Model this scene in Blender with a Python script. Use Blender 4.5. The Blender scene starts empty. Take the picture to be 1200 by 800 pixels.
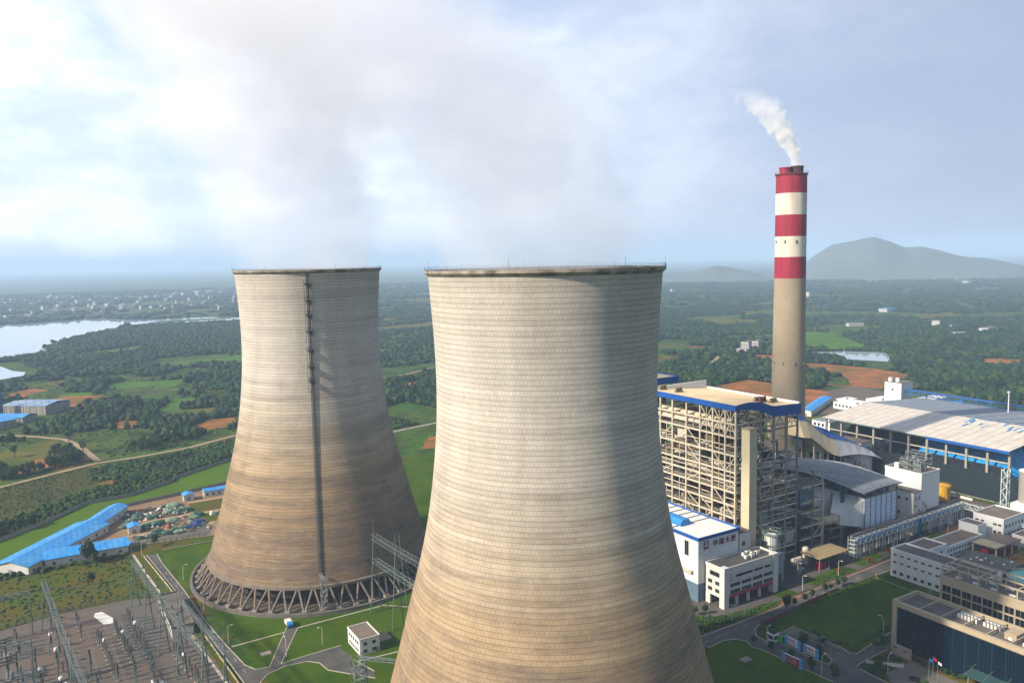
import bpy, math, random
import numpy as np
from mathutils import Vector, Matrix

random.seed(7)
RS = np.random.RandomState(11)
sc = bpy.context.scene
COL = sc.collection
R = math.radians

# ---------------------------------------------------------------- camera
HEAD = R(31.5); PITCH = math.atan(96 / 933.0); ROLL = R(1.15); CAM = Vector((-247.6, -233.1, 152.0))
hd = Vector((math.sin(HEAD), math.cos(HEAD), 0))
fw = hd * math.cos(PITCH) - Vector((0, 0, math.sin(PITCH)))
r0 = Vector((math.cos(HEAD), -math.sin(HEAD), 0)); u0 = r0.cross(fw)
rt = r0 * math.cos(ROLL) - u0 * math.sin(ROLL); up = r0 * math.sin(ROLL) + u0 * math.cos(ROLL)
cd = bpy.data.cameras.new('camera'); cam = bpy.data.objects.new('camera', cd); COL.objects.link(cam)
cam.matrix_world = Matrix(((rt.x, up.x, -fw.x, CAM.x), (rt.y, up.y, -fw.y, CAM.y), (rt.z, up.z, -fw.z, CAM.z), (0, 0, 0, 1)))
cd.sensor_width = 36; cd.lens = 933 / 1200 * 36; cd.clip_start = 1; cd.clip_end = 60000
sc.camera = cam

# ---------------------------------------------------------------- light
SUN_EL = R(35)
SUN_DIR = Vector((-0.998, 0.06, 0)).normalized()          # horizontal direction towards the sun
sv = Vector((SUN_DIR.x * math.cos(SUN_EL), SUN_DIR.y * math.cos(SUN_EL), math.sin(SUN_EL)))
sd = bpy.data.lights.new('sun', 'SUN'); sun = bpy.data.objects.new('sun', sd); COL.objects.link(sun)
sd.energy = 5.0; sd.angle = R(1.5); sd.color = (1.0, 0.87, 0.69)
sun.rotation_euler = sv.to_track_quat('Z', 'Y').to_euler()
sun.location = (0, 0, 400)

w = bpy.data.worlds.new('World'); sc.world = w; w.use_nodes = True
nt = w.node_tree; nt.nodes.clear()
def N(nt, typ, **kw):
    n = nt.nodes.new(typ)
    for k, v in kw.items(): setattr(n, k, v)
    return n
def L(nt, a, b): nt.links.new(a, b)
out = N(nt, 'ShaderNodeOutputWorld'); bg = N(nt, 'ShaderNodeBackground'); bg.inputs[1].default_value = 0.072
sky = N(nt, 'ShaderNodeTexSky', sky_type='NISHITA', sun_disc=False)
sky.sun_elevation = SUN_EL; sky.sun_rotation = math.atan2(SUN_DIR.x, SUN_DIR.y)
sky.altitude = 150; sky.air_density = 1.1; sky.dust_density = 2.0; sky.ozone_density = 1.6
def ramp(nt, src, stops, interp='LINEAR'):
    n = N(nt, 'ShaderNodeValToRGB'); cr = n.color_ramp; cr.interpolation = interp
    while len(cr.elements) < len(stops): cr.elements.new(0.5)
    for e, (p, c) in zip(cr.elements, stops):
        e.position = p; e.color = (c, c, c, 1) if isinstance(c, (int, float)) else (*c, 1)
    L(nt, src, n.inputs[0]); return n.outputs[0]
def math_(nt, op, a, b=None, c=None, clamp=False):
    n = N(nt, 'ShaderNodeMath', operation=op); n.use_clamp = clamp
    for i, x in enumerate((a, b, c)):
        if x is None: continue
        if isinstance(x, (int, float)): n.inputs[i].default_value = x
        else: L(nt, x, n.inputs[i])
    return n.outputs[0]
def mixc(nt, f, a, b, bt='MIX'):
    n = N(nt, 'ShaderNodeMix', data_type='RGBA', blend_type=bt)
    for i, x in ((0, f), (6, a), (7, b)):
        if isinstance(x, (int, float)): n.inputs[i].default_value = x
        elif isinstance(x, tuple): n.inputs[i].default_value = (*x, 1)
        else: L(nt, x, n.inputs[i])
    return n.outputs[2]
def noise(nt, vec, scale, detail=4, rough=0.55, dist=0.0):
    n = N(nt, 'ShaderNodeTexNoise'); n.inputs['Scale'].default_value = scale; n.inputs['Detail'].default_value = detail
    n.inputs['Roughness'].default_value = rough; n.inputs['Distortion'].default_value = dist
    if vec is not None: L(nt, vec, n.inputs['Vector'])
    return n.outputs[0]
tc = N(nt, 'ShaderNodeTexCoord')
mp = N(nt, 'ShaderNodeMapping'); mp.inputs['Scale'].default_value = (1.0, 1.0, 2.0); mp.inputs['Location'].default_value = (0.35, 0.1, 0.2)
L(nt, tc.outputs['Generated'], mp.inputs['Vector'])
n1 = noise(nt, mp.outputs[0], 3.6, 12, 0.58, 0.15)
cl = ramp(nt, n1, [(0.40, 0.0), (0.50, 0.6), (0.62, 1.0)])
# clouds pile up towards the sun side (camera left) and thin out to a grey-blue veil on the right
dp = N(nt, 'ShaderNodeVectorMath', operation='DOT_PRODUCT'); L(nt, tc.outputs['Generated'], dp.inputs[0])
lf = (-rt).normalized(); dp.inputs[1].default_value = (lf.x, lf.y, 0)
side = ramp(nt, math_(nt, 'MULTIPLY_ADD', dp.outputs['Value'], 0.5, 0.5), [(0.28, 0.0), (0.52, 0.60), (0.72, 1.0)], 'B_SPLINE')
cl = math_(nt, 'MULTIPLY', cl, side)
n2 = noise(nt, mp.outputs[0], 6.5, 12, 0.62, 0.1)
cloudcol = mixc(nt, ramp(nt, n2, [(0.40, 0.0), (0.58, 1.0)]), (7.4, 8.0, 9.2), (11.8, 11.8, 12.0))
veil = mixc(nt, side, (3.35, 3.95, 5.5), (6.9, 8.2, 10.8))
# the veil and the cloud bank stand over the low part of the sky ahead; unseen sky overhead and behind is dimmed to cut ambient light
spz = N(nt, 'ShaderNodeSeparateXYZ'); L(nt, tc.outputs['Generated'], spz.inputs[0])
lowf = ramp(nt, spz.outputs[2], [(0.0, 1.0), (0.42, 1.0), (0.75, 0.4)], 'EASE')
dpf = N(nt, 'ShaderNodeVectorMath', operation='DOT_PRODUCT'); L(nt, tc.outputs['Generated'], dpf.inputs[0]); dpf.inputs[1].default_value = (hd.x, hd.y, 0)
ahead = ramp(nt, math_(nt, 'MULTIPLY_ADD', dpf.outputs['Value'], 0.5, 0.5), [(0.30, 0.5), (0.75, 1.0)], 'EASE')
vf = math_(nt, 'MULTIPLY', math_(nt, 'MULTIPLY', lowf, ahead), 0.85)
base = mixc(nt, vf, sky.outputs[0], veil)
L(nt, mixc(nt, math_(nt, 'MULTIPLY', cl, vf), base, cloudcol), bg.inputs[0]); L(nt, bg.outputs[0], out.inputs[0])

sc.view_settings.view_transform = 'Standard'; sc.view_settings.look = 'None'
sc.view_settings.exposure = 0.80; sc.view_settings.gamma = 1.0; sc.view_settings.use_curve_mapping = False
sc.cycles.use_denoising = True; sc.cycles.max_bounces = 8; sc.cycles.volume_bounces = 6; sc.cycles.transparent_max_bounces = 12
sc.cycles.diffuse_bounces = 2; sc.cycles.glossy_bounces = 2; sc.cycles.volume_step_rate = 1.0; sc.cycles.volume_max_steps = 128

# ---------------------------------------------------------------- materials
MATS = {}
def mat(name, c, rough=0.8, c2=None, scale=0.3, amt=0.5, metal=0.0, bump=0.0, spec=0.3, stretch=(1, 1, 1), detail=5, isl=0.0):
    """diffuse paint / concrete / cloth: a base colour, a second colour of wear in noise, optional bump"""
    if name in MATS: return MATS[name]
    m = bpy.data.materials.new(name); m.use_nodes = True; t = m.node_tree; b = t.nodes['Principled BSDF']
    b.inputs['Roughness'].default_value = rough; b.inputs['Metallic'].default_value = metal
    b.inputs['Specular IOR Level'].default_value = spec
    g = N(t, 'ShaderNodeNewGeometry'); mpp = N(t, 'ShaderNodeMapping'); mpp.inputs['Scale'].default_value = stretch
    L(t, g.outputs['Position'], mpp.inputs['Vector'])
    if c2 is None: c2 = tuple(x * 0.68 for x in c)
    kk = 1.0 if name.startswith(('blue_roof', 'tarp_bright')) else .80 if max(c) > .6 else .70
    c = tuple(x * kk for x in c); c2 = tuple(x * kk for x in c2)
    nf = noise(t, mpp.outputs[0], scale, detail, 0.62)
    f = math_(t, 'MULTIPLY', ramp(t, nf, [(0.38, 0.0), (0.66, 1.0)]), amt)
    col = mixc(t, f, tuple(c), tuple(c2))
    nb = noise(t, mpp.outputs[0], scale * 9, 3, 0.6)
    col = mixc(t, 0.35, col, ramp(t, nb, [(0.25, 0.62), (0.75, 1.0)]), 'MULTIPLY')
    if isl:
        v = ramp(t, g.outputs['Random Per Island'], [(0, 1 - isl), (1, 1.0)])
        col = mixc(t, 1.0, col, v, 'MULTIPLY')
    L(t, col, b.inputs['Base Color'])
    if bump:
        bm_ = N(t, 'ShaderNodeBump'); bm_.inputs['Strength'].default_value = bump; bm_.inputs['Distance'].default_value = 0.4
        L(t, nb, bm_.inputs['Height']); L(t, bm_.outputs[0], b.inputs['Normal'])
    MATS[name] = m; return m
def foliage_mat(name, c, c2, scale=0.05):
    if name in MATS: return MATS[name]
    m = bpy.data.materials.new(name); m.use_nodes = True; t = m.node_tree; b = t.nodes['Principled BSDF']
    b.inputs['Roughness'].default_value = 0.75; b.inputs['Specular IOR Level'].default_value = 0.15
    g = N(t, 'ShaderNodeNewGeometry'); c = tuple(x * .72 for x in c); c2 = tuple(x * .72 for x in c2)
    nf = noise(t, g.outputs['Position'], scale, 4, 0.6)
    col = mixc(t, ramp(t, nf, [(0.38, 0.0), (0.62, 1.0)]), tuple(c), tuple(c2))
    col = mixc(t, 1.0, col, ramp(t, g.outputs['Random Per Island'], [(0, 0.55), (0.7, 1.0), (1, 1.0)]), 'MULTIPLY')
    col = mixc(t, ramp(t, g.outputs['Random Per Island'], [(.70, 0.), (.78, .55), (.86, .0), (.93, .5), (1., .1)]), col, (.075, .085, .010))
    n3 = noise(t, g.outputs['Position'], 0.7, 3, 0.6)
    col = mixc(t, 1.0, col, ramp(t, n3, [(0.35, 0.6), (0.65, 1.0)]), 'MULTIPLY')
    L(t, col, b.inputs['Base Color'])
    MATS[name] = m; return m
def corrugated(name, c, c2, rough=0.45, axis=0, pitch=1.0, amt=0.5):
    """painted profiled steel sheet: ribs along one axis, faded panels"""
    if name in MATS: return MATS[name]
    m = mat(name, c, rough, c2, 0.12, amt); t = m.node_tree; b = t.nodes['Principled BSDF']
    g = N(t, 'ShaderNodeNewGeometry'); sp = N(t, 'ShaderNodeSeparateXYZ'); L(t, g.outputs['Position'], sp.inputs[0])
    fr = math_(t, 'FRACT', math_(t, 'MULTIPLY', sp.outputs[axis], 1.0 / pitch))
    ln = ramp(t, fr, [(0.0, 0.6), (0.14, 1.0), (0.86, 1.0), (1.0, 0.6)])
    src = b.inputs['Base Color'].links[0].from_socket
    st = N(t, 'ShaderNodeMapping'); st.inputs['Scale'].default_value = (1, 1, .2); L(t, g.outputs['Position'], st.inputs[0])
    ds = noise(t, st.outputs[0], .35, 7, .7, .3)
    L(t, mixc(t, 1.0, mixc(t, 0.75, src, ln, 'MULTIPLY'), ramp(t, ds, [(.36, .74 if 'blue' in name else .88), (.55, 1.0)]), 'MULTIPLY'), b.inputs['Base Color'])
    return m

white_paint = mat('white_paint', (.74, .74, .72), .6, (.56, .54, .50), .15, .6, stretch=(1, 1, .35))
white_clean = mat('white_clean', (.82, .83, .83), .5, (.68, .70, .72), .1, .5)
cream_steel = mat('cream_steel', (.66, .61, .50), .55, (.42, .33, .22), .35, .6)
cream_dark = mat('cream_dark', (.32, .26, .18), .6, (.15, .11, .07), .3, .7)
tan_clad = mat('tan_clad', (.60, .50, .33), .55, (.45, .35, .2), .3, .5)
grey_steel = mat('grey_steel', (.30, .34, .36), .5, (.16, .17, .17), .5, .6)
dark_steel = mat('dark_steel', (.07, .085, .10), .6, (.13, .11, .09), .6, .6)
galv = mat('galvanised_steel', (.20, .245, .25), .5, (.11, .15, .15), .8, .5)
teal_steel = mat('green_grey_steel', (.17, .26, .26), .5, (.10, .16, .16), .8, .5)
porcelain = mat('insulator_porcelain', (.11, .09, .085), .3, (.07, .055, .05), .8, .4)
blue_paint = mat('blue_paint', (.015, .12, .50), .45, (.01, .07, .30), .2, .4)
blue_roof = corrugated('blue_roof_sheet', (.016, .235, .64), (.075, .30, .60), .55, 0, 3.0, .9)
blue_bright = mat('blue_enamel', (.03, .27, .70), .4, (.02, .2, .5), .3, .4)
red_paint = mat('red_paint', (.48, .02, .05), .5, (.36, .02, .04), .4, .5)
glass = mat('dark_glass', (.018, .024, .03), .2, (.012, .02, .03), .05, .3, spec=.3)
roof_felt = mat('roof_felt', (.17, .155, .145), .9, (.10, .09, .085), .12, .8)
roof_tan = mat('roof_tan', (.24, .19, .145), .9, (.15, .13, .12), .10, .9)
conc = mat('concrete', (.36, .33, .29), .85, (.24, .21, .18), .2, .6, bump=.1)
conc_dark = mat('concrete_dark', (.20, .18, .16), .9, (.12, .11, .10), .2, .7)
black_rub = mat('black_rubber', (.025, .025, .025), .8)
bark = mat('bark', (.12, .085, .055), .9, (.07, .05, .035), 1.5, .5)
leaf_dark = foliage_mat('leaf_dark', (.022, .062, .024), (.045, .10, .03))
leaf_mid = foliage_mat('leaf_mid', (.035, .095, .02), (.07, .15, .03))

# ---------------------------------------------------------------- mesh helpers
class MB:
    def __init__(s): s.v = []; s.f = []; s.mi = []
    def add(s, vs, fs, mi=0):
        o = len(s.v); s.v += [tuple(v) for v in vs]; s.f += [tuple(i + o for i in f) for f in fs]; s.mi += [mi] * len(fs); return s
    def box(s, x0, y0, z0, x1, y1, z1, mi=0):
        return s.add([(x0, y0, z0), (x1, y0, z0), (x1, y1, z0), (x0, y1, z0), (x0, y0, z1), (x1, y0, z1), (x1, y1, z1), (x0, y1, z1)],
                     [(0, 3, 2, 1), (4, 5, 6, 7), (0, 1, 5, 4), (1, 2, 6, 5), (2, 3, 7, 6), (3, 0, 4, 7)], mi)
    def beam(s, p, q, wd, ht=None, mi=0):
        ht = ht or wd; p = Vector(p); q = Vector(q); d = (q - p)
        if d.length < 1e-6: return s
        d.normalize(); a = d.cross(Vector((0, 0, 1)))
        a = Vector((1, 0, 0)) if a.length < 1e-3 else a.normalized(); b = a.cross(d)
        a = a * wd / 2; b = b * ht / 2
        return s.add([p - a - b, p + a - b, p + a + b, p - a + b, q - a - b, q + a - b, q + a + b, q - a + b],
                     [(0, 1, 2, 3), (7, 6, 5, 4), (0, 4, 5, 1), (1, 5, 6, 2), (2, 6, 7, 3), (3, 7, 4, 0)], mi)
    def cyl(s, p, q, r, r2=None, n=12, cap=True, mi=0):
        r2 = r if r2 is None else r2; p = Vector(p); q = Vector(q); d = (q - p).normalized()
        a = d.cross(Vector((0, 0, 1))); a = Vector((1, 0, 0)) if a.length < 1e-3 else a.normalized(); b = d.cross(a)
        vs = []
        for c, rr in ((p, r), (q, r2)):
            for i in range(n):
                t = 2 * math.pi * i / n; vs.append(c + a * (rr * math.cos(t)) + b * (rr * math.sin(t)))
        fs = [(i, (i + 1) % n, n + (i + 1) % n, n + i) for i in range(n)]
        if cap: fs += [tuple(range(n - 1, -1, -1)), tuple(range(n, 2 * n))]
        return s.add(vs, fs, mi)
    def tube(s, pts, r, n=8, mi=0):
        for a, b in zip(pts[:-1], pts[1:]): s.cyl(a, b, r, n=n, mi=mi)
        return s
    def lathe(s, cx, cy, prof, n=32, mi=0, closed=False):
        vs = []
        for r_, z in prof:
            for i in range(n):
                t = 2 * math.pi * i / n; vs.append((cx + r_ * math.cos(t), cy + r_ * math.sin(t), z))
        m = len(prof); fs = []
        for j in range(m if closed else m - 1):
            k = (j + 1) % m
            for i in range(n): fs.append((j * n + i, j * n + (i + 1) % n, k * n + (i + 1) % n, k * n + i))
        return s.add(vs, fs, mi)
    def prism(s, poly, z0, z1, mi=0):
        n = len(poly); a = sum(poly[i][0] * poly[(i + 1) % n][1] - poly[(i + 1) % n][0] * poly[i][1] for i in range(n))
        if a < 0: poly = poly[::-1]
        z0s = z0 if isinstance(z0, (list, tuple)) else [z0] * n; z1s = z1 if isinstance(z1, (list, tuple)) else [z1] * n
        vs = [(x, y, z) for (x, y), z in zip(poly, z0s)] + [(x, y, z) for (x, y), z in zip(poly, z1s)]
        return s.add(vs, [tuple(range(n - 1, -1, -1)), tuple(range(n, 2 * n))] + [(i, (i + 1) % n, n + (i + 1) % n, n + i) for i in range(n)], mi)
    def gable(s, x0, y0, x1, y1, z0, z1, axis='x', mi=0, over=0.0, th=0.25):
        """two roof slabs with the ridge along the axis"""
        if axis == 'x':
            ym = (y0 + y1) / 2; P_ = [(y0 - over, z0), (ym, z1), (y1 + over, z0)]
            for (ya, za), (yb, zb) in ((P_[0], P_[1]), (P_[1], P_[2])):
                s.add([(x0 - over, ya, za), (x1 + over, ya, za), (x1 + over, yb, zb), (x0 - over, yb, zb),
                       (x0 - over, ya, za + th), (x1 + over, ya, za + th), (x1 + over, yb, zb + th), (x0 - over, yb, zb + th)],
                      [(3, 2, 1, 0), (4, 5, 6, 7), (0, 1, 5, 4), (1, 2, 6, 5), (2, 3, 7, 6), (3, 0, 4, 7)], mi)
        else:
            xm = (x0 + x1) / 2; P_ = [(x0 - over, z0), (xm, z1), (x1 + over, z0)]
            for (xa, za), (xb, zb) in ((P_[0], P_[1]), (P_[1], P_[2])):
                s.add([(xa, y0 - over, za), (xb, y0 - over, zb), (xb, y1 + over, zb), (xa, y1 + over, za),
                       (xa, y0 - over, za + th), (xb, y0 - over, zb + th), (xb, y1 + over, zb + th), (xa, y1 + over, za + th)],
                      [(3, 2, 1, 0), (4, 5, 6, 7), (0, 1, 5, 4), (1, 2, 6, 5), (2, 3, 7, 6), (3, 0, 4, 7)], mi)
        return s
    def lattice(s, p, q, w_, h_, n, t=0.15, mi=0):
        """box girder of four chords with lacing between p and q"""
        p = Vector(p); q = Vector(q); d = (q - p); L_ = d.length; d.normalize()
        a = d.cross(Vector((0, 0, 1))); a = Vector((1, 0, 0)) if a.length < 1e-3 else a.normalized(); b = a.cross(d)
        cs = [a * w_ / 2 + b * h_ / 2, a * w_ / 2 - b * h_ / 2, -a * w_ / 2 - b * h_ / 2, -a * w_ / 2 + b * h_ / 2]
        for c in cs: s.beam(p + c, q + c, t * 1.4, mi=mi)
        for k in range(n):
            A = p + d * (L_ * k / n); B = p + d * (L_ * (k + 1) / n)
            for i in range(4):
                c1, c2 = cs[i], cs[(i + 1) % 4]
                if k % 2: c1, c2 = c2, c1
                s.beam(A + c1, B + c2, t, mi=mi)
        return s
    def build(s, name, mats, parent=None, origin=None, smooth=False, kind=None):
        if not isinstance(mats, (list, tuple)): mats = [mats]
        if parent is not None:
            o = parent.location.copy() if parent.parent is None else parent.location + parent.parent.location
        elif origin is not None: o = Vector(origin)
        else:
            xs = [v[0] for v in s.v]; ys = [v[1] for v in s.v]; zs = [v[2] for v in s.v]
            o = Vector(((min(xs) + max(xs)) / 2, (min(ys) + max(ys)) / 2, min(zs)))
        me = bpy.data.meshes.new(name)
        me.from_pydata([(v[0] - o.x, v[1] - o.y, v[2] - o.z) for v in s.v], [], s.f)
        for m in mats: me.materials.append(m)
        if len(mats) > 1: me.polygons.foreach_set('material_index', s.mi)
        if smooth: me.polygons.foreach_set('use_smooth', [True] * len(me.polygons))
        me.update()
        ob = bpy.data.objects.new(name, me); COL.objects.link(ob)
        if parent is not None: ob.parent = parent
        else: ob.location = o
        if kind: ob['kind'] = kind
        return ob
def thing(name, label, cat, loc, group=None):
    o = bpy.data.objects.new(name, None); COL.objects.link(o); o.location = loc; o.empty_display_size = 2
    o['label'] = label; o['category'] = cat
    if group: o['group'] = group
    return o
def tag(o, label, cat, group=None):
    o['label'] = label; o['category'] = cat
    if group: o['group'] = group
    return o
def copy_tree(o, parent=None):
    c = o.copy(); COL.objects.link(c); c.parent = parent
    for ch in list(o.children): copy_tree(ch, c)
    return c
def dup(root, loc, rotz=0.0, scale=1.0, label=None, group=None):
    c = copy_tree(root); c.location = loc; c.rotation_euler = (0, 0, rotz); c.scale = (scale, scale, scale)
    if label: c['label'] = label
    if group: c['group'] = group
    return c
def sheet(name, poly, z, m, kind='structure', label=None):
    b = MB(); n = len(poly)
    a = sum(poly[i][0] * poly[(i + 1) % n][1] - poly[(i + 1) % n][0] * poly[i][1] for i in range(n))
    if a < 0: poly = poly[::-1]
    b.add([(x, y, z) for x, y in poly], [tuple(range(n))])
    o = b.build(name, m); o['kind'] = kind
    if label: o['label'] = label
    return o
def strip(pts, wd):
    """polygon of a ribbon of constant width along a polyline"""
    Lf, Rg = [], []
    for i, p in enumerate(pts):
        a = Vector(pts[max(i - 1, 0)]); b = Vector(pts[min(i + 1, len(pts) - 1)]); d = (b - a).normalized(); n_ = Vector((-d.y, d.x)) * wd / 2
        Lf.append((p[0] + n_.x, p[1] + n_.y)); Rg.append((p[0] - n_.x, p[1] - n_.y))
    return Lf, Rg
def ribbon(name, pts, wd, z, m, z1=None, label=None):
    Lf, Rg = strip(pts, wd); b = MB(); n = len(pts)
    if z1 is None:
        b.add([(x, y, z) for x, y in Lf] + [(x, y, z) for x, y in Rg], [(n + i, n + i + 1, i + 1, i) for i in range(n - 1)])
    else:
        vs = [(x, y, z) for x, y in Lf] + [(x, y, z) for x, y in Rg] + [(x, y, z1) for x, y in Lf] + [(x, y, z1) for x, y in Rg]
        fs = []
        for i in range(n - 1):
            fs += [(3 * n + i, 3 * n + i + 1, 2 * n + i + 1, 2 * n + i), (i, i + 1, 2 * n + i + 1, 2 * n + i)[::-1], (n + i, n + i + 1, 3 * n + i + 1, 3 * n + i)]
        fs += [(0, n, 3 * n, 2 * n)[::-1], (n - 1, 2 * n - 1, 4 * n - 1, 3 * n - 1)]
        b.add(vs, fs)
    o = b.build(name, m); o['kind'] = 'structure'
    return o
def windows(bld, face, plane, rects, m=None, frame=None, name='window'):
    """each rect (u0, z0, u1, z1) becomes one framed window; face is one of -x +x -y +y"""
    m = m or glass; frame = frame or grey_steel; s = -1 if face[0] == '-' else 1
    for (a0, z0, a1, z1) in rects:
        b = MB(); t = 0.12; e = 0.06
        def bx(a0, z0, a1, z1, d0, d1, mi):
            lo, hi = sorted((plane + s * d0, plane + s * d1))
            if face[1] == 'x': b.box(lo, a0, z0, hi, a1, z1, mi)
            else: b.box(a0, lo, z0, a1, hi, z1, mi)
        for q in ((a0 - t, z0 - t, a1 + t, z0), (a0 - t, z1, a1 + t, z1 + t), (a0 - t, z0, a0, z1), (a1, z0, a1 + t, z1)): bx(*q, -0.02, e + .06, 1)
        mid = (a0 + a1) / 2; bx(mid - .04, z0, mid + .04, z1, e, e + .05, 1)
        fr_w = b.build(name, frame, bld); b = MB(); bx(a0, z0, a1, z1, -.02, e, 0); b.build('pane', m, fr_w)
# ================================================================ SETTING
def in_poly(px, py, poly):
    inside = np.zeros(px.shape, bool); n = len(poly); j = n - 1
    for i in range(n):
        xi, yi = poly[i]; xj, yj = poly[j]
        c = ((yi > py) != (yj > py)) & (px < (xj - xi) * (py - yi) / ((yj - yi) + 1e-12) + xi)
        inside ^= c; j = i
    return inside
_lat = np.random.RandomState(5).rand(256, 256)
def vnoise(x, y, s):
    x = x / s; y = y / s; xi = np.floor(x).astype(int); yi = np.floor(y).astype(int); fx = x - xi; fy = y - yi
    fx = fx * fx * (3 - 2 * fx); fy = fy * fy * (3 - 2 * fy)
    g_ = lambda a, b: _lat[a % 256, b % 256]
    return (g_(xi, yi) * (1 - fx) + g_(xi + 1, yi) * fx) * (1 - fy) + (g_(xi, yi + 1) * (1 - fx) + g_(xi + 1, yi + 1) * fx) * fy

# ground: one sheet to the horizon, scrub, dry grass and bare reddish soil
gm = bpy.data.materials.new('scrub_ground'); gm.use_nodes = True; t = gm.node_tree; b = t.nodes['Principled BSDF']
b.inputs['Roughness'].default_value = .95; b.inputs['Specular IOR Level'].default_value = .1
geo = N(t, 'ShaderNodeNewGeometry'); P_ = geo.outputs['Position']
c = mixc(t, ramp(t, noise(t, P_, .012, 5, .6), [(.40, 0.), (.58, 1.)]), (.030, .098, .004), (.070, .095, .008))
c = mixc(t, ramp(t, noise(t, P_, .035, 5, .65, .6), [(.46, 0.), (.60, .85)]), c, (.018, .040, .010))
c = mixc(t, ramp(t, noise(t, P_, .0085, 6, .65, .8), [(.57, 0.), (.64, .75)]), c, (.24, .085, .022))
c = mixc(t, .6, c, ramp(t, noise(t, P_, .16, 6, .75), [(.38, .30), (.62, 1.)]), 'MULTIPLY')
L(t, c, b.inputs['Base Color'])
G = 26000.0
sheet('ground', [(-G, -G), (G, -G), (G, G), (-G, G)], 0.0, gm)

lawn = mat('lawn_grass', (.072, .130, .003), .9, (.030, .075, .003), .045, .9, detail=8, spec=.05)
t = lawn.node_tree; b = t.nodes['Principled BSDF']; src = b.inputs['Base Color'].links[0].from_socket; g_ = N(t, 'ShaderNodeNewGeometry')
src = mixc(t, ramp(t, noise(t, g_.outputs['Position'], .14, 7, .7, .6), [(.55, 0.), (.70, .55)]), src, (.085, .075, .012))
src = mixc(t, ramp(t, noise(t, g_.outputs['Position'], .5, 6, .75), [(.56, 0.), (.70, .6)]), src, (.012, .035, .002))
L(t, src, b.inputs['Base Color'])
lawn2 = mat('lawn_dry', (.070, .110, .005), .9, (.125, .085, .018), .05, 1.0, detail=8, spec=.05)
field_g = mat('field_green', (.085, .20, .008), .95, (.05, .11, .01), .03, .9, spec=.05)
field_y = mat('field_dry', (.16, .14, .03), .95, (.05, .09, .012), .025, 1.0, spec=.05)
red_soil = mat('red_soil', (.42, .15, .05), .95, (.07, .09, .015), .028, .9, spec=.05)
dirt = mat('dirt', (.33, .22, .13), .95, (.24, .15, .09), .05, .7, spec=.05)
pale_dirt = mat('pale_dirt', (.44, .34, .23), .95, (.34, .24, .15), .06, .6, spec=.05)
asphalt = mat('asphalt', (.12, .115, .108), .9, (.055, .055, .058), .10, .9, detail=8)
asphalt2 = mat('asphalt_old', (.13, .118, .11), .9, (.085, .08, .078), .06, .8, detail=8)
pave = mat('yard_paving', (.125, .115, .108), .9, (.155, .105, .075), .035, .9, detail=9)
plaza = mat('plaza_paving', (.22, .19, .165), .85, (.15, .135, .12), .06, .7, detail=8)
red_walk = mat('red_walk', (.24, .095, .07), .9, (.17, .075, .06), .1, .6)
kerbm = mat('kerb_stone', (.50, .47, .40), .8, (.36, .33, .28), .2, .5)
line_w = mat('road_paint', (.62, .62, .58), .7, (.4, .4, .38), .8, .6)

# lake and rivers
wm = bpy.data.materials.new('lake_water'); wm.use_nodes = True; t = wm.node_tree; b = t.nodes['Principled BSDF']
b.inputs['Base Color'].default_value = (.30, .36, .42, 1); b.inputs['Roughness'].default_value = .05; b.inputs['IOR'].default_value = 1.33
b.inputs['Specular IOR Level'].default_value = .9
g0 = N(t, 'ShaderNodeNewGeometry'); bp_ = N(t, 'ShaderNodeBump'); bp_.inputs['Strength'].default_value = .08
L(t, noise(t, g0.outputs['Position'], .2, 3), bp_.inputs['Height']); L(t, bp_.outputs[0], b.inputs['Normal'])
LAKE = [(-2500, 1900), (-900, 2230), (-305, 2361), (-46, 2456), (30, 2290), (212, 2230), (330, 2110), (244, 2058), (150, 2062), (36, 2084), (-20, 2100), (-49, 2020),
        (-60, 1930), (-140, 1800), (-178, 1702), (-203, 1660), (-196, 1600), (-224, 1553), (-212, 1500), (-209, 1468), (-240, 1400), (-287, 1370), (-420, 1250), (-900, 1000), (-2500, 900)]
INLET = [(-420, 1240), (-300, 1290), (-284, 1250), (-267, 1170), (-251, 1142), (-254, 1100), (-282, 1073), (-420, 1040), (-700, 1000)]
sheet('lake_water', LAKE, .35, wm); sheet('inlet_water', INLET, .40, wm)
RIV1 = [(-1500, 4500), (-348, 4790), (123, 4895), (100, 5060), (-355, 5060), (-1500, 4800)]
RIV2 = [(246, 4802), (560, 4700), (808, 4570), (1400, 4300), (1450, 4480), (956, 4800), (614, 4950), (300, 4900)]
sand = mat('river_sand', (.45, .42, .36), .9, (.35, .32, .27), .01, .6)
sheet('river_water', RIV1, .5, wm); sheet('river_sand', RIV2, .5, sand)
SPIT = [(20, 2100), (260, 2120), (260, 2170), (80, 2180)]
sheet('lake_spit', SPIT, .6, gm)
POND = [(778, 573), (835, 540), (865, 497), (830, 462), (772, 431), (753, 479), (757, 524)]
sheet('pond_water', POND, .3, wm)

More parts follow.
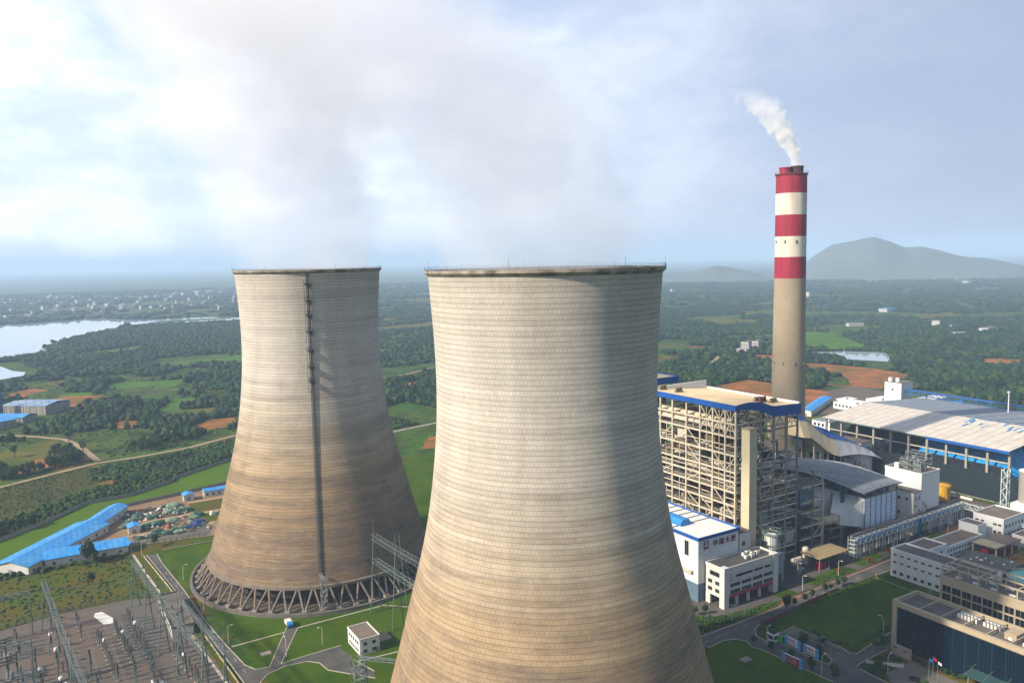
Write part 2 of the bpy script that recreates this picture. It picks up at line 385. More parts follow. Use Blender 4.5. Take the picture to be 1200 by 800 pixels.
# fields and bare soil (flat sheets lying on the ground)
FIELDS = [
 ('field_green', field_g, [(-136, 668), (-108, 744), (-79, 739), (-84, 700), (-108, 677), (-138, 641)]),
 ('field_green', field_g, [(1056, 796), (1073, 734), (895, 538), (840, 541), (814, 599), (900, 690)]),
 ('field_green', field_g, [(-60, 1120), (60, 1150), (110, 1080), (40, 1020), (-10, 1060)]),
 ('field_green', field_g, [(-180, 1380), (-60, 1450), (-40, 1380), (-150, 1320)]),
 ('field_green', field_g, [(-170, 880), (-140, 930), (-60, 905), (-90, 850)]),
 ('field_green', field_g, [(-225, 830), (-210, 880), (-180, 860), (-200, 810)]),
 ('field_green', field_g, [(60, 980), (200, 1020), (240, 940), (120, 900)]),
 ('field_dry', field_y, [(-150, 620), (-128, 668), (-75, 655), (-90, 600)]),
 ('field_dry', field_y, [(-270, 560), (-232, 590), (-222, 530), (-245, 490), (-272, 470)]),
 ('field_dry', field_y, [(1555, 875), (1734, 887), (1568, 789), (1425, 781)]),
 ('field_dry', field_y, [(1169, 1217), (1214, 1054), (1106, 953), (1060, 1000)]),
 ('field_dry', field_y, [(300, 1500), (620, 1560), (560, 1400), (330, 1380)]),
 ('field_dry', field_y, [(-300, 2650), (300, 2750), (420, 2600), (-200, 2530)]),
 ('field_dry', field_y, [(500, 2900), (1200, 2700), (1200, 2500), (560, 2650)]),
 ('field_dry', field_y, [(-300, 3300), (400, 3400), (500, 3150), (-300, 3100)]),
 ('red_soil', red_soil, [(677, 499), (690, 455), (700, 400), (675, 328), (560, 300), (552, 330), (600, 370), (620, 415), (640, 470)]),
 ('red_soil', red_soil, [(-250, 800), (-215, 850), (-180, 830), (-160, 790), (-195, 755), (-232, 765)]),
 ('red_soil', red_soil, [(-274, 900), (-246, 950), (-228, 915), (-262, 860)]),
 ('red_soil', red_soil, [(-120, 560), (-100, 590), (-70, 585), (-85, 540), (-115, 535)]),
 ('red_soil', red_soil, [(-190, 600), (-175, 640), (-152, 625), (-165, 590)]),
 ('red_soil', red_soil, [(-268, 480), (-240, 505), (-228, 488), (-232, 470), (-268, 452)]),
 ('red_soil', red_soil, [(120, 650), (150, 690), (178, 670), (150, 640)]),
 ('red_soil', red_soil, [(20, 350), (45, 385), (66, 362), (40, 335)]),
 ('red_soil', red_soil, [(640, 560), (700, 600), (720, 560), (670, 530)]),
 ('red_soil', red_soil, [(820, 330), (900, 370), (930, 330), (860, 300)]),
 ('red_soil', red_soil, [(380, 330), (400, 420), (500, 440), (500, 320), (430, 270)]),
]
for k, (n_, m_, poly) in enumerate(FIELDS):
    # ragged outline: every edge is split and pushed about
    pl = []
    for i in range(len(poly)):
        a = Vector(poly[i]); c_ = Vector(poly[(i + 1) % len(poly)]); e = (c_ - a).length
        for q in range(5):
            p = a.lerp(c_, q / 5); pl.append((p.x + RS.uniform(-.05, .05) * e, p.y + RS.uniform(-.05, .05) * e) if q else (p.x, p.y))
    sheet(n_, pl, .06 + .012 * k, m_)

# tracks and roads beyond the plant
ribbon('dirt_road', [(-420, 330), (-340, 385), (-270, 421), (-238, 440), (-207, 457), (-179, 459), (-138, 469), (-92, 496), (-40, 545), (30, 615), (100, 690), (175, 745), (260, 800)], 4.6, .45, pale_dirt)
ribbon('dirt_track', [(-330, 660), (-274, 631), (-245, 600), (-225, 573), (-218, 548), (-212, 514), (-206, 464)], 5.0, .47, pale_dirt)
ribbon('plant_outer_road', [(-20, 395), (29, 423), (80, 436), (150, 470)], 5.0, .45, conc)
ribbon('dirt_track', [(560, 560), (640, 620), (700, 615), (735, 600), (800, 560)], 5, .45, pale_dirt)
ribbon('dirt_track', [(735, 600), (742, 640), (760, 650)], 6, .46, pale_dirt)

# plant ground
sheet('plant_soil', [(-70, 20), (240, 0), (245, 130), (290, 300), (520, 180), (560, 330), (430, 330), (330, 330), (60, 130), (-40, 140)], .03, mat('plant_soil', (.16, .12, .09), .95, (.10, .085, .07), .03, .8, detail=8))
sheet('plant_yard', [(-40, -8), (90, -3.5), (215, 9), (238, 40), (246, 130), (60, 124), (-30, 60)], .05, asphalt2)
sheet('lawn', [(-194, 222), (-168, 223), (-80, 245), (10, 330), (120, 390), (200, 420), (60, 120), (-40, 40), (-80, -60), (-120, -120), (-182, -60), (-181, 63), (-184, 92)], .04, lawn)
sheet('lawn', [(-194, 222), (-201, 218), (-202, 152), (-189, 58), (-186, 30), (-192, 30), (-200, 120), (-206, 160), (-207, 236), (-166, 229), (-80, 246), (-90, 238), (-168, 224)], .045, lawn2)
sheet('lawn', [(-310, 215), (-207, 228), (-203, 160), (-215, 161), (-241, 162), (-310, 153)], .05, lawn2)
sheet('grass_strip', [(-310, 240), (-268, 288), (-247, 308), (-222, 339), (-197, 341), (-166, 363), (-163, 371), (-119, 403), (-60, 430), (40, 440), (0, 395), (-60, 365), (-134, 340), (-201, 321), (-220, 300), (-255, 262), (-300, 215)], .055, field_g if False else mat('verge_grass', (.085, .165, .002), .95, (.06, .12, .004), .03, .6, detail=8, spec=.05))
sheet('heath_ground', [(-310, 400), (-270, 425), (-215, 450), (-205, 440), (-205, 400), (-232, 365), (-272, 322), (-310, 290)], .05, mat('heath', (.10, .085, .025), .95, (.035, .065, .010), .05, .9, detail=8, spec=.05))
sheet('switchyard_paving', [(-300, 30), (-190, 30), (-196, 105), (-202, 154), (-215, 161), (-241, 162), (-266, 157), (-300, 150)], .06, pave)
sheet('storage_yard_soil', [(-203, 322), (-136, 337), (-120, 300), (-150, 235), (-166, 230), (-207, 238), (-228, 250), (-218, 285)], .06, dirt)
for pts, wd in (([(-205, 277), (-169, 279)], 2.6), ([(-209, 256), (-160, 254)], 3.4), ([(-166, 305), (-143, 304.5)], 3), ([(-165, 277.5), (-150, 276.5)], 3)):
    ribbon('yard_track', pts, wd, .075, pale_dirt)
for poly in ([(-166, 302), (-142, 302), (-148, 280), (-167, 280)], [(-163, 275), (-152, 274), (-158, 257), (-163, 257)]):
    sheet('yard_grass', poly, .08, lawn2)
ribbon('yard_edge_path', [(-203, 320), (-170, 328), (-134, 338), (-100, 350), (-60, 368), (0, 397)], 3.2, .09, conc)
sheet('yard_gravel', [(-199, 252), (-161, 250), (-166, 233), (-201, 238)], .07, mat('gravel', (.15, .135, .115), .95, (.10, .10, .085), .1, .8))

# asphalt roads of the plant
ROAD_L = [(-198.5, 222), (-198.3, 205), (-195.5, 165), (-191.5, 110), (-188.6, 75), (-186.4, 52), (-184, 20)]
sheet('asphalt_road', [(-201, 218), (-196.4, 216), (-196, 200), (-192.6, 158), (-190.3, 115), (-188.1, 92), (-185.3, 68), (-182.5, 62.8), (-177, 62), (-162, 62.8), (-149, 63.3),
                       (-149.8, 60.6), (-148.6, 49.6), (-151.9, 47.5), (-145.4, 36.9), (-146.8, 32.3), (-159.4, 47.6), (-160.4, 54.6), (-164, 58.4), (-172, 59.6), (-179.9, 57.2), (-183.6, 52.5), (-181, 20), (-187.5, 20), (-188.5, 58), (-191.2, 97), (-196.3, 165)], .10, asphalt)
sheet('branch_path', [(-162.6, 91.4), (-177.2, 62.1), (-173.2, 62.1), (-158.8, 88.8)], .104, asphalt2)
for pts in ([(-193, 221.5), (-182, 221.6), (-169, 221.3), (-100, 232)], [(-196.2, 217), (-195.9, 200), (-192.4, 158), (-190.1, 115), (-187.9, 92), (-185.1, 69), (-182.5, 63.2), (-177.4, 62.3)],
            [(-201.2, 218), (-196.5, 165.4), (-191.4, 97), (-188.6, 57.7), (-187.6, 20)], [(-177.4, 62.3), (-162.8, 91.2)], [(-173.1, 62.3), (-158.6, 89)], [(-173, 62.1), (-162, 63), (-149, 63.4)],
            [(-147, 32), (-159.6, 47.4), (-160.6, 54.4), (-164, 58.2), (-172, 59.4), (-179.9, 57), (-183.4, 52.5), (-180.9, 20)], [(-148.6, 49.6), (-145.4, 36.9)]):
    ribbon('kerb', pts, .35, .02, kerbm, .22)
ribbon('garden_path', [(-186, 87), (-164, 87.7)], .8, .09, kerbm); ribbon('garden_path', [(-158.5, 88.6), (-120, 88.8), (-100, 70)], .8, .09, kerbm)
ribbon('garden_path', [(-148, 47.5), (-132, 46)], .8, .09, kerbm)
ribbon('yard_wall_footing', [(-207, 222), (-204, 180), (-199, 120), (-194, 60), (-191, 20)], 1.0, .02, kerbm, .35)
# main road on the right
sheet('asphalt_road', [(-40, -12), (-24, -11.3), (-4, -11), (21, -10.4), (42, -7.5), (86, -5.9), (150, -3.5), (215, 2), (226, -4), (150, -12.5), (77, -12.4), (49.3, -13), (31, -14.9), (17.7, -16.2), (3.2, -16.4), (1.4, -16.6), (-2.7, -18.3), (-7, -23), (-7.0, -27.9),
                       (-3.6, -31.7), (-3.3, -47.4), (-2.4, -53.0), (1.5, -52), (4.4, -47), (4.0, -38), (1.6, -26.7), (12.9, -25.6), (12.5, -46), (11.4, -51.7), (13.5, -54), (20.8, -53), (60, -48), (90, -42), (92, -52), (60, -57.5), (20, -58), (6, -59), (4, -70), (4, -110), (-9, -110), (-11, -62), (-13.4, -30.7), (-15.2, -28), (-13.1, -23.7), (-15.5, -19.8), (-20.6, -18), (-31, -19.1), (-44, -21)], .10, asphalt)
sheet('red_sidewalk', [(-40, -10.6), (-23, -10.1), (-2, -9.8), (23, -9.1), (28, -6.3), (44, -6.0), (60, -4.8), (88, -4.2), (160, -1.5), (215, 4), (215, 2.3), (150, -3.2), (86, -5.6), (58, -6.2), (42, -7.2), (36, -9.6), (21, -10.1), (-4, -10.8), (-40, -11.8)], .12, red_walk)
LAWNS = [[(-10, 0), (-2, -3), (24, -4.5), (24, -8.6), (-3, -9.4), (-24, -9.6), (-30, 8), (-14, 4)], [(30, 3), (40, 5), (41, -5.0), (30, -5.4)],
         [(52, 0.5), (56, 2), (82, 4), (86, -3.4), (60, -4.3), (54, -4.5)], [(92, 3), (112, 6), (112, 0), (92, -2.6)], [(118, 6), (140, 8), (140, 0), (118, -1)], [(150, 6), (165, 7), (165, 0), (150, 0)], [(196, 5), (214, 7), (222, -8), (205, -10)],
         [(-40, -21.5), (-31, -20), (-20.6, -19), (-16.5, -21), (-15, -24), (-16.5, -28.5), (-15, -31), (-12.5, -62), (-12, -110), (-60, -110), (-60, -40)],
         [(3.5, -17.5), (18, -17.2), (31, -15.8), (49, -14), (77, -13.2), (86, -13.5), (84, -30), (82, -46), (60, -47.2), (21, -51.8), (14.5, -52.8), (13.7, -46), (13.9, -25), (1.5, -25.6), (-5, -26), (-1.5, -19.5)],
         [(-2.4, -31.5), (0.8, -27.6), (3.2, -38), (3.5, -46.6), (1.2, -50.9), (-1.8, -51.8), (-2.4, -47)],
         [(4.8, -60.5), (17, -59.5), (22, -61), (23.5, -67), (9.5, -67.5), (5.2, -72)], [(84.8, -14.5), (87.5, -14.6), (88.5, -38), (84.8, -36)], [(86, -40), (92, -40), (92, -50), (84, -48)]]
for p in LAWNS: sheet('lawn', p, .13, lawn)
sheet('parking_bay', [(4, -26.8), (13.2, -25.2), (13.4, -51), (11.9, -49), (11.7, -30), (5, -28.8)], .125, mat('parking_pavers', (.20, .19, .12), .9, (.15, .16, .09), .2, .7))
sheet('plaza_paving', [(5.5, -73), (10, -68.5), (25, -68.5), (25, -112), (5, -112)], .125, plaza)
for pts in ([(-40, -11.9), (-24, -11.1), (-4, -10.8), (21, -10.2), (42, -7.3), (86, -5.7), (150, -3.3), (215, 2.2)], [(3.2, -16.6), (1.4, -16.8), (-2.7, -18.5), (-6.8, -23), (-6.8, -27.9), (-5.3, -30)],
            [(-44, -21.2), (-31, -19.3), (-20.6, -18.2), (-15.5, -20), (-13.3, -23.7), (-15.2, -28.3), (-13.6, -30.7), (-11.2, -62), (-9.2, -110)],
            [(-3.3, -31.7), (-3.1, -47.4), (-2.2, -53), (1.5, -52), (4.2, -47), (3.8, -38), (1.4, -26.7), (13, -25.4)], [(13.2, -46), (11.6, -51.7), (13.5, -53.8), (20.8, -52.8), (60, -47.8), (84, -45)],
            [(4.2, -110), (4.2, -72), (4.3, -62), (6, -59.2), (20, -58.2), (26, -58)], [(88.5, -11.2), (84.5, -14.5), (84, -36), (84.5, -46)], [(88.5, -12.4), (150, -12.2), (226, -3.6)]):
    ribbon('kerb', pts, .3, .02, kerbm, .25)
def dashes(p, q, n, wd=.15, ln=.5):
    p = Vector(p); q = Vector(q)
    for i in range(n):
        a = p.lerp(q, (i + .5 - ln / 2) / n); c_ = p.lerp(q, (i + .5 + ln / 2) / n); ribbon('lane_marking', [tuple(a), tuple(c_)], wd, .104, line_w)
dashes((-8.2, -34), (-6.5, -60), 6); dashes((-35, -15.5), (0, -13.6), 6); dashes((8.3, -28), (8, -52), 6); dashes((20, -13.2), (80, -9.5), 9)
dashes((-197.5, 200), (-186, 60), 14, .12, .3)

# hills at the horizon
mm = mat('mountain_slope', (.10, .13, .12), .95, (.15, .17, .15), .003, .8, detail=6)
def hills(name, prof, D0, width, seed):
    """a ridge whose crest height follows prof (azimuth right of the view axis in degrees -> metres)"""
    az = np.linspace(prof[0][0], prof[-1][0], 150); ds = np.linspace(-1, 1, 26); bz = np.interp(az, [p[0] for p in prof], [p[1] for p in prof])
    b_ = MB(); nA, nD = len(az), len(ds); vs = []
    for j, dd in enumerate(ds):
        for i, a in enumerate(az):
            D = D0 + dd * width; x = CAM.x + D * math.sin(HEAD + R(a)); y = CAM.y + D * math.cos(HEAD + R(a))
            nz = float(vnoise(np.array([x + seed * 977.]), np.array([y]), 380.)[0]) * .8 + float(vnoise(np.array([x]), np.array([y + seed * 555.]), 150.)[0]) * .25
            bell = math.cos(dd * math.pi / 2) ** 1.3
            z = bz[i] * bell * (1 if abs(dd) < .05 else .72 + .55 * nz) - 2
            vs.append((x, y, z))
    fs = [(j * nA + i, j * nA + i + 1, (j + 1) * nA + i + 1, (j + 1) * nA + i) for j in range(nD - 1) for i in range(nA - 1)]
    b_.add(vs, fs[::-1]); o = b_.build(name, mm, smooth=True); o['kind'] = 'structure'; return o
def az_of(px): return math.degrees(math.atan((px - 600) / 933))
def prof_px(pts, D):
    o_ = []
    for x, y in pts:
        yh = 304 - .0201 * (x - 600); d = D / math.cos(R(az_of(x))); o_.append((az_of(x), max(3, 152 + (yh - y) / 933 * D)))
    return o_
hills('mountain', prof_px([(885, 345), (915, 328), (935, 315), (955, 301), (975, 292), (1000, 287), (1025, 281), (1045, 285), (1060, 290), (1080, 289), (1105, 294), (1135, 301), (1170, 305), (1210, 311), (1260, 318), (1330, 330), (1400, 345)], 5600), 5600, 900, 1)
hills('mountain', prof_px([(700, 345), (760, 336), (800, 321), (840, 312), (870, 316), (905, 323), (940, 330), (1000, 336)], 5000), 5000, 500, 2)
hills('mountain', prof_px([(840, 336), (880, 323), (905, 319), (935, 322), (980, 330), (1100, 336), (1250, 332), (1400, 335)], 5400), 5400, 500, 3)
hills('mountain', prof_px([(1060, 360), (1100, 345), (1150, 339), (1200, 342), (1300, 338), (1400, 352)], 3700), 3700, 350, 4)

# ---------------------------------------------------------------- far woods: one mass of crowns
def ico(sub):
    import bmesh as _b
    m_ = _b.new(); _b.ops.create_icosphere(m_, subdivisions=sub, radius=1.0)
    v = np.array([x.co[:] for x in m_.verts]); f = np.array([[q.index for q in p.verts] for p in m_.faces]); m_.free(); return v, f
def crowns(name, xy, rad, hgt, sub, m, nproto=10):
    v0, f0 = ico(sub); nv, nf = len(v0), len(f0); n = len(xy)
    protos = []
    for k in range(nproto):
        rr = np.random.RandomState(100 + k); d = 1 + (.46 if sub == 2 else .32) * (rr.rand(nv) - .5) * 2
        pv = v0 * d[:, None]; pv[:, 2] = np.where(pv[:, 2] < 0, pv[:, 2] * .6, pv[:, 2]); protos.append(pv)
    protos = np.array(protos); idx = RS.randint(0, nproto, n); ang = RS.rand(n) * 6.283; ca, sa_ = np.cos(ang), np.sin(ang)
    pv = protos[idx]; X = pv[:, :, 0] * ca[:, None] - pv[:, :, 1] * sa_[:, None]; Y = pv[:, :, 0] * sa_[:, None] + pv[:, :, 1] * ca[:, None]
    V = np.empty((n, nv, 3), np.float32); V[:, :, 0] = X * rad[:, None] + xy[:, 0:1]; V[:, :, 1] = Y * rad[:, None] + xy[:, 1:2]
    V[:, :, 2] = (pv[:, :, 2] + .55) * (hgt / 1.55)[:, None]
    Fc = (f0[None] + (np.arange(n) * nv)[:, None, None]).reshape(-1, 3)
    me = bpy.data.meshes.new(name); me.vertices.add(n * nv); me.vertices.foreach_set('co', V.reshape(-1))
    me.loops.add(len(Fc) * 3); me.loops.foreach_set('vertex_index', Fc.reshape(-1).astype(np.int32))
    me.polygons.add(len(Fc)); me.polygons.foreach_set('loop_start', np.arange(0, len(Fc) * 3, 3, dtype=np.int32))
    me.materials.append(m); me.update(calc_edges=True)
    o = bpy.data.objects.new(name, me); COL.objects.link(o); return o
def polar(n, d0, d1, a0=-37, a1=37):
    u_ = RS.rand(n); d = np.sqrt(d0 ** 2 + u_ * (d1 ** 2 - d0 ** 2)); a = R(a0) + RS.rand(n) * R(a1 - a0) + HEAD
    return CAM.x + d * np.sin(a), CAM.y + d * np.cos(a)
AVOID = [p for _, _, p in FIELDS] + [LAKE, INLET, RIV1, RIV2, POND,
    [(-330, -300), (-330, 296), (-270, 292), (-247, 312), (-222, 343), (-197, 345), (-166, 367), (-119, 407), (-60, 434), (80, 446), (150, 430), (190, 330), (330, 340), (420, 345), (560, 340), (600, 250), (540, 150), (420, -300)],
    [(-340, 585), (-262, 610), (-212, 700), (-190, 775), (-245, 840), (-340, 840)],
    [(-420, 1000), (-290, 1020), (-240, 1085), (-232, 1150), (-262, 1310), (-420, 1330)], [(-40, 1990), (40, 2025), (250, 1990), (340, 2060), (380, 2150), (250, 2270), (60, 2300)],
    [(-310, 285), (-240, 420), (-213, 441), (-180, 458), (-138, 468), (-92, 494), (-40, 540), (0, 560), (0, 430), (-119, 407), (-193, 345), (-247, 312)],
    [(90, 420), (150, 470), (320, 470), (420, 400), (300, 330), (120, 380)],
    [(40, 395), (125, 440), (100, 560), (60, 540), (20, 450)]]
ROADS_X = [([(-420, 330), (-340, 385), (-270, 421), (-238, 440), (-207, 457), (-179, 459), (-138, 469), (-92, 496), (-40, 545), (30, 615), (100, 690), (175, 745), (260, 800)], 14), ([(-330, 660), (-274, 631), (-225, 573), (-218, 548), (-212, 514), (-206, 464)], 10),
           ([(560, 560), (640, 620), (700, 615), (735, 600), (800, 560)], 6)]
def near_line(x, y, pts, d):
    m_ = np.zeros(x.shape, bool)
    for (x0, y0), (x1, y1) in zip(pts[:-1], pts[1:]):
        L2 = (x1 - x0) ** 2 + (y1 - y0) ** 2; t_ = np.clip(((x - x0) * (x1 - x0) + (y - y0) * (y1 - y0)) / L2, 0, 1)
        m_ |= np.hypot(x - x0 - t_ * (x1 - x0), y - y0 - t_ * (y1 - y0)) < d
    return m_
DENSE = [[(-287, 1385), (-215, 1500), (-180, 1690), (-60, 1950), (30, 2070), (260, 2040), (420, 1900), (560, 1500), (400, 1300), (120, 1180), (-60, 1200), (-200, 1080), (-280, 1000), (-330, 1000), (-330, 1230)],
         [(40, 2105), (300, 2110), (330, 2170), (80, 2180)],
         [(-213, 441), (-180, 452), (-138, 462), (-99, 484), (-60, 480), (-60, 470), (-100, 430), (-130, 412), (-162, 384), (-190, 389), (-215, 405)],
         [(-300, 290), (-268, 330), (-230, 368), (-193, 392), (-180, 386), (-190, 360), (-222, 350), (-247, 318), (-268, 296)],
         [(60, 445), (20, 425), (-60, 440), (-60, 540), (0, 600), (110, 680), (260, 650), (330, 560), (200, 470)],
         [(900, 300), (690, 240), (560, 200), (600, 290), (680, 320), (760, 420), (900, 480), (1100, 700), (1500, 800), (1700, 600), (1400, 350)],
         [(330, 480), (420, 560), (560, 540), (640, 540), (640, 480), (600, 400), (520, 345), (430, 350)],
         [(-240, 520), (-222, 530), (-214, 500), (-212, 470), (-240, 452), (-268, 440), (-285, 455), (-260, 490)],
         [(-205, 610), (-160, 700), (-140, 760), (-178, 790), (-215, 740), (-226, 650)],
         [(400, 600), (800, 900), (1000, 900), (1200, 1500), (900, 1800), (500, 1300), (330, 850)]]
def scatter(n, d0, d1, thr, soft):
    x, y = polar(n, d0, d1); keep = np.ones(n, bool)
    for p in AVOID: keep &= ~in_poly(x, y, p)
    for pts, d in ROADS_X: keep &= ~near_line(x, y, pts, d)
    dn = .55 * vnoise(x, y, 130) + .30 * vnoise(x + 500, y, 45) + .15 * vnoise(x, y + 900, 17); dn = dn + (RS.rand(n) - .5) * soft
    de = np.zeros(n, bool)
    for p in DENSE: de |= in_poly(x, y, p)
    keep &= (dn > thr) | (de & (RS.rand(n) < .9)); return np.stack([x[keep], y[keep]], 1)
fol = foliage_mat('woodland_leaves', (.004, .036, .018), (.018, .066, .013), .012)
near_xy = scatter(60000, 420, 1050, .545, .09)
dist = np.hypot(near_xy[:, 0] - CAM.x, near_xy[:, 1] - CAM.y); near_xy = near_xy[np.argsort(dist)]
ind_xy = near_xy[:270]; near_xy = near_xy[270:]
n = len(near_xy); rd = 1.3 + 2.6 * RS.rand(n) ** 1.6
o = crowns('woodland', near_xy, rd, rd * RS.uniform(1.5, 2.4, n), 2, fol); o['kind'] = 'stuff'; o['label'] = 'dark green woodland covering the country behind the plant'
mid_xy = scatter(90000, 1050, 2400, .475, .07); n = len(mid_xy); rd = 2.2 + 3.4 * RS.rand(n) ** 1.5
o = crowns('woodland', mid_xy, rd, rd * RS.uniform(1.2, 1.7, n), 1, fol); o['kind'] = 'stuff'; o['label'] = 'blue-green woodland in the middle distance beside the lake'
far_xy = scatter(50000, 2400, 5600, .46, .05); n = len(far_xy); rd = RS.uniform(7, 17, n)
o = crowns('woodland', far_xy, rd, RS.uniform(6, 11, n), 1, fol); o['kind'] = 'stuff'; o['label'] = 'hazy distant woods below the horizon'
# low scrub between the trees
scr = foliage_mat('scrub_leaves', (.040, .085, .014), (.075, .11, .02), .02)
s_xy = scatter(75000, 400, 1300, .40, .22); n = len(s_xy); rd = .4 + 1.3 * RS.rand(n) ** 2
o = crowns('scrub', s_xy, rd, rd * .9, 1, scr); o['kind'] = 'stuff'; o['label'] = 'low scrub and bushes between fields'
fill_later = 1
# scrub rows of the heath field and bushes in the grass beside the switchyard
def fill(poly, n, r0_, r1_, hk, m, name, label, sub=1):
    xs = [p[0] for p in poly]; ys = [p[1] for p in poly]; x = RS.uniform(min(xs), max(xs), n); y = RS.uniform(min(ys), max(ys), n)
    k = in_poly(x, y, poly); xy = np.stack([x[k], y[k]], 1); r_ = RS.uniform(r0_, r1_, len(xy)) ** 1.0
    o = crowns(name, xy, r_, r_ * hk, sub, m); o['kind'] = 'stuff'; o['label'] = label; return o
thk = foliage_mat('thicket_leaves', (.008, .040, .010), (.030, .085, .010), .03)
fill([(-213, 436), (-180, 446), (-138, 457), (-95, 482), (-40, 525), (30, 590), (60, 440), (-20, 425), (-60, 436), (-119, 410), (-162, 382), (-190, 386), (-215, 405)], 9000, .9, 2.2, 1.25, thk, 'thicket', 'dark thicket between the pale dirt road and the boundary wall', 2)
fill([(-310, 272), (-268, 294), (-247, 314), (-222, 345), (-193, 350), (-166, 369), (-150, 392), (-190, 392), (-232, 366), (-268, 330), (-310, 300)], 2600, .8, 1.9, 1.4, thk, 'thicket', 'dark hedge-like thicket along the outside of the boundary wall', 2)
fill([(-310, 400), (-270, 423), (-215, 448), (-205, 438), (-205, 400), (-235, 370), (-272, 330), (-310, 300)], 2600, .3, .9, 1.0, scr, 'scrub', 'small shrubs of the heath field above the green strip')
fill([(-310, 215), (-268, 228), (-208, 226), (-204, 165), (-215, 163), (-241, 164), (-310, 156)], 900, .3, 1.0, .9, leaf_mid, 'scrub', 'low bushes in the rough grass behind the switchyard')
fill([(-300, 226), (-254, 221), (-209, 223), (-209, 226.5), (-254, 225.5), (-268, 232), (-300, 240)], 160, .9, 1.8, 1.2, leaf_dark, 'scrub', 'dark bushes along the foot of the blue sheds', 2)
# ================================================================ COOLING TOWERS
PROF = [(9.2, 53.6), (15, 52.0), (20, 50.6), (32, 47.2), (50, 42.6), (64, 38.8), (76, 36.3), (88, 34.6), (101, 33.3), (113, 32.8), (126, 33.0), (138, 33.7), (148.4, 34.5)]
def prof_r(z): return float(np.interp(z, [p[0] for p in PROF], [p[1] for p in PROF]))
def smooth_prof():
    zs = np.linspace(9.2, 148.4, 100); rs = np.interp(zs, [p[0] for p in PROF], [p[1] for p in PROF])
    k = np.ones(9) / 9; rp = np.pad(rs, 4, mode='reflect', reflect_type='odd'); return list(zip(np.convolve(rp, k, 'valid'), zs))
def tower_mat(name, seed, dark):
    m = bpy.data.materials.new(name); m.use_nodes = True; t = m.node_tree; b = t.nodes['Principled BSDF']
    b.inputs['Roughness'].default_value = .9; b.inputs['Specular IOR Level'].default_value = .12
    uv = N(t, 'ShaderNodeUVMap'); uv.uv_map = 'UVMap'
    br = N(t, 'ShaderNodeTexBrick'); L(t, uv.outputs[0], br.inputs['Vector']); br.offset = .5
    for k_, v_ in (('Scale', 1.0), ('Mortar Size', .05), ('Mortar Smooth', .5), ('Bias', 0.0), ('Brick Width', 1.15), ('Row Height', 1.42)): br.inputs[k_].default_value = v_
    br.inputs['Color1'].default_value = (1, 1, 1, 1); br.inputs['Color2'].default_value = (.94, .94, .94, 1); br.inputs['Mortar'].default_value = (.74, .73, .72, 1)
    sp = N(t, 'ShaderNodeSeparateXYZ'); L(t, uv.outputs[0], sp.inputs[0]); V_ = sp.outputs[1]
    # each lift of formwork has its own tone
    row = math_(t, 'FLOOR', math_(t, 'DIVIDE', V_, 1.42))
    wn = N(t, 'ShaderNodeTexWhiteNoise', noise_dimensions='1D'); L(t, math_(t, 'ADD', row, seed), wn.inputs['W'])
    rown = N(t, 'ShaderNodeTexNoise', noise_dimensions='1D'); L(t, math_(t, 'MULTIPLY', math_(t, 'ADD', V_, seed * 9), .12), rown.inputs['W']); rown.inputs['Detail'].default_value = 3
    tz = math_(t, 'DIVIDE', V_, 150)
    colr = ramp(t, math_(t, 'ADD', tz, math_(t, 'MULTIPLY', math_(t, 'SUBTRACT', rown.outputs[0], .5), .16)),
                [(0.05, (.21, .155, .105) if dark else (.27, .185, .11)), (.22, (.28, .20, .125) if dark else (.33, .235, .145)), (.38, (.37, .28, .18) if dark else (.38, .285, .185)), (.50, (.43, .37, .285) if dark else (.44, .38, .30)), (.62, (.50, .455, .40)), (.80, (.52, .49, .445)), (1.0, (.46, .425, .375))])
    colr = mixc(t, 1.0, colr, br.outputs[0], 'MULTIPLY')
    frv = math_(t, 'FRACT', math_(t, 'DIVIDE', V_, 1.42)); ring = ramp(t, frv, [(0.0, .74), (.10, .80), (.2, 1.0), (.75, 1.0), (1.0, .90)])
    colr = mixc(t, 1.0, colr, ring, 'MULTIPLY')
    colr = mixc(t, 1.0, colr, ramp(t, wn.outputs[0], [(0, .90), (1, 1.0)]), 'MULTIPLY')
    g = N(t, 'ShaderNodeNewGeometry')
    m1 = N(t, 'ShaderNodeMapping'); m1.inputs['Scale'].default_value = (.05, .05, .30); m1.inputs['Location'].default_value = (seed, 0, 0); L(t, g.outputs['Position'], m1.inputs[0])
    n1 = noise(t, m1.outputs[0], 1.0, 6, .62, .3)
    low = ramp(t, tz, [(.0, 1.0), (.30, .9), (.55, .45), (.8, .25)])
    f = math_(t, 'MULTIPLY', ramp(t, n1, [(.46, 0.), (.72, .75)]), low)
    colr = mixc(t, f, colr, (.09, .075, .068))
    bz = N(t, 'ShaderNodeTexNoise', noise_dimensions='2D'); cb = N(t, 'ShaderNodeCombineXYZ'); L(t, math_(t, 'MULTIPLY', sp.outputs[0], .006), cb.inputs[0]); L(t, math_(t, 'ADD', math_(t, 'MULTIPLY', V_, .16), seed), cb.inputs[1]); L(t, cb.outputs[0], bz.inputs['Vector']); bz.inputs['Scale'].default_value = 1; bz.inputs['Detail'].default_value = 5
    bf = math_(t, 'MULTIPLY', ramp(t, bz.outputs[0], [(.47, 0.), (.62, .50 if dark else .38)]), low)
    colr = mixc(t, bf, colr, (.11, .09, .08))
    n2 = noise(t, m1.outputs[0], 3.1, 6, .6, .2)
    colr = mixc(t, math_(t, 'MULTIPLY', ramp(t, n2, [(.52, 0.), (.74, .45)]), low), colr, (.40, .31, .20))
    m3 = N(t, 'ShaderNodeMapping'); m3.inputs['Scale'].default_value = (.11, .11, .012); m3.inputs['Location'].default_value = (seed * 3, 4, 0); L(t, g.outputs['Position'], m3.inputs[0])
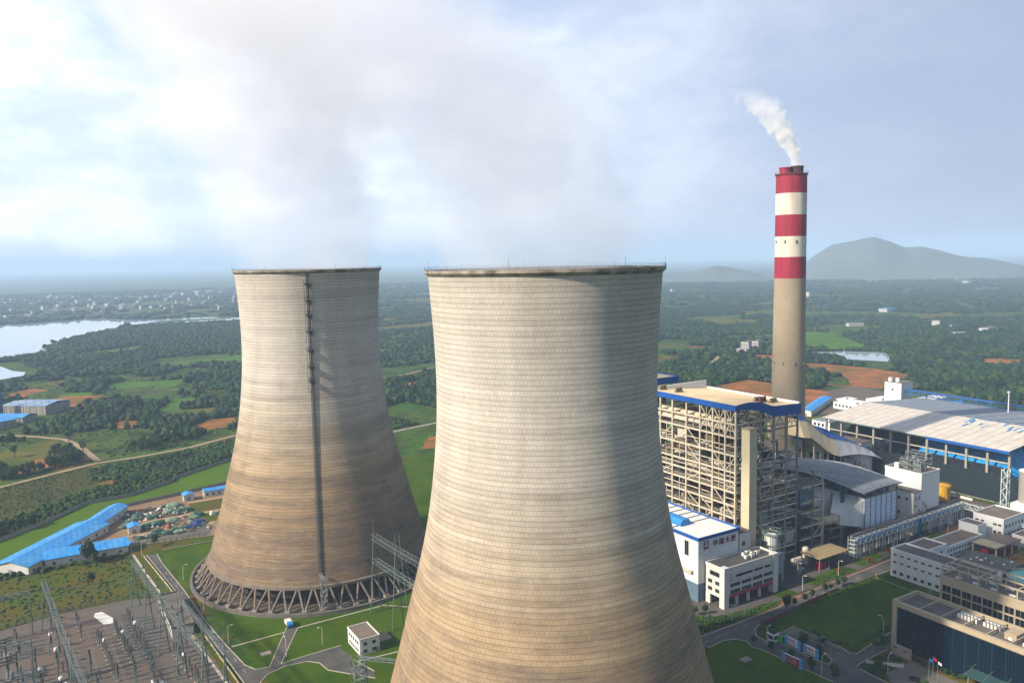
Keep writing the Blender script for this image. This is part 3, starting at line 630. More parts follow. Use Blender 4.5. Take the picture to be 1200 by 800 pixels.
    n3 = noise(t, m3.outputs[0], 1.0, 6, .65)
    colr = mixc(t, 1.0, colr, ramp(t, n3, [(.30, .84), (.55, 1.0)]), 'MULTIPLY')
    n4 = noise(t, g.outputs['Position'], .9, 4, .7)
    colr = mixc(t, 1.0, colr, ramp(t, n4, [(.3, .88), (.6, 1.0)]), 'MULTIPLY')
    L(t, colr, b.inputs['Base Color'])
    bp = N(t, 'ShaderNodeBump'); bp.inputs['Strength'].default_value = .5; bp.inputs['Distance'].default_value = .12; L(t, br.outputs['Fac'], bp.inputs['Height']); bp.invert = True
    L(t, bp.outputs[0], b.inputs['Normal']); return m
def revolve_uv(name, prof, n, m, parent):
    """surface of revolution round the thing's origin with u along the girth in metres and v = height"""
    me = bpy.data.meshes.new(name); vs = []; k = len(prof)
    for r_, z in prof:
        for i in range(n + 1):
            t_ = 2 * math.pi * i / n; vs.append((r_ * math.sin(t_), r_ * math.cos(t_), z))
    fs = [(j * (n + 1) + i + 1, j * (n + 1) + i, (j + 1) * (n + 1) + i, (j + 1) * (n + 1) + i + 1) for j in range(k - 1) for i in range(n)]
    me.from_pydata(vs, [], fs); me.materials.append(m); uvl = me.uv_layers.new(name='UVMap')
    idx = np.empty(len(me.loops), np.int32); me.loops.foreach_get('vertex_index', idx)
    uu = (idx % (n + 1)) / n * 230.0; vv = np.array([vs[i][2] for i in idx])
    uvl.data.foreach_set('uv', np.stack([uu, vv], 1).astype(np.float32).reshape(-1)); me.polygons.foreach_set('use_smooth', [True] * len(me.polygons)); me.update()
    o = bpy.data.objects.new(name, me); COL.objects.link(o); o.parent = parent; return o
rust_conc = mat('leg_concrete', (.27, .215, .175), .9, (.15, .12, .10), .3, .6)
inner_conc = mat('inner_shell_concrete', (.25, .22, .19), .95, (.14, .13, .12), .1, .6)
rim_mat = mat('rim_concrete', (.46, .41, .34), .9, (.13, .11, .09), .25, 1.0, detail=8)
def cooling_tower(name, label, cx, cy, m, leg_parts=True):
    T = thing(name, label, 'cooling tower', (cx, cy, 0))
    sp = smooth_prof(); revolve_uv('shell', sp, 192, m, T)
    b = MB(); b.lathe(cx, cy, [(r_ - .7, z) for r_, z in sp][::-1], 96); b.build('inner_shell', inner_conc, T, smooth=True)
    b = MB(); b.lathe(cx, cy, [(52.6, 8.9), (54.3, 8.9), (54.3, 10.1), (53.3, 10.3)], 144); b.build('ring_beam', rust_conc, T)
    rt_ = prof_r(148.4); b = MB()
    b.lathe(cx, cy, [(rt_ - .9, 148.2), (rt_ + .05, 147.6), (rt_ + .95, 148.5), (rt_ + .95, 149.3), (rt_ + .75, 149.3), (rt_ + .75, 148.8), (rt_ - .9, 148.8)], 144, closed=True)
    b.build('rim_walkway', rim_mat, T)
    b = MB()
    for i in range(120):
        t_ = 2 * math.pi * i / 120; p = (cx + (rt_ + .85) * math.cos(t_), cy + (rt_ + .85) * math.sin(t_)); b.beam((*p, 149.2), (*p, 150.1), .04)
        t2 = 2 * math.pi * (i + 1) / 120; q = (cx + (rt_ + .85) * math.cos(t2), cy + (rt_ + .85) * math.sin(t2))
        b.beam((*p, 150.1), (*q, 150.1), .035)
    b.build('rim_railing', dark_steel, T)
    for i in range(7):
        t_ = 2 * math.pi * (i + .3) / 7; p = (cx + (rt_ + .8) * math.cos(t_), cy + (rt_ + .8) * math.sin(t_)); MB().cyl((*p, 149.2), (*p, 152.3), .05, .03, 6).build('lightning_rod', dark_steel, T)
    # V legs on pedestals
    npair = 50; leg0 = None; rb, rtp = 59.0, 53.5
    for i in range(npair):
        t_ = 2 * math.pi * i / npair; bx, by = cx + rb * math.cos(t_), cy + rb * math.sin(t_)
        ped = MB(); e = Vector((math.cos(t_), math.sin(t_), 0)); s_ = Vector((-e.y, e.x, 0)); c_ = Vector((bx, by, 0))
        vs = [c_ + e * a + s_ * d for a, d in ((-1.2, -1.1), (1.2, -1.1), (1.2, 1.1), (-1.2, 1.1))]
        ped.prism([(v.x, v.y) for v in vs], -.5, 1.7); ped.build('pedestal', conc, T)
        for sgn in (-1, 1):
            t2 = t_ + sgn * math.pi / npair * .92; q = (cx + rtp * math.cos(t2), cy + rtp * math.sin(t2), 9.4)
            p = c_ + s_ * sgn * .45 + Vector((0, 0, 1.5))
            MB().cyl(p, q, .48, n=8).build('leg', rust_conc, T)
    b = MB(); b.lathe(cx, cy, [(61.2, 0.0), (61.2, 1.6), (62.4, 1.6), (62.4, 0.0)], 144); b.build('basin_wall', conc_dark, T)
    b = MB(); b.lathe(cx, cy, [(61.2, .12), (58, .12), (0.1, .12)], 96); b.build('basin_floor', mat('basin_floor', (.16, .13, .10), .9, (.07, .07, .06), .06, .8), T)
    b = MB(); b.lathe(cx, cy, [(51.5, 4.5), (51.5, 9.6), (0.1, 9.6)], 96); b.lathe(cx, cy, [(0.1, 4.5), (51.5, 4.5)], 96)
    b.build('fill_pack', mat('fill_pack', (.05, .05, .052), .9), T)
    b = MB()
    for i in range(40):
        t_ = 2 * math.pi * i / 40; r_ = 48 if i % 2 else 42; b.box(cx + r_ * math.cos(t_) - .35, cy + r_ * math.sin(t_) - .35, .12, cx + r_ * math.cos(t_) + .35, cy + r_ * math.sin(t_) + .35, 4.5)
    b.build('fill_support', conc, T)
    return T
TL = cooling_tower('cooling_tower', 'farther cooling tower on the left, with a black ladder line down its shell', -127.2, 153.3, tower_mat('tower_concrete_far', 3.0, True))
TN = cooling_tower('cooling_tower', 'nearer cooling tower in the middle, its pale panelled shell cut by the bottom edge', -115.4, -36.6, tower_mat('tower_concrete_near', 8.0, False))
# ladder, cage platforms and the stair tower at the foot of the left one
az0 = math.atan2(CAM.y - 153.3, CAM.x + 127.2) - R(1.0)
ld = MB(); e = Vector((math.cos(az0), math.sin(az0), 0)); s_ = Vector((-e.y, e.x, 0)); ctr = Vector((-127.2, 153.3, 0))
pr_ = smooth_prof()
pts = [ctr + e * (r_ + .55) + Vector((0, 0, z)) for r_, z in pr_ if z > 14]
for a, c_ in zip(pts[:-1], pts[1:]):
    for s2 in (-.55, .55): ld.beam(a + s_ * s2, c_ + s_ * s2, .3)
    ld.beam(a - s_ * .55, a + s_ * .55, .16)
    ld.beam(a + s_ * .2, c_ + s_ * .2, .7, .3)
ld.build('ladder', dark_steel, TL)
for z in (143, 135.5, 129, 121.5, 113, 105.5, 99):
    r_ = prof_r(z); c_ = ctr + e * (r_ + 1.0) + Vector((0, 0, z)); b = MB()
    def q_(a, d, h_): return c_ + s_ * a + e * d + Vector((0, 0, h_ * 1.2))
    b.add([q_(-1.6, -1, 0), q_(1.2, -1, 0), q_(1.2, 1.1, 0), q_(-1.6, 1.1, 0), q_(-1.6, -1, .2), q_(1.2, -1, .2), q_(1.2, 1.1, .2), q_(-1.6, 1.1, .2)], [(0, 3, 2, 1), (4, 5, 6, 7), (0, 1, 5, 4), (1, 2, 6, 5), (2, 3, 7, 6), (3, 0, 4, 7)])
    for a in (-1.6, -.2, 1.2): b.beam(q_(a, 1.1, 0), q_(a, 1.1, 1.3), .2)
    b.beam(q_(-1.6, 1.1, 1.3), q_(1.2, 1.1, 1.3), .2); b.beam(q_(-1.6, -.8, 0), q_(-1.6, 1.1, 1.3), .2); b.box(c_.x - .9, c_.y - .9, z - 1.2, c_.x + .9, c_.y + .9, z); b.beam(q_(1.2, -.5, -1.6), q_(1.2, 1.0, 0), .14); b.beam(q_(-1.6, -.5, -4.6), q_(-1.6, .8, 0), .16)
    b.build('ladder_platform', dark_steel, TL)
def lattice_tower(name, label, x, y, z1, w_, n_, m=galv, bridge=None):
    T = thing(name, label, 'stair tower', (x, y, 0)); b = MB(); b.lattice((x, y, 0), (x, y, z1), w_, w_, n_, .16); b.build('tower_frame', m, T)
    b = MB()
    for k in range(int(z1 / 2.6)):
        z = 2.4 + k * 2.6; b.box(x - w_ / 2, y - w_ / 2, z, x + w_ / 2, y - w_ / 2 + w_ * .4, z + .1)
        s2 = 1 if k % 2 else -1; b.beam((x - s2 * w_ * .45, y + w_ * .2, z - 2.5), (x + s2 * w_ * .45, y + w_ * .2, z), .7, .15)
    b.build('stair_flights', m, T)
    if bridge: MB().lattice((x, y, z1 - .6), bridge, 1.0, 1.0, 6, .1).build('access_bridge', m, T)
    return T
fx, fy = ctr.x + e.x * 59.5, ctr.y + e.y * 59.5
lattice_tower('stair_tower', 'slim steel stair tower against the legs of the left cooling tower', fx + 1.5, fy - .2, 15, 2.4, 7, grey_steel, (ctr.x + e.x * 53.5, ctr.y + e.y * 53.5, 15.5))
lattice_tower('stair_tower', 'green steel lattice stair tower at the foot of the nearer cooling tower', -156.5, 22.5, 15.5, 4.2, 6, galv, (-146, 9.5, 16))
lorry = thing('utility_truck', 'small blue and white truck at the end of the path under the left cooling tower', 'truck', (-161.5, 92.0, .104))
b = MB().box(-162.6, 91.2, .6, -160.4, 94.6, .9); b.build('chassis', dark_steel, lorry)
b = MB().prism([(-162.6, 89.6), (-160.4, 89.6), (-160.4, 91.1), (-162.6, 91.1)], [.7] * 4, [1.9, 1.9, 2.6, 2.6]); b.build('cab', blue_bright, lorry)
MB().box(-162.7, 91.3, .95, -160.3, 94.7, 2.5).build('cargo_box', white_paint, lorry)
for sx in (-162.6, -160.65):
    for sy in (90.4, 93.8): MB().cyl((sx, sy, .5), (sx + .28, sy, .5), .42, n=10).build('wheel', black_rub, lorry)

# ================================================================ CHIMNEY
cx, cy = 187.8, 122.2
CH = thing('chimney', 'tall concrete chimney with red and white bands and two flue mouths', 'chimney', (cx, cy, 0))
def chr(z): return float(np.interp(z, [0, 50, 136, 203.5], [12.2, 10.9, 10.0, 9.75]))
chc = mat('chimney_concrete', (.46, .38, .275), .9, (.36, .29, .20), .06, .8, stretch=(.6, .6, .35), bump=.1, detail=8)
chr_red = mat('chimney_red', (.44, .014, .055), .7, (.24, .02, .04), .35, .9, stretch=(1, 1, .12), detail=8); chw = mat('chimney_white', (.78, .73, .64), .8, (.50, .44, .36), .3, .75, stretch=(1, 1, .1), detail=8)
for nm, za, zb, m_ in (('shaft', 0, 136, chc), ('red_band', 136, 150, chr_red), ('white_band', 150, 163.4, chw), ('red_band', 163.4, 177.4, chr_red), ('white_band', 177.4, 191.3, chw), ('red_band', 191.3, 203.2, chr_red)):
    b = MB(); zs = np.linspace(za, zb, 12 if za == 0 else 3); b.lathe(cx, cy, [(chr(z), z) for z in zs], 64); b.build(nm, m_, CH, smooth=True)
b = MB(); b.lathe(cx, cy, [(9.6, 203.1), (10.35, 203.1), (10.35, 203.9), (0.1, 203.9)], 48); b.build('crown_slab', mat('rust_red', (.17, .03, .03), .8), CH)
toR = Vector((rt.x, rt.y)).normalized()
for s2, m_, h_ in ((-4.0, chr_red, 208.2), (3.6, mat('soot_red', (.05, .025, .03), .8, (.14, .02, .03), .3, .6), 209.0)):
    x, y = cx + toR.x * s2, cy + toR.y * s2; b = MB(); b.lathe(x, y, [(3.9, 203.9), (3.9, h_ - .8), (4.15, h_ - .8), (4.15, h_), (3.4, h_), (3.4, 204.5)], 32); b.build('flue_mouth', m_, CH)
b = MB(); b.lathe(cx, cy, [(10.3, 204.9), (10.45, 204.9), (10.45, 205.0), (10.3, 205.0)], 48, closed=True)
for i in range(24): t_ = 6.2832 * i / 24; b.beam((cx + 10.3 * math.cos(t_), cy + 10.3 * math.sin(t_), 203.9), (cx + 10.3 * math.cos(t_), cy + 10.3 * math.sin(t_), 205), .07)
b.build('crown_railing', dark_steel, CH)
for z in (160, 80):
    for k in range(4):
        t_ = math.atan2(CAM.y - cy, CAM.x - cx) + R(-60 + 40 * k); r_ = chr(z) + .12
        x, y = cx + r_ * math.cos(t_), cy + r_ * math.sin(t_); MB().box(x - .5, y - .5, z - .9, x + .5, y + .5, z + .9).build('aviation_light', grey_steel, CH)
# spiral of formwork rings on the shaft
# ================================================================ LEFT: SWITCHYARD
def gantry(name, label, pts, zg, ztop, gw=1.6, aframe=4.0, group=None, wires=True):
    """A-frame posts joined by lattice girders"""
    T = thing(name, label, 'gantry', (pts[0][0], pts[0][1], 0), group)
    for (x, y) in pts:
        MB().cyl((x, y, zg), (x, y, ztop), .17, .08, 6).build('spire', teal_steel, T)
        for s2 in (-1, 1): MB().cyl((x + s2 * aframe / 2, y, 0), (x, y, zg + .5), .24, .2, 8).build('post', teal_steel, T)
        MB().beam((x - aframe * .25, y, zg / 2), (x + aframe * .25, y, zg / 2), .2).build('post_tie', teal_steel, T)
    for (x, y), (x2, y2) in zip(pts[:-1], pts[1:]):
        d = math.hypot(x2 - x, y2 - y); b = MB(); n_ = max(3, int(d / 1.6)); b.lattice((x, y, zg), (x2, y2, zg), gw, gw, n_, .08); b.build('girder', galv, T)
    if wires:
        for (x, y), (x2, y2) in zip(pts[:-1], pts[1:]):
            for f in (.22, .5, .78):
                xm, ym = x + (x2 - x) * f, y + (y2 - y) * f
                for s2 in (-1, 1):
                    MB().cyl((xm, ym, zg - .9), (xm + s2 * 2.9, ym, zg - 1.9), .17, n=6).build('insulator_string', porcelain, T)
                    MB().tube([(xm + s2 * 2.9, ym, zg - 1.9), (xm + s2 * 6, ym, zg - 3.2), (xm + s2 * 9.5, ym, zg - 3.6)], .055, 5).build('conductor', teal_steel, T)
    return T
gantry('busbar_gantry', 'long lattice gantry through the middle of the switchyard, running down from the grass', [(-248.5, 147), (-246.5, 121), (-244.5, 95), (-242, 66), (-239, 36)], 21, 30.5)
gantry('busbar_gantry', 'long lattice gantry beside the white relay building and the asphalt road', [(-213.9, 151), (-211.7, 123.6), (-209.5, 97.6), (-207, 71.8), (-203.5, 45)], 21, 31)
gantry('busbar_gantry', 'shorter lattice gantry close to the road kerb', [(-202.5, 96), (-199.5, 68), (-197.2, 42)], 20, 27, 1.2, 2.6)
gantry('busbar_gantry', 'lattice gantry between the left cooling tower and the nearer one', [(-125.3, 84.6), (-123.9, 64.1), (-122, 43)], 34, 41.2, 2.2, 5.0, wires=False)
gt = [o for o in COL.objects if o.get('label', '').startswith('lattice gantry between')][0]
for a, c_ in (((-125.3, 84.6), (-123.9, 64.1)), ((-123.9, 64.1), (-122, 43))):
    b = MB(); b.lattice((*a, 23.5), (*c_, 23.5), 2.0, 2.0, 12, .09); b.build('girder', galv, gt)
for i, (x, y) in enumerate(((-119.7, 84.7), (-112.6, 79.9))):
    MB().cyl((x, y, 0), (x - 3, y - .3, 34), .25, .18, 8).build('post', teal_steel, gt)
for zz in (20, 28):
    for yy in (80, 74, 68): MB().tube([(-124.4, yy, zz + 3), (-120, yy, zz), (-112, yy - 1, zz - 1.5)], .06, 5).build('conductor', teal_steel, gt)
# long sagging conductors strung across the yard between the gantries
for k, (ya, yb) in enumerate(((140, 144), (132, 136), (112, 116), (104, 108), (88, 92), (80, 84), (60, 64), (52, 57), (46, 50))):
    T = thing('overhead_line', 'sagging overhead conductors spanning the switchyard between the two long gantries', 'overhead line', (-228, ya, 0), 'overhead lines across the switchyard')
    for j in range(2):
        pts = [(-247 + (147 - ya) * .08 + 36 * q, ya + (yb - ya) * q + j * 1.6, 20 - 4 * 3.0 * q * (1 - q)) for q in np.linspace(0, 1, 9)]; MB().tube(pts, .05, 5).build('conductor', teal_steel, T)
        for q in (pts[0], pts[-1]): MB().cyl((q[0], q[1], q[2] + .2), (q[0], q[1], q[2] - .9), .16, n=6).build('insulator_string', porcelain, T)
# portal nets at the left edge
for k, (y0_, zz) in enumerate(((145.5, 18), (95, 17.5), (70, 17))):
    T = thing('portal_frame', ('rearmost', 'middle', 'foremost')[k] + ' of the three broad lattice portals crossing the left edge of the switchyard', 'portal', (-254.5, y0_, 0))
    b = MB(); b.lattice((-253.5, y0_, zz), (-292, y0_ + 2, zz), 2.2, 1.4, 22, .12); b.build('girder', galv, T)
    for x in (-253.7, -272.5, -291.5):
        MB().cyl((x, y0_ - 1.6, 0), (x, y0_, zz + .5), .22, n=8).build('post', galv, T); MB().cyl((x, y0_ + 1.6, 0), (x, y0_, zz + .5), .22, n=8).build('post', galv, T)
        MB().cyl((x, y0_, zz), (x, y0_, zz + 8), .15, .07, 6).build('spire', galv, T)
    for x in (-258, -263, -268, -277, -283):
        MB().tube([(x, y0_, zz - .6), (x + 1.5, y0_ - 3, zz - 7), (x + 4, y0_ - 5, zz - 10)], .05, 5).build('conductor', galv, T)
        MB().cyl((x, y0_, zz - .6), (x + .3, y0_ - .8, zz - 2.6), .2, n=6).build('insulator_string', porcelain, T)
# insulator columns
def insulator(h_=5.6):
    T = thing('insulator_column', 'dark porcelain insulator column on a slim steel stand', 'insulator', (0, 0, 0))
    MB().box(-.5, -.5, 0, .5, .5, .25).build('footing', conc, T)
    MB().cyl((0, 0, .25), (0, 0, 2.6), .17, n=8).build('stand', galv, T)
    b = MB(); pf = []
    for i in range(9): z = 2.6 + i * (h_ - 2.6) / 9; pf += [(.2, z), (.40, z + .1), (.2, z + .2)]
    b.lathe(0, 0, pf + [(.2, h_), (.02, h_)], 10); b.build('porcelain_stack', porcelain, T)
    MB().cyl((0, 0, h_), (0, 0, h_ + .35), .22, n=8).build('cap', galv, T)
    return T
ins0 = insulator(); first = [True]
def place_ins(x, y, s_, label, group):
    if first[0]:
        first[0] = False; ins0.location = (x, y, .06); ins0.scale = (s_,) * 3; ins0['label'] = label; ins0['group'] = group
    else: dup(ins0, (x, y, .06), 0, s_, label, group)
rows = [(-231.2, 122.1, -227.8, 83, 11, 'insulator column in the left of the three inner rows'), (-224.6, 128.5, -221.6, 95.7, 11, 'insulator column in the middle of the three inner rows'), (-218.9, 137.1, -216.0, 96.8, 12, 'insulator column in the right of the three inner rows'),
        (-237.8, 147, -236.7, 127.6, 5, 'insulator column of the short row by the rear fence'), (-260.3, 141.7, -258.3, 124, 5, 'insulator column of the short row under the left portals'), (-206.5, 92, -203.0, 62, 9, 'insulator column in the row in front of the relay building'),
        (-240.5, 82, -238, 62, 5, 'insulator column of the short row beside the central gantry'), (-258, 104, -256, 80, 6, 'insulator column left of the central gantry')]
for x0, y0, x1, y1, n_, lb in rows:
    for i in range(n_):
        f = i / (n_ - 1); place_ins(x0 + (x1 - x0) * f + RS.uniform(-.2, .2), y0 + (y1 - y0) * f, 1.28 if i % 3 else 1.05, lb, lb.replace('insulator column', 'insulator columns'))
# instrument transformers with white heads
T0 = thing('current_transformer', 'current transformer with a white round head standing among the insulator rows', 'transformer', (-229.6, 108, .06), 'white-headed current transformers')
MB().box(-230.1, 107.5, .06, -229.1, 108.5, .3).build('footing', conc, T0); MB().cyl((-229.6, 108, .3), (-229.6, 108, 2.8), .2, n=8).build('stand', galv, T0)
MB().cyl((-229.6, 108, 2.8), (-229.6, 108, 5.6), .42, .32, 10).build('porcelain_stack', porcelain, T0)
b = MB(); b.lathe(-229.6, 108, [(.3, 5.6), (.75, 5.9), (.8, 6.6), (.5, 7.0), (.02, 7.1)], 12); b.build('head', white_clean, T0)
for x, y in ((-222.6, 112), (-217.5, 118), (-247.5, 126), (-246.2, 110), (-245.5, 84), (-244.2, 78), (-243, 68), (-251.8, 96), (-205, 78)): dup(T0, (x, y, .06))
# disconnector frames (stepped tubular busbars)
for k, (x, y) in enumerate(((-238.5, 98), (-237.5, 78), (-206.5, 52), (-219, 84), (-256, 112), (-254, 88))):
    lab = ('beside the central gantry, rear one', 'beside the central gantry, front one', 'near the bottom of the road', 'in front of the right insulator row', 'under the rear left portal', 'under the middle left portal')[k]
    T = thing('disconnector_frame', 'green tubular busbar frame ' + lab, 'busbar frame', (x, y, .06))
    for j in range(3):
        yy = y - j * 4.5
        for dx in (-3, 3): MB().cyl((x + dx, yy, .06), (x + dx, yy, 6.5 + .01 * j), .19, n=8).build('stand', teal_steel, T); MB().cyl((x + dx, yy, 6.5), (x + dx, yy, 8.3), .32, n=8).build('insulator', porcelain, T)
        MB().cyl((x - 3.8, yy, 8.4), (x + 3.8, yy, 8.4), .13, n=6).build('busbar_tube', teal_steel, T)
    MB().beam((x - 3, y, 6.2), (x - 3, y - 9, 6.2), .25).build('tie_beam', teal_steel, T); MB().beam((x + 3, y, 6.2), (x + 3, y - 9, 6.2), .25).build('tie_beam', teal_steel, T)
# circuit breakers (dark horizontal tanks left)
for k, (x, y) in enumerate(((-262, 112), (-260, 78), (-263, 130))):
    T = thing('circuit_breaker', 'circuit breaker with dark horizontal arms, ' + ('middle', 'nearest', 'farthest')[k] + ' one at the left of the switchyard', 'circuit breaker', (x, y, .06))
    for j in range(3):
        yy = y - 3 * j; MB().cyl((x, yy, .06), (x, yy, 5), .3, n=8).build('stand', teal_steel, T); MB().cyl((x - 2.6, yy, 6.6), (x + 2.6, yy, 7.2), .38, n=8).build('breaker_arm', dark_steel, T); MB().cyl((x, yy, 5), (x, yy, 6.8), .3, n=8).build('insulator', porcelain, T)
    MB().box(x - .9, y - 7, .06, x + .9, y + 1, .7).build('base', conc, T)
T = thing('transformer_tank', 'grey boxy transformer with white conservator near the white relay building', 'transformer', (-216, 66, .06))
MB().box(-218, 63, .3, -214, 68, 3.4).build('tank', grey_steel, T); MB().cyl((-217.6, 64, 4.3), (-217.6, 67.5, 4.3), .5, n=10).build('conservator', white_paint, T)
for yy in (63.6, 65.5, 67.4): MB().cyl((-216, yy, 3.4), (-216, yy, 5.4), .25, .18, 8).build('bushing', porcelain, T)
for xx in (-218.5, -213.5): MB().box(xx - .3, 63.5, .5, xx + .3, 67.5, 3.1).build('radiator', galv, T)
sheet('white_sheet', [(-230, 153.6), (-227.4, 153.4), (-222.6, 140.5), (-224.5, 138), (-227.8, 139), (-230.8, 150)], .075, white_paint); 
o = COL.objects['white_sheet']; tag(o, 'white tarpaulin lying flat on the switchyard paving', 'tarpaulin'); del o['kind']
o.modifiers.new('thick', 'SOLIDIFY').thickness = .05
# cable trench covers
trench = mat('trench_cover', (.19, .155, .12), .9, (.12, .10, .09), .3, .8)
for pts in ([(-262, 108), (-240, 110)], [(-238, 60), (-214, 62)], [(-220, 52), (-205, 54)], [(-250, 150), (-220, 152)], [(-214, 100), (-206, 101)], [(-234, 135), (-233, 60)], [(-227.5, 140), (-224, 60)]): ribbon('cable_trench', pts, .8, .07, trench)
# relay building
T = thing('relay_building', 'long low white building with a dark flat roof on the edge of the switchyard', 'building', (-200.6, 128, 0))
MB().box(-205.0, 108, 0, -196.6, 146.5, 4.0).build('wall', white_paint, T)
MB().box(-205.15, 107.85, 4.0, -196.45, 146.65, 4.25).build('roof', roof_felt, T)
b = MB()
for q in ((-205.2, 107.8, -196.4, 108.1), (-205.2, 146.4, -196.4, 146.7), (-205.2, 108.1, -204.9, 146.4), (-196.7, 108.1, -196.4, 146.4)): b.box(q[0], q[1], 4.25, q[2], q[3], 4.9)
b.build('parapet', roof_tan, T); windows(T, '-x', -205.0, [(110 + 4.5 * i, 1.2, 112.4 + 4.5 * i, 2.8) for i in range(8)])
MB().box(-205.6, 143, 0, -205.02, 144.2, 2.3).build('door', grey_steel, T)
# fences of the yard
def fence(name, label, pts, h_, m, post_m=None, step=6.0, solid=True, th=.12):
    T = thing(name, label, 'fence', (pts[0][0], pts[0][1], 0)); n_ = 0; pb = MB()
    for (x0, y0), (x1, y1) in zip(pts[:-1], pts[1:]):
        d = math.hypot(x1 - x0, y1 - y0); k = max(1, round(d / step))
        if solid: pb.beam((x0, y0, h_ / 2), (x1, y1, h_ / 2), th, h_)
        else:
            for zz in (h_ - .08, h_ * .55, .35): pb.beam((x0, y0, zz), (x1, y1, zz), .06)
            for j in range(int(d / .6)): f = j * .6 / d; xx, yy = x0 + (x1 - x0) * f, y0 + (y1 - y0) * f; pb.beam((xx, yy, .1), (xx, yy, h_), .05)
        for j in range(k):
            if n_ < 95:
                f = j / k; xx, yy = x0 + (x1 - x0) * f, y0 + (y1 - y0) * f; MB().box(xx - .2, yy - .2, 0, xx + .2, yy + .2, h_ + .15).build('post', post_m or conc, T); n_ += 1
    pb.build('wall_panel' if solid else 'rails', m, T); return T
fence('perimeter_wall', 'grey boundary wall winding along the bright green strip on the left', [(-330, 230), (-300, 262), (-268, 288.5), (-247, 308.5), (-222, 339.5), (-197, 342), (-166, 363.5), (-163.5, 371), (-119, 402.5), (-60, 430)], 2.4, conc, conc, 5)
fence('storage_yard_wall', 'pale wall between the green strip and the scrap storage yard', [(-203, 318.2), (-170, 326), (-134, 336), (-100, 348)], 2.2, conc, conc, 5)
fence('yard_fence', 'thin wire fence along the rear edge of the switchyard paving', [(-300, 152), (-266, 158), (-241, 163), (-215, 162), (-206, 158)], 2.2, galv, galv, 3, False)
fence('storage_yard_fence', 'wire fence along the front of the storage yard gravel', [(-206, 237), (-190, 233.5), (-166, 231.5)], 2.2, galv, galv, 3, False)
fence('yard_wall', 'low cream wall on the left side of the asphalt road', [(-202.8, 216), (-200.5, 192), (-198, 165), (-195, 125), (-193, 97), (-190.5, 58), (-189, 20)], 1.1, mat('cream_wall', (.50, .40, .28), .9, (.38, .30, .2), .3, .5), None, 8)
# small white house on the lawn
T = thing('pump_house', 'small two-storey white house with a flat brown roof on the lawn between the cooling towers', 'house', (-141.5, 57.5, 0))
MB().box(-145.6, 51, 0, -137.4, 64.2, 6.1).build('wall', white_clean, T); MB().box(-145.3, 51.3, 6.1, -137.7, 63.9, 6.3).build('roof', roof_tan, T)
b = MB()
for q in ((-145.8, 50.8, -137.2, 51.15), (-145.8, 64.05, -137.2, 64.4), (-145.8, 51.15, -145.45, 64.05), (-137.55, 51.15, -137.2, 64.05)): b.box(q[0], q[1], 6.1, q[2], q[3], 6.65)
b.build('parapet', white_paint, T)
windows(T, '-x', -145.6, [(y, z, y + 1.0, z + 1.1) for z in (1.0, 4.0) for y in (52.6, 54.6, 57.0, 59.2, 61.4)]); windows(T, '-y', 51, [(x, z, x + 1.3, z + 1.1) for z in (.9, 3.8) for x in (-144.0, -140.4)])
MB().box(-138.9, 50.85, 0, -137.9, 50.98, 2.1).build('door', grey_steel, T)
T = thing('valve_platform', 'low concrete platform with pale railings behind the small white house', 'platform', (-132.5, 60, 0)); MB().box(-135, 57, 0, -129.5, 63.5, .5).build('slab', conc, T)
b = MB(); [b.beam((x, 57.1, .5), (x, 57.1, 1.5), .07) for x in np.arange(-135, -129, 1.2)]; b.beam((-135, 57.1, 1.5), (-129.5, 57.1, 1.5), .07); [b.beam((x, 63.4, .5), (x, 63.4, 1.5), .07) for x in np.arange(-135, -129, 1.2)]; b.beam((-135, 63.4, 1.5), (-129.5, 63.4, 1.5), .07); b.build('railing', white_paint, T)
# ---------------------------------------------------------------- blue sheds
def shed(name, label, x0, y0, x1, y1, hw, hr, axis, wall=white_paint, roof=blue_roof, over=.5, rotz=0.0, cat='shed', wins=0, door=True):
    cx_, cy_ = (x0 + x1) / 2, (y0 + y1) / 2; T = thing(name, label, cat, (cx_, cy_, 0))
    b = MB()
    if axis == 'x': b.box(x0, y0, 0, x1, y1, hw); b.add([(x0, y0, hw), (x0, y1, hw), (x0, cy_, hr - .02)], [(0, 1, 2)][::-1]); b.add([(x1, y0, hw), (x1, y1, hw), (x1, cy_, hr - .02)], [(0, 1, 2)])
    else: b.box(x0, y0, 0, x1, y1, hw); b.add([(x0, y0, hw), (x1, y0, hw), (cx_, y0, hr - .02)], [(0, 1, 2)]); b.add([(x0, y1, hw), (x1, y1, hw), (cx_, y1, hr - .02)], [(0, 1, 2)][::-1])
    b.build('wall', wall, T); MB().gable(x0, y0, x1, y1, hw + .03, hr, axis, over=over).build('roof', roof, T)
    if wins:
        n_ = wins
        if axis == 'x': windows(T, '-y', y0, [(x0 + (i + .5) * (x1 - x0) / n_ - .6, 1.0, x0 + (i + .5) * (x1 - x0) / n_ + .6, min(2.3, hw - .4)) for i in range(n_)])
        else: windows(T, '-x', x0, [(y0 + (i + .5) * (y1 - y0) / n_ - .6, 1.0, y0 + (i + .5) * (y1 - y0) / n_ + .6, min(2.3, hw - .4)) for i in range(n_)])
    if door:
        if axis == 'x': MB().box(x0 - .1, cy_ - 1, 0, x0 - .02, cy_ + 1, min(2.6, hw - .2)).build('door', grey_steel, T)
        else: MB().box(cx_ - 1, y0 - .1, 0, cx_ + 1, y0 - .02, min(2.6, hw - .2)).build('door', grey_steel, T)
    if rotz: T.rotation_euler = (0, 0, R(rotz))
    return T
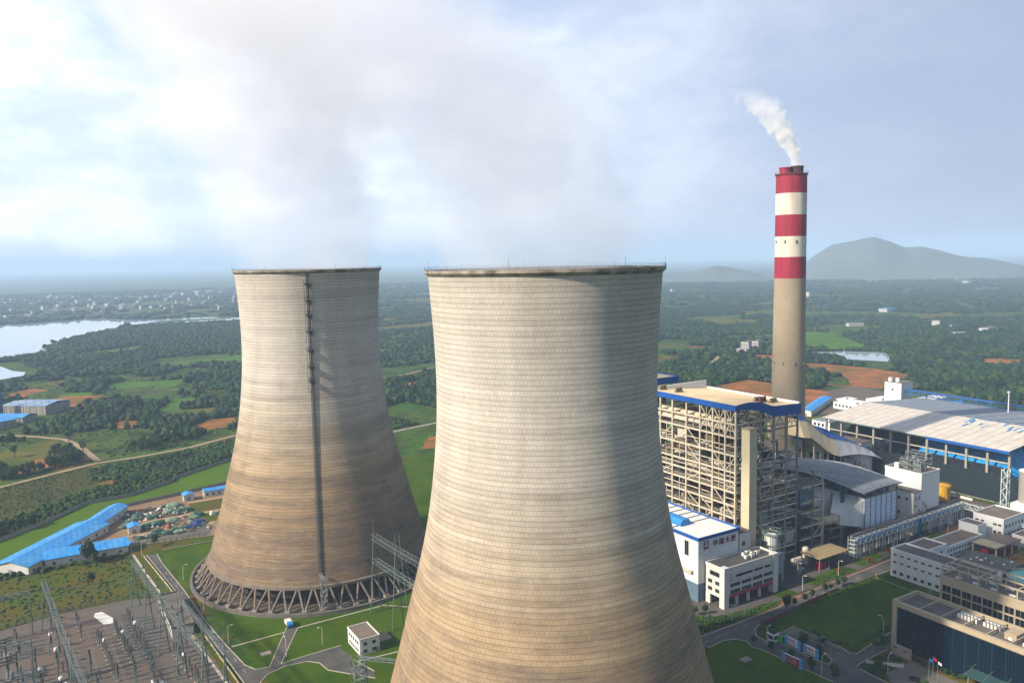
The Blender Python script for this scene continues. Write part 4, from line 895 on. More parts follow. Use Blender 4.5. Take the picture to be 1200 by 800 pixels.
# the long oblique shed: built along its own axis, then turned
SH = MB()
def oblique(label, p0, p1, wd, hw, hr, name='storage_shed'):
    p0 = Vector(p0); p1 = Vector(p1); d = p1 - p0; ln = d.length; ang = math.degrees(math.atan2(d.y, d.x)); c_ = (p0 + p1) / 2
    return shed(name, label, c_.x - ln / 2, c_.y - wd / 2, c_.x + ln / 2, c_.y + wd / 2, hw, hr, 'x', rotz=ang, over=.7, wins=int(ln / 7))
oblique('longest blue-roofed storage shed, running diagonally up from the left edge', (-262.5, 228), (-222.5, 279), 20, 4.2, 6.8)
oblique('upper end of the diagonal blue sheds, narrower roof next to the scrap yard', (-224, 276), (-206, 307), 11, 4.4, 6.5)
oblique('blue-roofed storage shed lying across the front, beside the dark tree', (-247, 236), (-208.6, 235), 15, 4.0, 6.4)
shed('yard_hut', 'small white hut with a blue roof in the middle of the scrap yard', -205.2, 259.5, -199.4, 268, 3.4, 4.6, 'y', wins=2, cat='hut')
shed('yard_hut', 'white hut with a blue roof at the top of the scrap yard', -167.5, 308.5, -161.5, 316, 3.6, 4.8, 'y', wins=2, cat='hut')
shed('yard_hut', 'longer white hut with a blue roof partly behind the left cooling tower', -154.5, 311.5, -139, 317, 3.6, 5.0, 'x', wins=4, cat='hut')
sheet('blue_mat', [(-207, 243), (-204, 243), (-204, 246.5), (-207, 246.5)], .12, blue_bright)
o = COL.objects['blue_mat']; tag(o, 'blue tarpaulin lying beside the end of the front blue shed', 'tarpaulin'); del o['kind']; o.modifiers.new('thick', 'SOLIDIFY').thickness = .3
# ---------------------------------------------------------------- scrap yard piles
tarps = {'green': mat('tarp_green', (.045, .15, .105), .7, (.03, .09, .07), .8, .7, bump=.3), 'dark': mat('tarp_dark', (.025, .06, .06), .7, (.04, .09, .08), .9, .6), 'pale': mat('tarp_pale', (.24, .36, .26), .7, (.13, .24, .18), .8, .7), 'blue': mat('tarp_blue', (.015, .05, .22), .6, (.01, .03, .12), .8, .5), 'white': white_paint, 'rust': mat('rust_iron', (.16, .07, .04), .9, (.08, .04, .03), .8, .8), 'crimson': mat('scrap_crimson', (.17, .03, .035), .8, (.09, .03, .03), .8, .7), 'orange': mat('scrap_orange', (.42, .11, .03), .7)}
def tarp_pile(kind, x, y, sx, sy, h_, seed):
    rr = np.random.RandomState(seed); n_ = 12; vs = []; ph = rr.rand(n_) * .35 + .82
    for lv, (f, z) in enumerate(((1.0, 0), (.93, .45), (.78, .8), (.45, 1.0))):
        for i in range(n_):
            t_ = 6.2832 * i / n_; q = 1 / max(abs(math.cos(t_)), abs(math.sin(t_))) ** .6; vs.append((x + sx * f * q * math.cos(t_) * ph[i], y + sy * f * q * math.sin(t_) * ph[i], .07 + h_ * z * (.86 + .28 * rr.rand())))
    vs.append((x, y, .07 + h_ * .98)); fs = []
    for lv in range(3): fs += [(lv * n_ + i, lv * n_ + (i + 1) % n_, (lv + 1) * n_ + (i + 1) % n_, (lv + 1) * n_ + i) for i in range(n_)]
    fs += [(3 * n_ + i, 3 * n_ + (i + 1) % n_, 4 * n_) for i in range(n_)]
    b = MB(); b.add(vs, fs); o = b.build('covered_pile', tarps[kind]); return o
NAMES = {'green': 'pile of stored equipment under green tarpaulin', 'dark': 'pile under dark green tarpaulin', 'pale': 'pile under pale green tarpaulin', 'blue': 'pile under deep blue tarpaulin', 'white': 'white crate or bag pile', 'rust': 'heap of rusty scrap iron', 'crimson': 'heap of dark red scrap', 'orange': 'orange machine under cover'}
piles = [('pale', -175, 301, 4.5, 3, 2.6), ('pale', -180, 289, 3.4, 2.6, 2.2), ('green', -172, 286, 6.5, 2.6, 2.6), ('green', -190, 284, 4, 2.6, 2), ('dark', -196, 292, 3.2, 3, 2), ('green', -199, 285, 3, 2, 1.6), ('dark', -201, 278, 3, 2, 1.6),
         ('green', -206, 274, 3, 2, 1.4), ('white', -202, 296, 1.2, 1.2, 1.8), ('white', -193, 292, 1.4, 1.2, 1.5), ('white', -184, 298, 1.4, 1.6, 1.8), ('crimson', -196, 302, 7, 2.2, 1.6), ('rust', -186, 302, 4, 2, 1.2), ('rust', -185, 284, 3, 2, 1.2), ('rust', -201, 304, 2.5, 2, 1.4),
         ('green', -195, 268, 3, 2, 2), ('green', -189, 268, 4.2, 2.8, 2.6), ('pale', -181, 269, 3.6, 2.8, 2.4), ('dark', -196, 263, 3, 2, 1.6), ('white', -199, 264, 1.2, 1, 1.2), ('green', -166, 272, 4.4, 2.6, 2.6), ('pale', -168, 268.5, 3, 1.8, 1.8),
         ('blue', -168, 256.5, 4.6, 3, 2.6), ('blue', -171, 251.5, 5, 1.8, 1.6), ('orange', -184, 257.5, 1.3, 1.2, 2.8), ('dark', -191, 252, 3.4, 2.6, 2.4), ('green', -187, 248, 3.2, 2.2, 2), ('green', -177, 252, 3, 2.2, 1.8), ('pale', -180, 246.5, 3, 1.8, 1.8), ('green', -182, 252, 2.2, 2, 2),
         ('dark', -194, 247, 3, 2.4, 2), ('green', -201, 248, 2.6, 2, 1.6), ('white', -200, 251, 1.8, 1, 1), ('green', -174, 254, 2, 1.6, 1.4), ('white', -157.5, 270, 1.6, 1.4, 2.2), ('white', -151.5, 266, 1.8, 1, 1.4), ('pale', -152, 257, 2, 3, 2), ('green', -152.5, 270, 2.2, 1.4, 1.8)]
for k, (kd, x, y, sx, sy, h_) in enumerate(piles):
    o = tarp_pile(kd, x, y, sx, sy, h_, 300 + k); tag(o, NAMES[kd] + ' in the storage yard left of the cooling tower', 'covered pile', kd + ' piles in the storage yard')
# loose scrap: bars, frames and plates, too tangled to count
b = MB()
for k in range(900):
    if k % 3: x, y = RS.uniform(-205, -170), RS.uniform(281, 306)
    else: x, y = RS.uniform(-205, -164), RS.uniform(244, 274)
    if 276 < y < 281 or 254 < y < 258.5: continue
    if (x < -199 and 258 < y < 269): continue
    ln = RS.uniform(.5, 2.4); a = RS.rand() * 6.28; z = .1 + RS.rand() * .9
    b.beam((x, y, z), (x + ln * math.cos(a), y + ln * math.sin(a), z + RS.uniform(-.1, .5)), RS.uniform(.2, .9), RS.uniform(.15, .7), mi=RS.randint(0, 7))
o = b.build('scrap_metal', [tarps['rust'], tarps['dark'], tarps['green'], grey_steel, tarps['crimson'], tarps['pale'], white_paint]); o['kind'] = 'stuff'; o['label'] = 'tangled loose scrap metal between the covered piles'
# ---------------------------------------------------------------- factory at the left edge
fw_ = corrugated('factory_cladding', (.42, .40, .35), (.30, .29, .27), .6, 0, 6.0); fs_ = corrugated('factory_side', (.26, .27, .28), (.2, .2, .21), .6, 1, 5.0)
fr_ = corrugated('factory_roof', (.42, .47, .55), (.10, .28, .62), .5, 0, 7.0, 1.0)
def factory(label, x0, y0, x1, y1, h_, roofm, rz):
    cx_, cy_ = (x0 + x1) / 2, (y0 + y1) / 2; T = thing('factory_hall', label, 'factory hall', (cx_, cy_, 0))
    MB().box(x0, y0, 0, x1, y1, h_).build('wall', fw_, T); MB().gable(x0, y0, x1, y1, h_ + .02, h_ + 2.2, 'x', over=.4).build('roof', roofm, T)
    for i in range(7): x = x0 + (i + .5) * (x1 - x0) / 7; MB().box(x - .3, y0 - .25, 0, x + .3, y0 - .02, h_ - .3).build('downpipe_pilaster', fs_, T)
    T.rotation_euler = (0, 0, R(rz)); return T
factory('largest factory hall with a pale blue-grey roof at the left edge, beyond the dirt road', -268, 733, -218, 772, 9.5, fr_, -38)
factory('lower factory hall with a bright blue roof in front of the largest one', -300, 700, -244, 722, 5.5, blue_roof, -36)
factory('nearest factory hall at the left edge with a blue roof and dark side', -318, 655, -266, 690, 7.5, blue_roof, 28)
T = thing('factory_silo', 'tall dark blue silo beside the factory halls', 'silo', (-275, 742, 0)); MB().cyl((-275, 742, 0), (-275, 742, 24), 2.2, n=16).build('tank', mat('navy_steel', (.02, .08, .17), .5), T); MB().cyl((-275, 742, 24), (-275, 742, 25.5), 2.5, .4, 16).build('cone_cap', mat('navy_steel', (.02, .08, .17)), T)
for s2 in (-5.5, -10): MB().cyl((-275 + s2, 742 + s2 * .3, 0), (-275 + s2, 742 + s2 * .3, 15), 2.0, n=14).build('hopper', mat('navy_steel', (.02, .08, .17)), T)
# ================================================================ BOILER HOUSE (open steel frame)
BH = thing('boiler_house', 'open cream steel boiler house with a tan, blue-edged roof in front of the chimney', 'boiler house', (56, 55, 0))
XS = [32, 40.5, 49, 58, 67, 75.5]; YS = [24.6, 31, 39, 47.5, 57, 67, 76, 86]
LV1 = [7, 14, 21.5, 28, 33.8, 40.3, 45.3, 50, 58, 66.6, 73]
cream_shaded = mat('cream_steel_shade_side', (.46, .45, .41), .6, (.30, .27, .22), .35, .7)  # cream steel with the shade of the right-hand face mixed into its colour
def ztop(x): return 80.8 - (x - 32) / 44 * 3.0
# columns on the two faces we see are heavier; the inner ones stand every second bay
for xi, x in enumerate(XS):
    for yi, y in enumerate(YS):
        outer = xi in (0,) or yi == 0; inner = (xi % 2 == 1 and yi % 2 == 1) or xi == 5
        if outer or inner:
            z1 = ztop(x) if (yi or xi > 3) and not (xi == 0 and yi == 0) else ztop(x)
            m_ = cream_steel if outer and xi == 0 else cream_shaded if outer else cream_dark  # shaded right face and dim inside are put into the column colours
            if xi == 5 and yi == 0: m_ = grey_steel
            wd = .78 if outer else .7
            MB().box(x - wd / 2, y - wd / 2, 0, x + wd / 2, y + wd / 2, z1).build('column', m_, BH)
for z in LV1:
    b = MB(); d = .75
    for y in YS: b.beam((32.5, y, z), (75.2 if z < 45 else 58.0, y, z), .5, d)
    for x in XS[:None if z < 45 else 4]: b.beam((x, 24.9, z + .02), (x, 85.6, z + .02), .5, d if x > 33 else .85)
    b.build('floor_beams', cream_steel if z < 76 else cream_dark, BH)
# gratings with ragged bays, hand rails on the edges
grate = mat('floor_grating', (.17, .15, .125), .9, (.09, .085, .08), .3, .8)
rr = np.random.RandomState(42)
for z in LV1[:-1]:
    b = MB(); hb = MB()
    for i in range(len(XS) - 1):
        for j in range(len(YS) - 1):
            core = 1 <= i <= 3 and 1 <= j <= 5 and 14 < z < 66
            if core or rr.rand() < .30 or (z > 45 and i > 2): continue
            x0_, x1_, y0_, y1_ = XS[i] + .3, XS[i + 1] - .3, YS[j] + .3, YS[j + 1] - .3
            if rr.rand() < .4: x1_ = x0_ + (x1_ - x0_) * .55
            b.box(x0_, y0_, z + .40, x1_, y1_, z + .52)
    for y0_, y1_ in zip(YS[:-1], YS[1:]):
        if rr.rand() < .7:
            for h_ in (1.1, 1.6): hb.beam((32.5, y0_, z + h_), (32.5, y1_, z + h_), .09)
    for x0_, x1_ in zip(XS[:-1], XS[1:]):
        for h_ in (1.1, 1.6):
            if z < 45 or x0_ < 58: hb.beam((x0_, 24.9, z + h_), (x1_, 24.9, z + h_), .09)
    b.build('floor_grating', grate, BH); hb.build('handrail', cream_steel, BH)
# half-height secondary beams
b = MB()
for z0_, z1_ in zip([0] + LV1[:-1], LV1):
    zm = (z0_ + z1_) / 2
    for j, (y0_, y1_) in enumerate(zip(YS[:-1], YS[1:])):
        if rr.rand() < .75: b.beam((32.1, y0_, zm), (32.1, y1_, zm), .3, .4)
        if rr.rand() < .5: b.beam((32.1, (y0_ + y1_) / 2, z0_), (32.1, (y0_ + y1_) / 2, z1_), .3)
    for x0_, x1_ in zip(XS[:-1], XS[1:]):
        if rr.rand() < .7: b.beam((x0_, 24.6, zm), (min(x1_, 75), 24.6, zm), .28, .35)
b.build('secondary_beams', cream_steel, BH)
# diagonal bracing: K braces in some bays and the full truss storey under the roof
b = MB()
for j, (y0_, y1_) in enumerate(zip(YS[:-1], YS[1:])):
    ym = (y0_ + y1_) / 2
    for z0_, z1_ in zip([0] + LV1[:-2], LV1[:-1]):
        if rr.rand() < .22: b.beam((32.2, y0_, z0_), (32.2, y1_, z1_), .34)
        elif rr.rand() < .14: b.beam((32.2, y1_, z0_), (32.2, y0_, z1_), .34)
for j, (y0_, y1_) in enumerate(zip(YS[:3], YS[1:4])):
    ym = (y0_ + y1_) / 2
    for xq in (32.0, 50.0):
        b.beam((xq, y0_, 67), (xq, ym, 74), .36); b.beam((xq, ym, 74), (xq, y1_, 67), .36); b.beam((xq, y0_, 80), (xq, ym, 74), .36); b.beam((xq, ym, 74), (xq, y1_, 80), .36); b.beam((xq, ym, 67), (xq, ym, 80), .3)
for x0_, x1_ in zip(XS[:-1], XS[1:]):
    xm = (x0_ + x1_) / 2; zt = ztop(xm) - .8
    b.beam((x0_, 24.6, 67), (xm, 24.6, 73.5), .34); b.beam((xm, 24.6, 73.5), (x1_, 24.6, 67), .34); b.beam((x0_, 24.6, zt), (xm, 24.6, 73.5), .34); b.beam((xm, 24.6, 73.5), (x1_, 24.6, zt), .34); b.beam((xm, 24.6, 67), (xm, 24.6, zt), .28)
    for z0_, z1_ in zip(LV1[:-3], LV1[1:-2]):
        if rr.rand() < .2: b.beam((x0_, 24.6, z0_), (x1_, 24.6, z1_), .3)
b.build('bracing', cream_steel, BH)
# furnace, hoppers and ducts inside
b = MB(); b.box(44, 36, 20, 60, 74, 64); b.prism([(44, 36), (60, 36), (60, 74), (44, 74)], 14, 20); b.build('furnace_wall', mat('furnace_cladding', (.24, .18, .11), .8, (.12, .09, .06), .15, .8), BH)
b = MB()
for x in np.arange(45, 60, 3): b.beam((x, 35.8, 20), (x, 35.8, 64), .4)
for y in np.arange(36, 74, 3): b.beam((43.8, y, 20), (43.8, y, 64), .4)
for z in (25, 32, 39, 46, 53, 60): b.box(43.4, 35.4, z, 60.6, 35.95, z + .8); b.box(43.4, 35.96, z, 43.95, 74.6, z + .8)
b.build('buckstay', cream_dark, BH)
MB().box(36, 32, 67.5, 58, 80, 70.5).build('drum_floor', mat('drum_cladding', (.42, .36, .28), .7), BH)
MB().cyl((38, 32, 72.2), (38, 82, 72.2), 1.5, n=14).build('steam_drum', cream_steel, BH)
MB().cyl((33.5, 30, 70.2), (33.5, 84, 70.2), 1.0, n=12).build('header_pipe', mat('pale_lagging', (.62, .57, .48), .6), BH)
lag = MATS['pale_lagging']
for k in range(46):
    b = MB(); r_ = rr.uniform(.22, .62); x = rr.uniform(33, 43); y = rr.uniform(24, 84); z = rr.choice(LV1[:-2]) + rr.uniform(.8, 4)
    pts = [(x, y, z)]
    for s_ in range(rr.randint(2, 5)):
        a = rr.randint(0, 3); p = list(pts[-1]); p[a] += rr.choice([-1, 1]) * rr.uniform(4, 14 if a != 0 else 5); p[0] = min(max(p[0], 33), 43.3); p[1] = min(max(p[1], 24), 85); p[2] = min(max(p[2], 4), 65); pts.append(tuple(p))
    b.tube(pts, r_, 8); b.build('pipe', lag if k % 3 else cream_dark, BH)
for k in range(26):
    b = MB(); r_ = rr.uniform(.2, .6); x = rr.uniform(36, 78); y = rr.uniform(23.8, 33); z = rr.choice(LV1[:-2]) + rr.uniform(.8, 4); pts = [(x, y, z)]
    for s_ in range(rr.randint(2, 4)):
        a = rr.randint(0, 3); p = list(pts[-1]); p[a] += rr.choice([-1, 1]) * rr.uniform(3, 12 if a != 1 else 4); p[0] = min(max(p[0], 34), 78); p[1] = min(max(p[1], 23.7), 34); p[2] = min(max(p[2], 4), 65); pts.append(tuple(p))
    b.tube(pts, r_, 8); b.build('pipe', cream_dark if k % 2 else grey_steel, BH)
for k, (x, y, z, dx, dy, dz) in enumerate(((34.5, 40, 59, 3, 4, 6), (34.5, 60, 60, 3, 6, 5), (35, 70, 34, 4, 5, 5), (35, 50, 51, 3, 5, 4), (35, 28, 41, 4, 3, 4), (36, 66, 15, 5, 6, 6), (36, 45, 8, 5, 6, 5), (48, 25, 22, 7, 4, 5), (62, 25, 34, 7, 4, 4), (70, 26, 8, 6, 4, 5), (55, 26, 52, 6, 3, 5), (66, 25, 51, 6, 4, 4), (36, 76, 45, 4, 5, 5), (36, 34, 22, 4, 5, 5))):
    MB().box(x, y, z, x + dx, y + dy, z + dz).build('equipment_box', [cream_dark, lag, dark_steel, grey_steel][k % 4], BH)
b = MB()
for k in range(300):
    x = rr.uniform(33.4, 43); y = rr.uniform(23.5, 85); z = rr.choice(LV1[:-2]) + rr.uniform(.4, 4.5)
    if k % 3 == 0: x, y = rr.uniform(34, 78), rr.uniform(23.3, 33)
    a = rr.randint(0, 3); d = [0, 0, 0]; d[a] = rr.uniform(1.5, 6); b.beam((x, y, z), (min(x + d[0], 78.5), min(y + d[1], 85.5), z + d[2] * .6), rr.uniform(.1, .28))
o = b.build('small_pipework', lag, BH); o['kind'] = 'stuff'
b = MB()
for k in range(9):
    z0_ = 4 + k * 6.8
    for s2 in range(2): za = z0_ + s2 * 3.4; ya, yb = (80, 84) if s2 else (84, 80); b.beam((33.2, ya, za), (33.2, yb, za + 3.4), .8, .2)
    za = z0_; b.beam((44 if k % 2 else 49, 23.4, za), (49 if k % 2 else 44, 23.4, za + 6.8), .8, .2)
b.build('stairs', grate, BH)
# roof: nearly flat, tan, with a wavy deep blue fascia on the right gable
roofm = mat('roof_membrane', (.92, .72, .45), .8, (.74, .54, .30), .06, .8, stretch=(.4, 1, 1), detail=6)
NX = 24; prof = []
for i in range(NX + 1):
    x = 31.2 + 45.4 * i / NX; u_ = (x - 31.2) / 25.5
    z = 82.0 - 1.6 * (i / NX) - (2.2 * min(max(u_, 0), 1) ** 2 if u_ < 1 else 2.2) + (1.3 * math.sin(math.pi * min(u_, 1)) if u_ < 1 else 0)
    prof.append((x, z))
y0_, y1_ = 24.0, 87.4; b = MB(); n = len(prof)
flat = lambda x: 82.0 - (x - 31.2) / 45.4 * 3.8
zc = lambda x, f: prof[min(range(n), key=lambda q: abs(prof[q][0] - x))][1] * (1 - f) + flat(x) * f
ys_ = [y0_, y0_ + 4, y0_ + 14, y1_]; fs_l = [0, .25, 1, 1]; vs = []
for y, f in zip(ys_, fs_l):
    for x, z in prof: vs.append((x, y, z * (1 - f) + flat(x) * f))
fs = [(j * n + i, j * n + i + 1, (j + 1) * n + i + 1, (j + 1) * n + i) for j in range(3) for i in range(n - 1)]
b.add(vs, fs); b.add([(v[0], v[1], v[2] - .5) for v in vs], [f[::-1] for f in fs]); b.build('roof', roofm, BH, smooth=True)
b = MB()
for i in range(n - 1):
    (xa, za), (xb, zb) = prof[i], prof[i + 1]; da = 2.2 + 2.8 * min(1, (xa - 31.2) / 25.5); db = 2.2 + 2.8 * min(1, (xb - 31.2) / 29)
    b.add([(xa, y0_ - .25, za - da), (xb, y0_ - .25, zb - db), (xb, y0_ - .25, zb + .35), (xa, y0_ - .25, za + .35), (xa, y0_ + .0, za - da), (xb, y0_, zb - db), (xb, y0_, zb + .35), (xa, y0_, za + .35)], [(0, 1, 2, 3), (7, 6, 5, 4), (3, 2, 6, 7), (0, 4, 5, 1), (1, 5, 6, 2), (3, 7, 4, 0)])
b.box(30.9, y0_ - .25, 79.6, 31.15, y1_ + .25, 82.35)
b.box(76.65, y0_ - .25, 74.0, 76.9, y1_ + .25, prof[-1][1] + .35); b.build('fascia', blue_paint, BH)
b = MB(); b.box(75.7, y0_ + .1, prof[-1][1] + .02, 76.6, y1_, prof[-1][1] + 1.0); b.box(31.3, y1_ - .9, 78, 75.6, y1_, 82.6); b.build('parapet', white_clean, BH)
for k, (x, y, s2) in enumerate(((38, 83, 1), (40, 73, 1), (58, 33, 1), (58.5, 36.5, .8), (64, 31.5, .8))):
    b = MB(); [b.cyl((x + a, y + c_, flat(x) - .1), (x + a, y + c_, flat(x) + 2.6 * s2), .65, n=10) for a, c_ in ((0, 0), (1.8, 0), (3.6, .2))]; b.box(x - .8, y - .8, flat(x), x + 4.4, y + .9, flat(x) + .7); b.build('roof_vent', cream_dark if k != 2 else mat('rust_brown', (.2, .09, .05), .8), BH)
MB().box(34.8, 18.6, 0, 39.8, 23.6, 71.0).build('lift_shaft', mat('shaft_cream', (.66, .59, .42), .7, (.55, .48, .33), .1, .6), BH)
b = MB(); b.box(34.6, 18.4, 71.0, 40.0, 23.8, 71.6); b.build('shaft_cap', mat('shaft_band', (.5, .44, .31), .7), BH)
# lower annex frame stepping out to the right
for i, x in enumerate((84, 92)):
    zt = (44, 36.5)[i]
    for y in (21.5, 31, 41): MB().box(x - .4, y - .4, 0, x + .4, y + .4, zt).build('column', cream_steel if i else cream_dark, BH)
for z in (3.8, 9.3, 15.6, 22.8, 28, 36.0):
    b = MB()
    for y in (21.5, 31, 41): b.beam((75.6, y, z), (92, y, z), .4, .6)
    for x in (84, 92): b.beam((x, 21.5, z), (x, 41, z), .4, .6)
    for h_ in (1.2,): b.beam((75.6, 21.4, z + h_), (92, 21.4, z + h_), .1); b.beam((92.2, 21.5, z + h_), (92.2, 41, z + h_), .1)
    b.build('annex_beams', cream_steel, BH)
    if z != 28: MB().box(79.4, 22, z + .35, 91.6, 40.6, z + .47).build('floor_grating', grate, BH)
b = MB(); b.beam((79, 21.5, 44), (92, 21.5, 36), .3); b.beam((84, 21.5, 28), (92, 21.5, 15.6), .3); b.beam((84, 21.5, 9.3), (92, 21.5, 15.6), .3); b.beam((92, 21.5, 52), (92, 21.5, 36), .2); b.beam((88, 24, 52), (92, 21.5, 36), .3); b.build('bracing', cream_steel, BH)
MB().box(80, 26, 24, 91, 38, 31).build('air_heater', mat('casing_blue_grey', (.16, .25, .36), .6), BH)
for z in (49.5, 66.6):
    b = MB()
    for y in (24.6, 31): b.beam((58, y, z + .9), (75.5, y, z + .9), .3, .5)
    b.build('secondary_beams', dark_steel, BH)
# grey crane rail tower + blue edge of the next roof beyond
T = thing('bunker_bay', 'next boiler roof with blue edge, just visible behind the near cooling tower', 'boiler house', (70, 140, 0))
for x in (46, 62, 80):
    for y in (118, 140, 165): MB().box(x - .6, y - .6, 0, x + .6, y + .6, 80).build('column', cream_steel, T)
for z in (20, 40, 60, 72): b = MB(); [b.beam((46, y, z), (80, y, z), .6, .8) for y in (118, 140, 165)]; [b.beam((x, 118, z), (x, 165, z), .6, .8) for x in (46, 62, 80)]; b.build('floor_beams', cream_steel, T)
MB().box(50, 122, 12, 78, 160, 74).build('furnace_wall', MATS['furnace_cladding'], T); MB().box(44, 116, 80, 82, 167, 80.6).build('roof', roofm, T)
b = MB(); b.box(43.6, 115.6, 77.4, 43.98, 167.4, 81.2); b.box(82.02, 115.6, 77.4, 82.4, 167.4, 81.2); b.box(43.98, 115.6, 77.4, 82.02, 115.98, 81.2); b.box(43.98, 167.02, 77.4, 82.02, 167.4, 81.2); b.build('fascia', blue_paint, T)
# ================================================================ TURBINE HALL END with the lettering
TH = thing('turbine_hall', 'white turbine hall with blue roof edge and dark red Chinese lettering', 'turbine hall', (9, 60, 0))
cl_w = corrugated('hall_cladding', (.80, .82, .85), (.70, .73, .78), .5, 2, 1.4, .4)
MB().box(-3.2, 13, 8.2, 21.6, 105, 28.2).build('wall', cl_w, TH)
MB().box(-3.2, 13, 0, 21.6, 105, 8.15).build('plinth', mat('plinth_blue_grey', (.13, .22, .31), .7, (.09, .15, .22), .3, .6), TH)
b = MB(); b.box(-3.5, 12.7, 28.2, 21.9, 105.3, 28.6); b.build('roof', white_clean, TH)
b = MB(); b.box(-3.8, 12.4, 27.9, 22.2, 12.68, 29.4); b.box(-3.8, 12.68, 27.9, -3.52, 105, 29.4); b.box(21.92, 12.68, 27.9, 22.2, 105, 29.4); b.build('roof_edge', blue_paint, TH)
b = MB(); [b.box(-3.3, y, 28.62, 21.7, y + .5, 28.85) for y in (31, 36.5, 42, 47.5, 53, 60, 70, 80)]; b.build('roof_joint', roof_felt, TH)
b = MB(); pr2 = [(2.4, 28.65), (2.0, 30.0), (3.4, 31.6), (7.0, 31.6), (8.4, 30.0), (8.0, 28.65)]; y_a, y_b = 29.5, 92
b.add([(x, y_a, z) for x, z in pr2] + [(x, y_b, z) for x, z in pr2], [tuple(range(6)), tuple(range(11, 5, -1))] + [(i, (i + 1) % 6, 6 + (i + 1) % 6, 6 + i)[::-1] for i in range(6)]); b.build('roof_monitor', blue_bright, TH)
windows(TH, '-x', -3.2, [(19.0, 19.5, 21.3, 27.0 - 1.0), (44, 19.5, 46.3, 26)]); windows(TH, '-x', -3.2, [(28, 17.2, 36, 18.4)])
b = MB(); b.box(-4.6, 16, 12.4, -3.25, 70, 13.6); [b.beam((-4.4, y, 11.6), (-3.3, y, 12.6), .2) for y in range(18, 70, 5)]; b.build('pipe_rack', lag, TH)
def text_mesh(s_, size, loc, rot, m, name, parent, ext=.12, bold=.02):
    c = bpy.data.curves.new('t', 'FONT'); c.body = s_; c.size = size; c.extrude = ext; c.offset = bold; c.align_x = 'LEFT'; c.resolution_u = 3
    tmp = bpy.data.objects.new('t', c); COL.objects.link(tmp); dg = bpy.context.evaluated_depsgraph_get(); dg.update()
    me = bpy.data.meshes.new_from_object(tmp.evaluated_get(dg)); bpy.data.objects.remove(tmp); bpy.data.curves.remove(c)
    M = Matrix.Translation(Vector(loc) - parent.location) @ rot.to_4x4(); me.transform(M); me.materials.clear(); me.materials.append(m)
    o = bpy.data.objects.new(name, me); COL.objects.link(o); o.parent = parent; return o
RY = Matrix(((1, 0, 0), (0, 0, -1), (0, 1, 0)))            # text in the plane facing -y
sign_red = mat('sign_crimson', (.22, .012, .06), .5)
for k, ch in enumerate('中国大唐'): text_mesh(ch, 3.1, (5.6 + k * 3.75, 12.86, 23.9), RY, sign_red, 'sign_character', TH, .1, .05)
b = MB(); b.box(.0, 12.78, 23.4, 2.9, 12.92, 27.0); b.build('sign_emblem', sign_red, TH)
b = MB(); [b.box(x0, 12.70, z0, x1, 12.77, z1) for x0, z0, x1, z1 in ((.45, 26.2, 2.45, 26.55), (1.3, 24.0, 1.6, 26.2), (.5, 25.2, 1.1, 25.5), (1.8, 25.2, 2.4, 25.5), (.5, 24.4, .8, 25.2), (2.1, 24.4, 2.4, 25.2))]; b.build('emblem_strokes', white_clean, TH)
# ---------------------------------------------------------------- office annex
OF = thing('control_building', 'white office block on stilts with a long red banner below the lettered hall', 'office building', (16, 7, 0))
wo = mat('render_offwhite', (.72, .69, .64), .8, (.58, .55, .50), .2, .6)
MB().box(.8, 1.6, 4.4, 34.4, 12.3, 17.0).build('wall', wo, OF); MB().box(1.1, 1.9, 17.02, 34.1, 12.0, 17.2).build('roof', mat('roof_dark_felt', (.07, .075, .08), .9, (.12, .11, .10), .15, .8), OF)
b = MB()
for q in ((.6, 1.4, 34.6, 1.8), (.6, 12.1, 34.6, 12.5), (.6, 1.8, 1.0, 12.1), (34.2, 1.8, 34.6, 12.1)): b.box(q[0], q[1], 17.0, q[2], q[3], 18.1)
b.build('parapet', wo, OF)
MB().box(.5, 1.2, 0, 3.4, 4.0, 18.2).build('corner_pier', white_paint, OF); MB().box(31.6, 1.2, 0, 34.7, 4.0, 18.2).build('corner_pier', white_paint, OF); MB().box(.6, 9.6, 0, 1.9, 12.2, 4.4).build('corner_pier', white_paint, OF)
for x in (9.5, 16.6, 23.8): MB().box(x - .5, 2.0, 0, x + .5, 3.0, 4.4).build('pillar', white_paint, OF)
MB().box(3.5, 10.5, 0, 34, 11.0, 4.4).build('back_wall', mat('tan_render', (.42, .34, .22), .9), OF)
b = MB(); b.box(4.4, 1.18, 12.0, 30.6, 1.58, 12.25); b.box(4.4, 1.18, 15.3, 30.6, 1.58, 15.5); b.box(4.4, 1.18, 12.25, 4.6, 1.58, 15.3); b.box(30.4, 1.18, 12.25, 30.6, 1.58, 15.3); b.build('facade_frame', wo, OF)
windows(OF, '-y', 1.6, [(8.2, 13.0, 18.4, 13.9), (19.6, 13.0, 25, 13.9), (26.2, 13.0, 29.6, 13.9)])
windows(OF, '-y', 1.6, [(4.6 + k * 7 + d, z, 4.6 + k * 7 + d + 1.7, z + 1.3) for z in (9.1, 6.2) for k in range(4) for d in (.2, 2.3, 4.2 if k < 3 else 3.9)][:24])
windows(OF, '-x', .8, [(3.9, 13.3, 9.8, 15.2)]); windows(OF, '-x', .8, [(a, z, a + 2.3, z + 1.5) for z in (9.6, 6.2) for a in (4.3, 8.6)])
MB().box(4.2, 1.30, 4.5, 31.2, 1.45, 6.0).build('banner', red_paint, OF)
b = MB(); [b.box(4.9 + k * 1.25, 1.22, 4.95, 5.55 + k * 1.25, 1.29, 5.6) for k in range(21)]; b.build('banner_marks', mat('banner_pink', (.5, .2, .25), .6), OF)
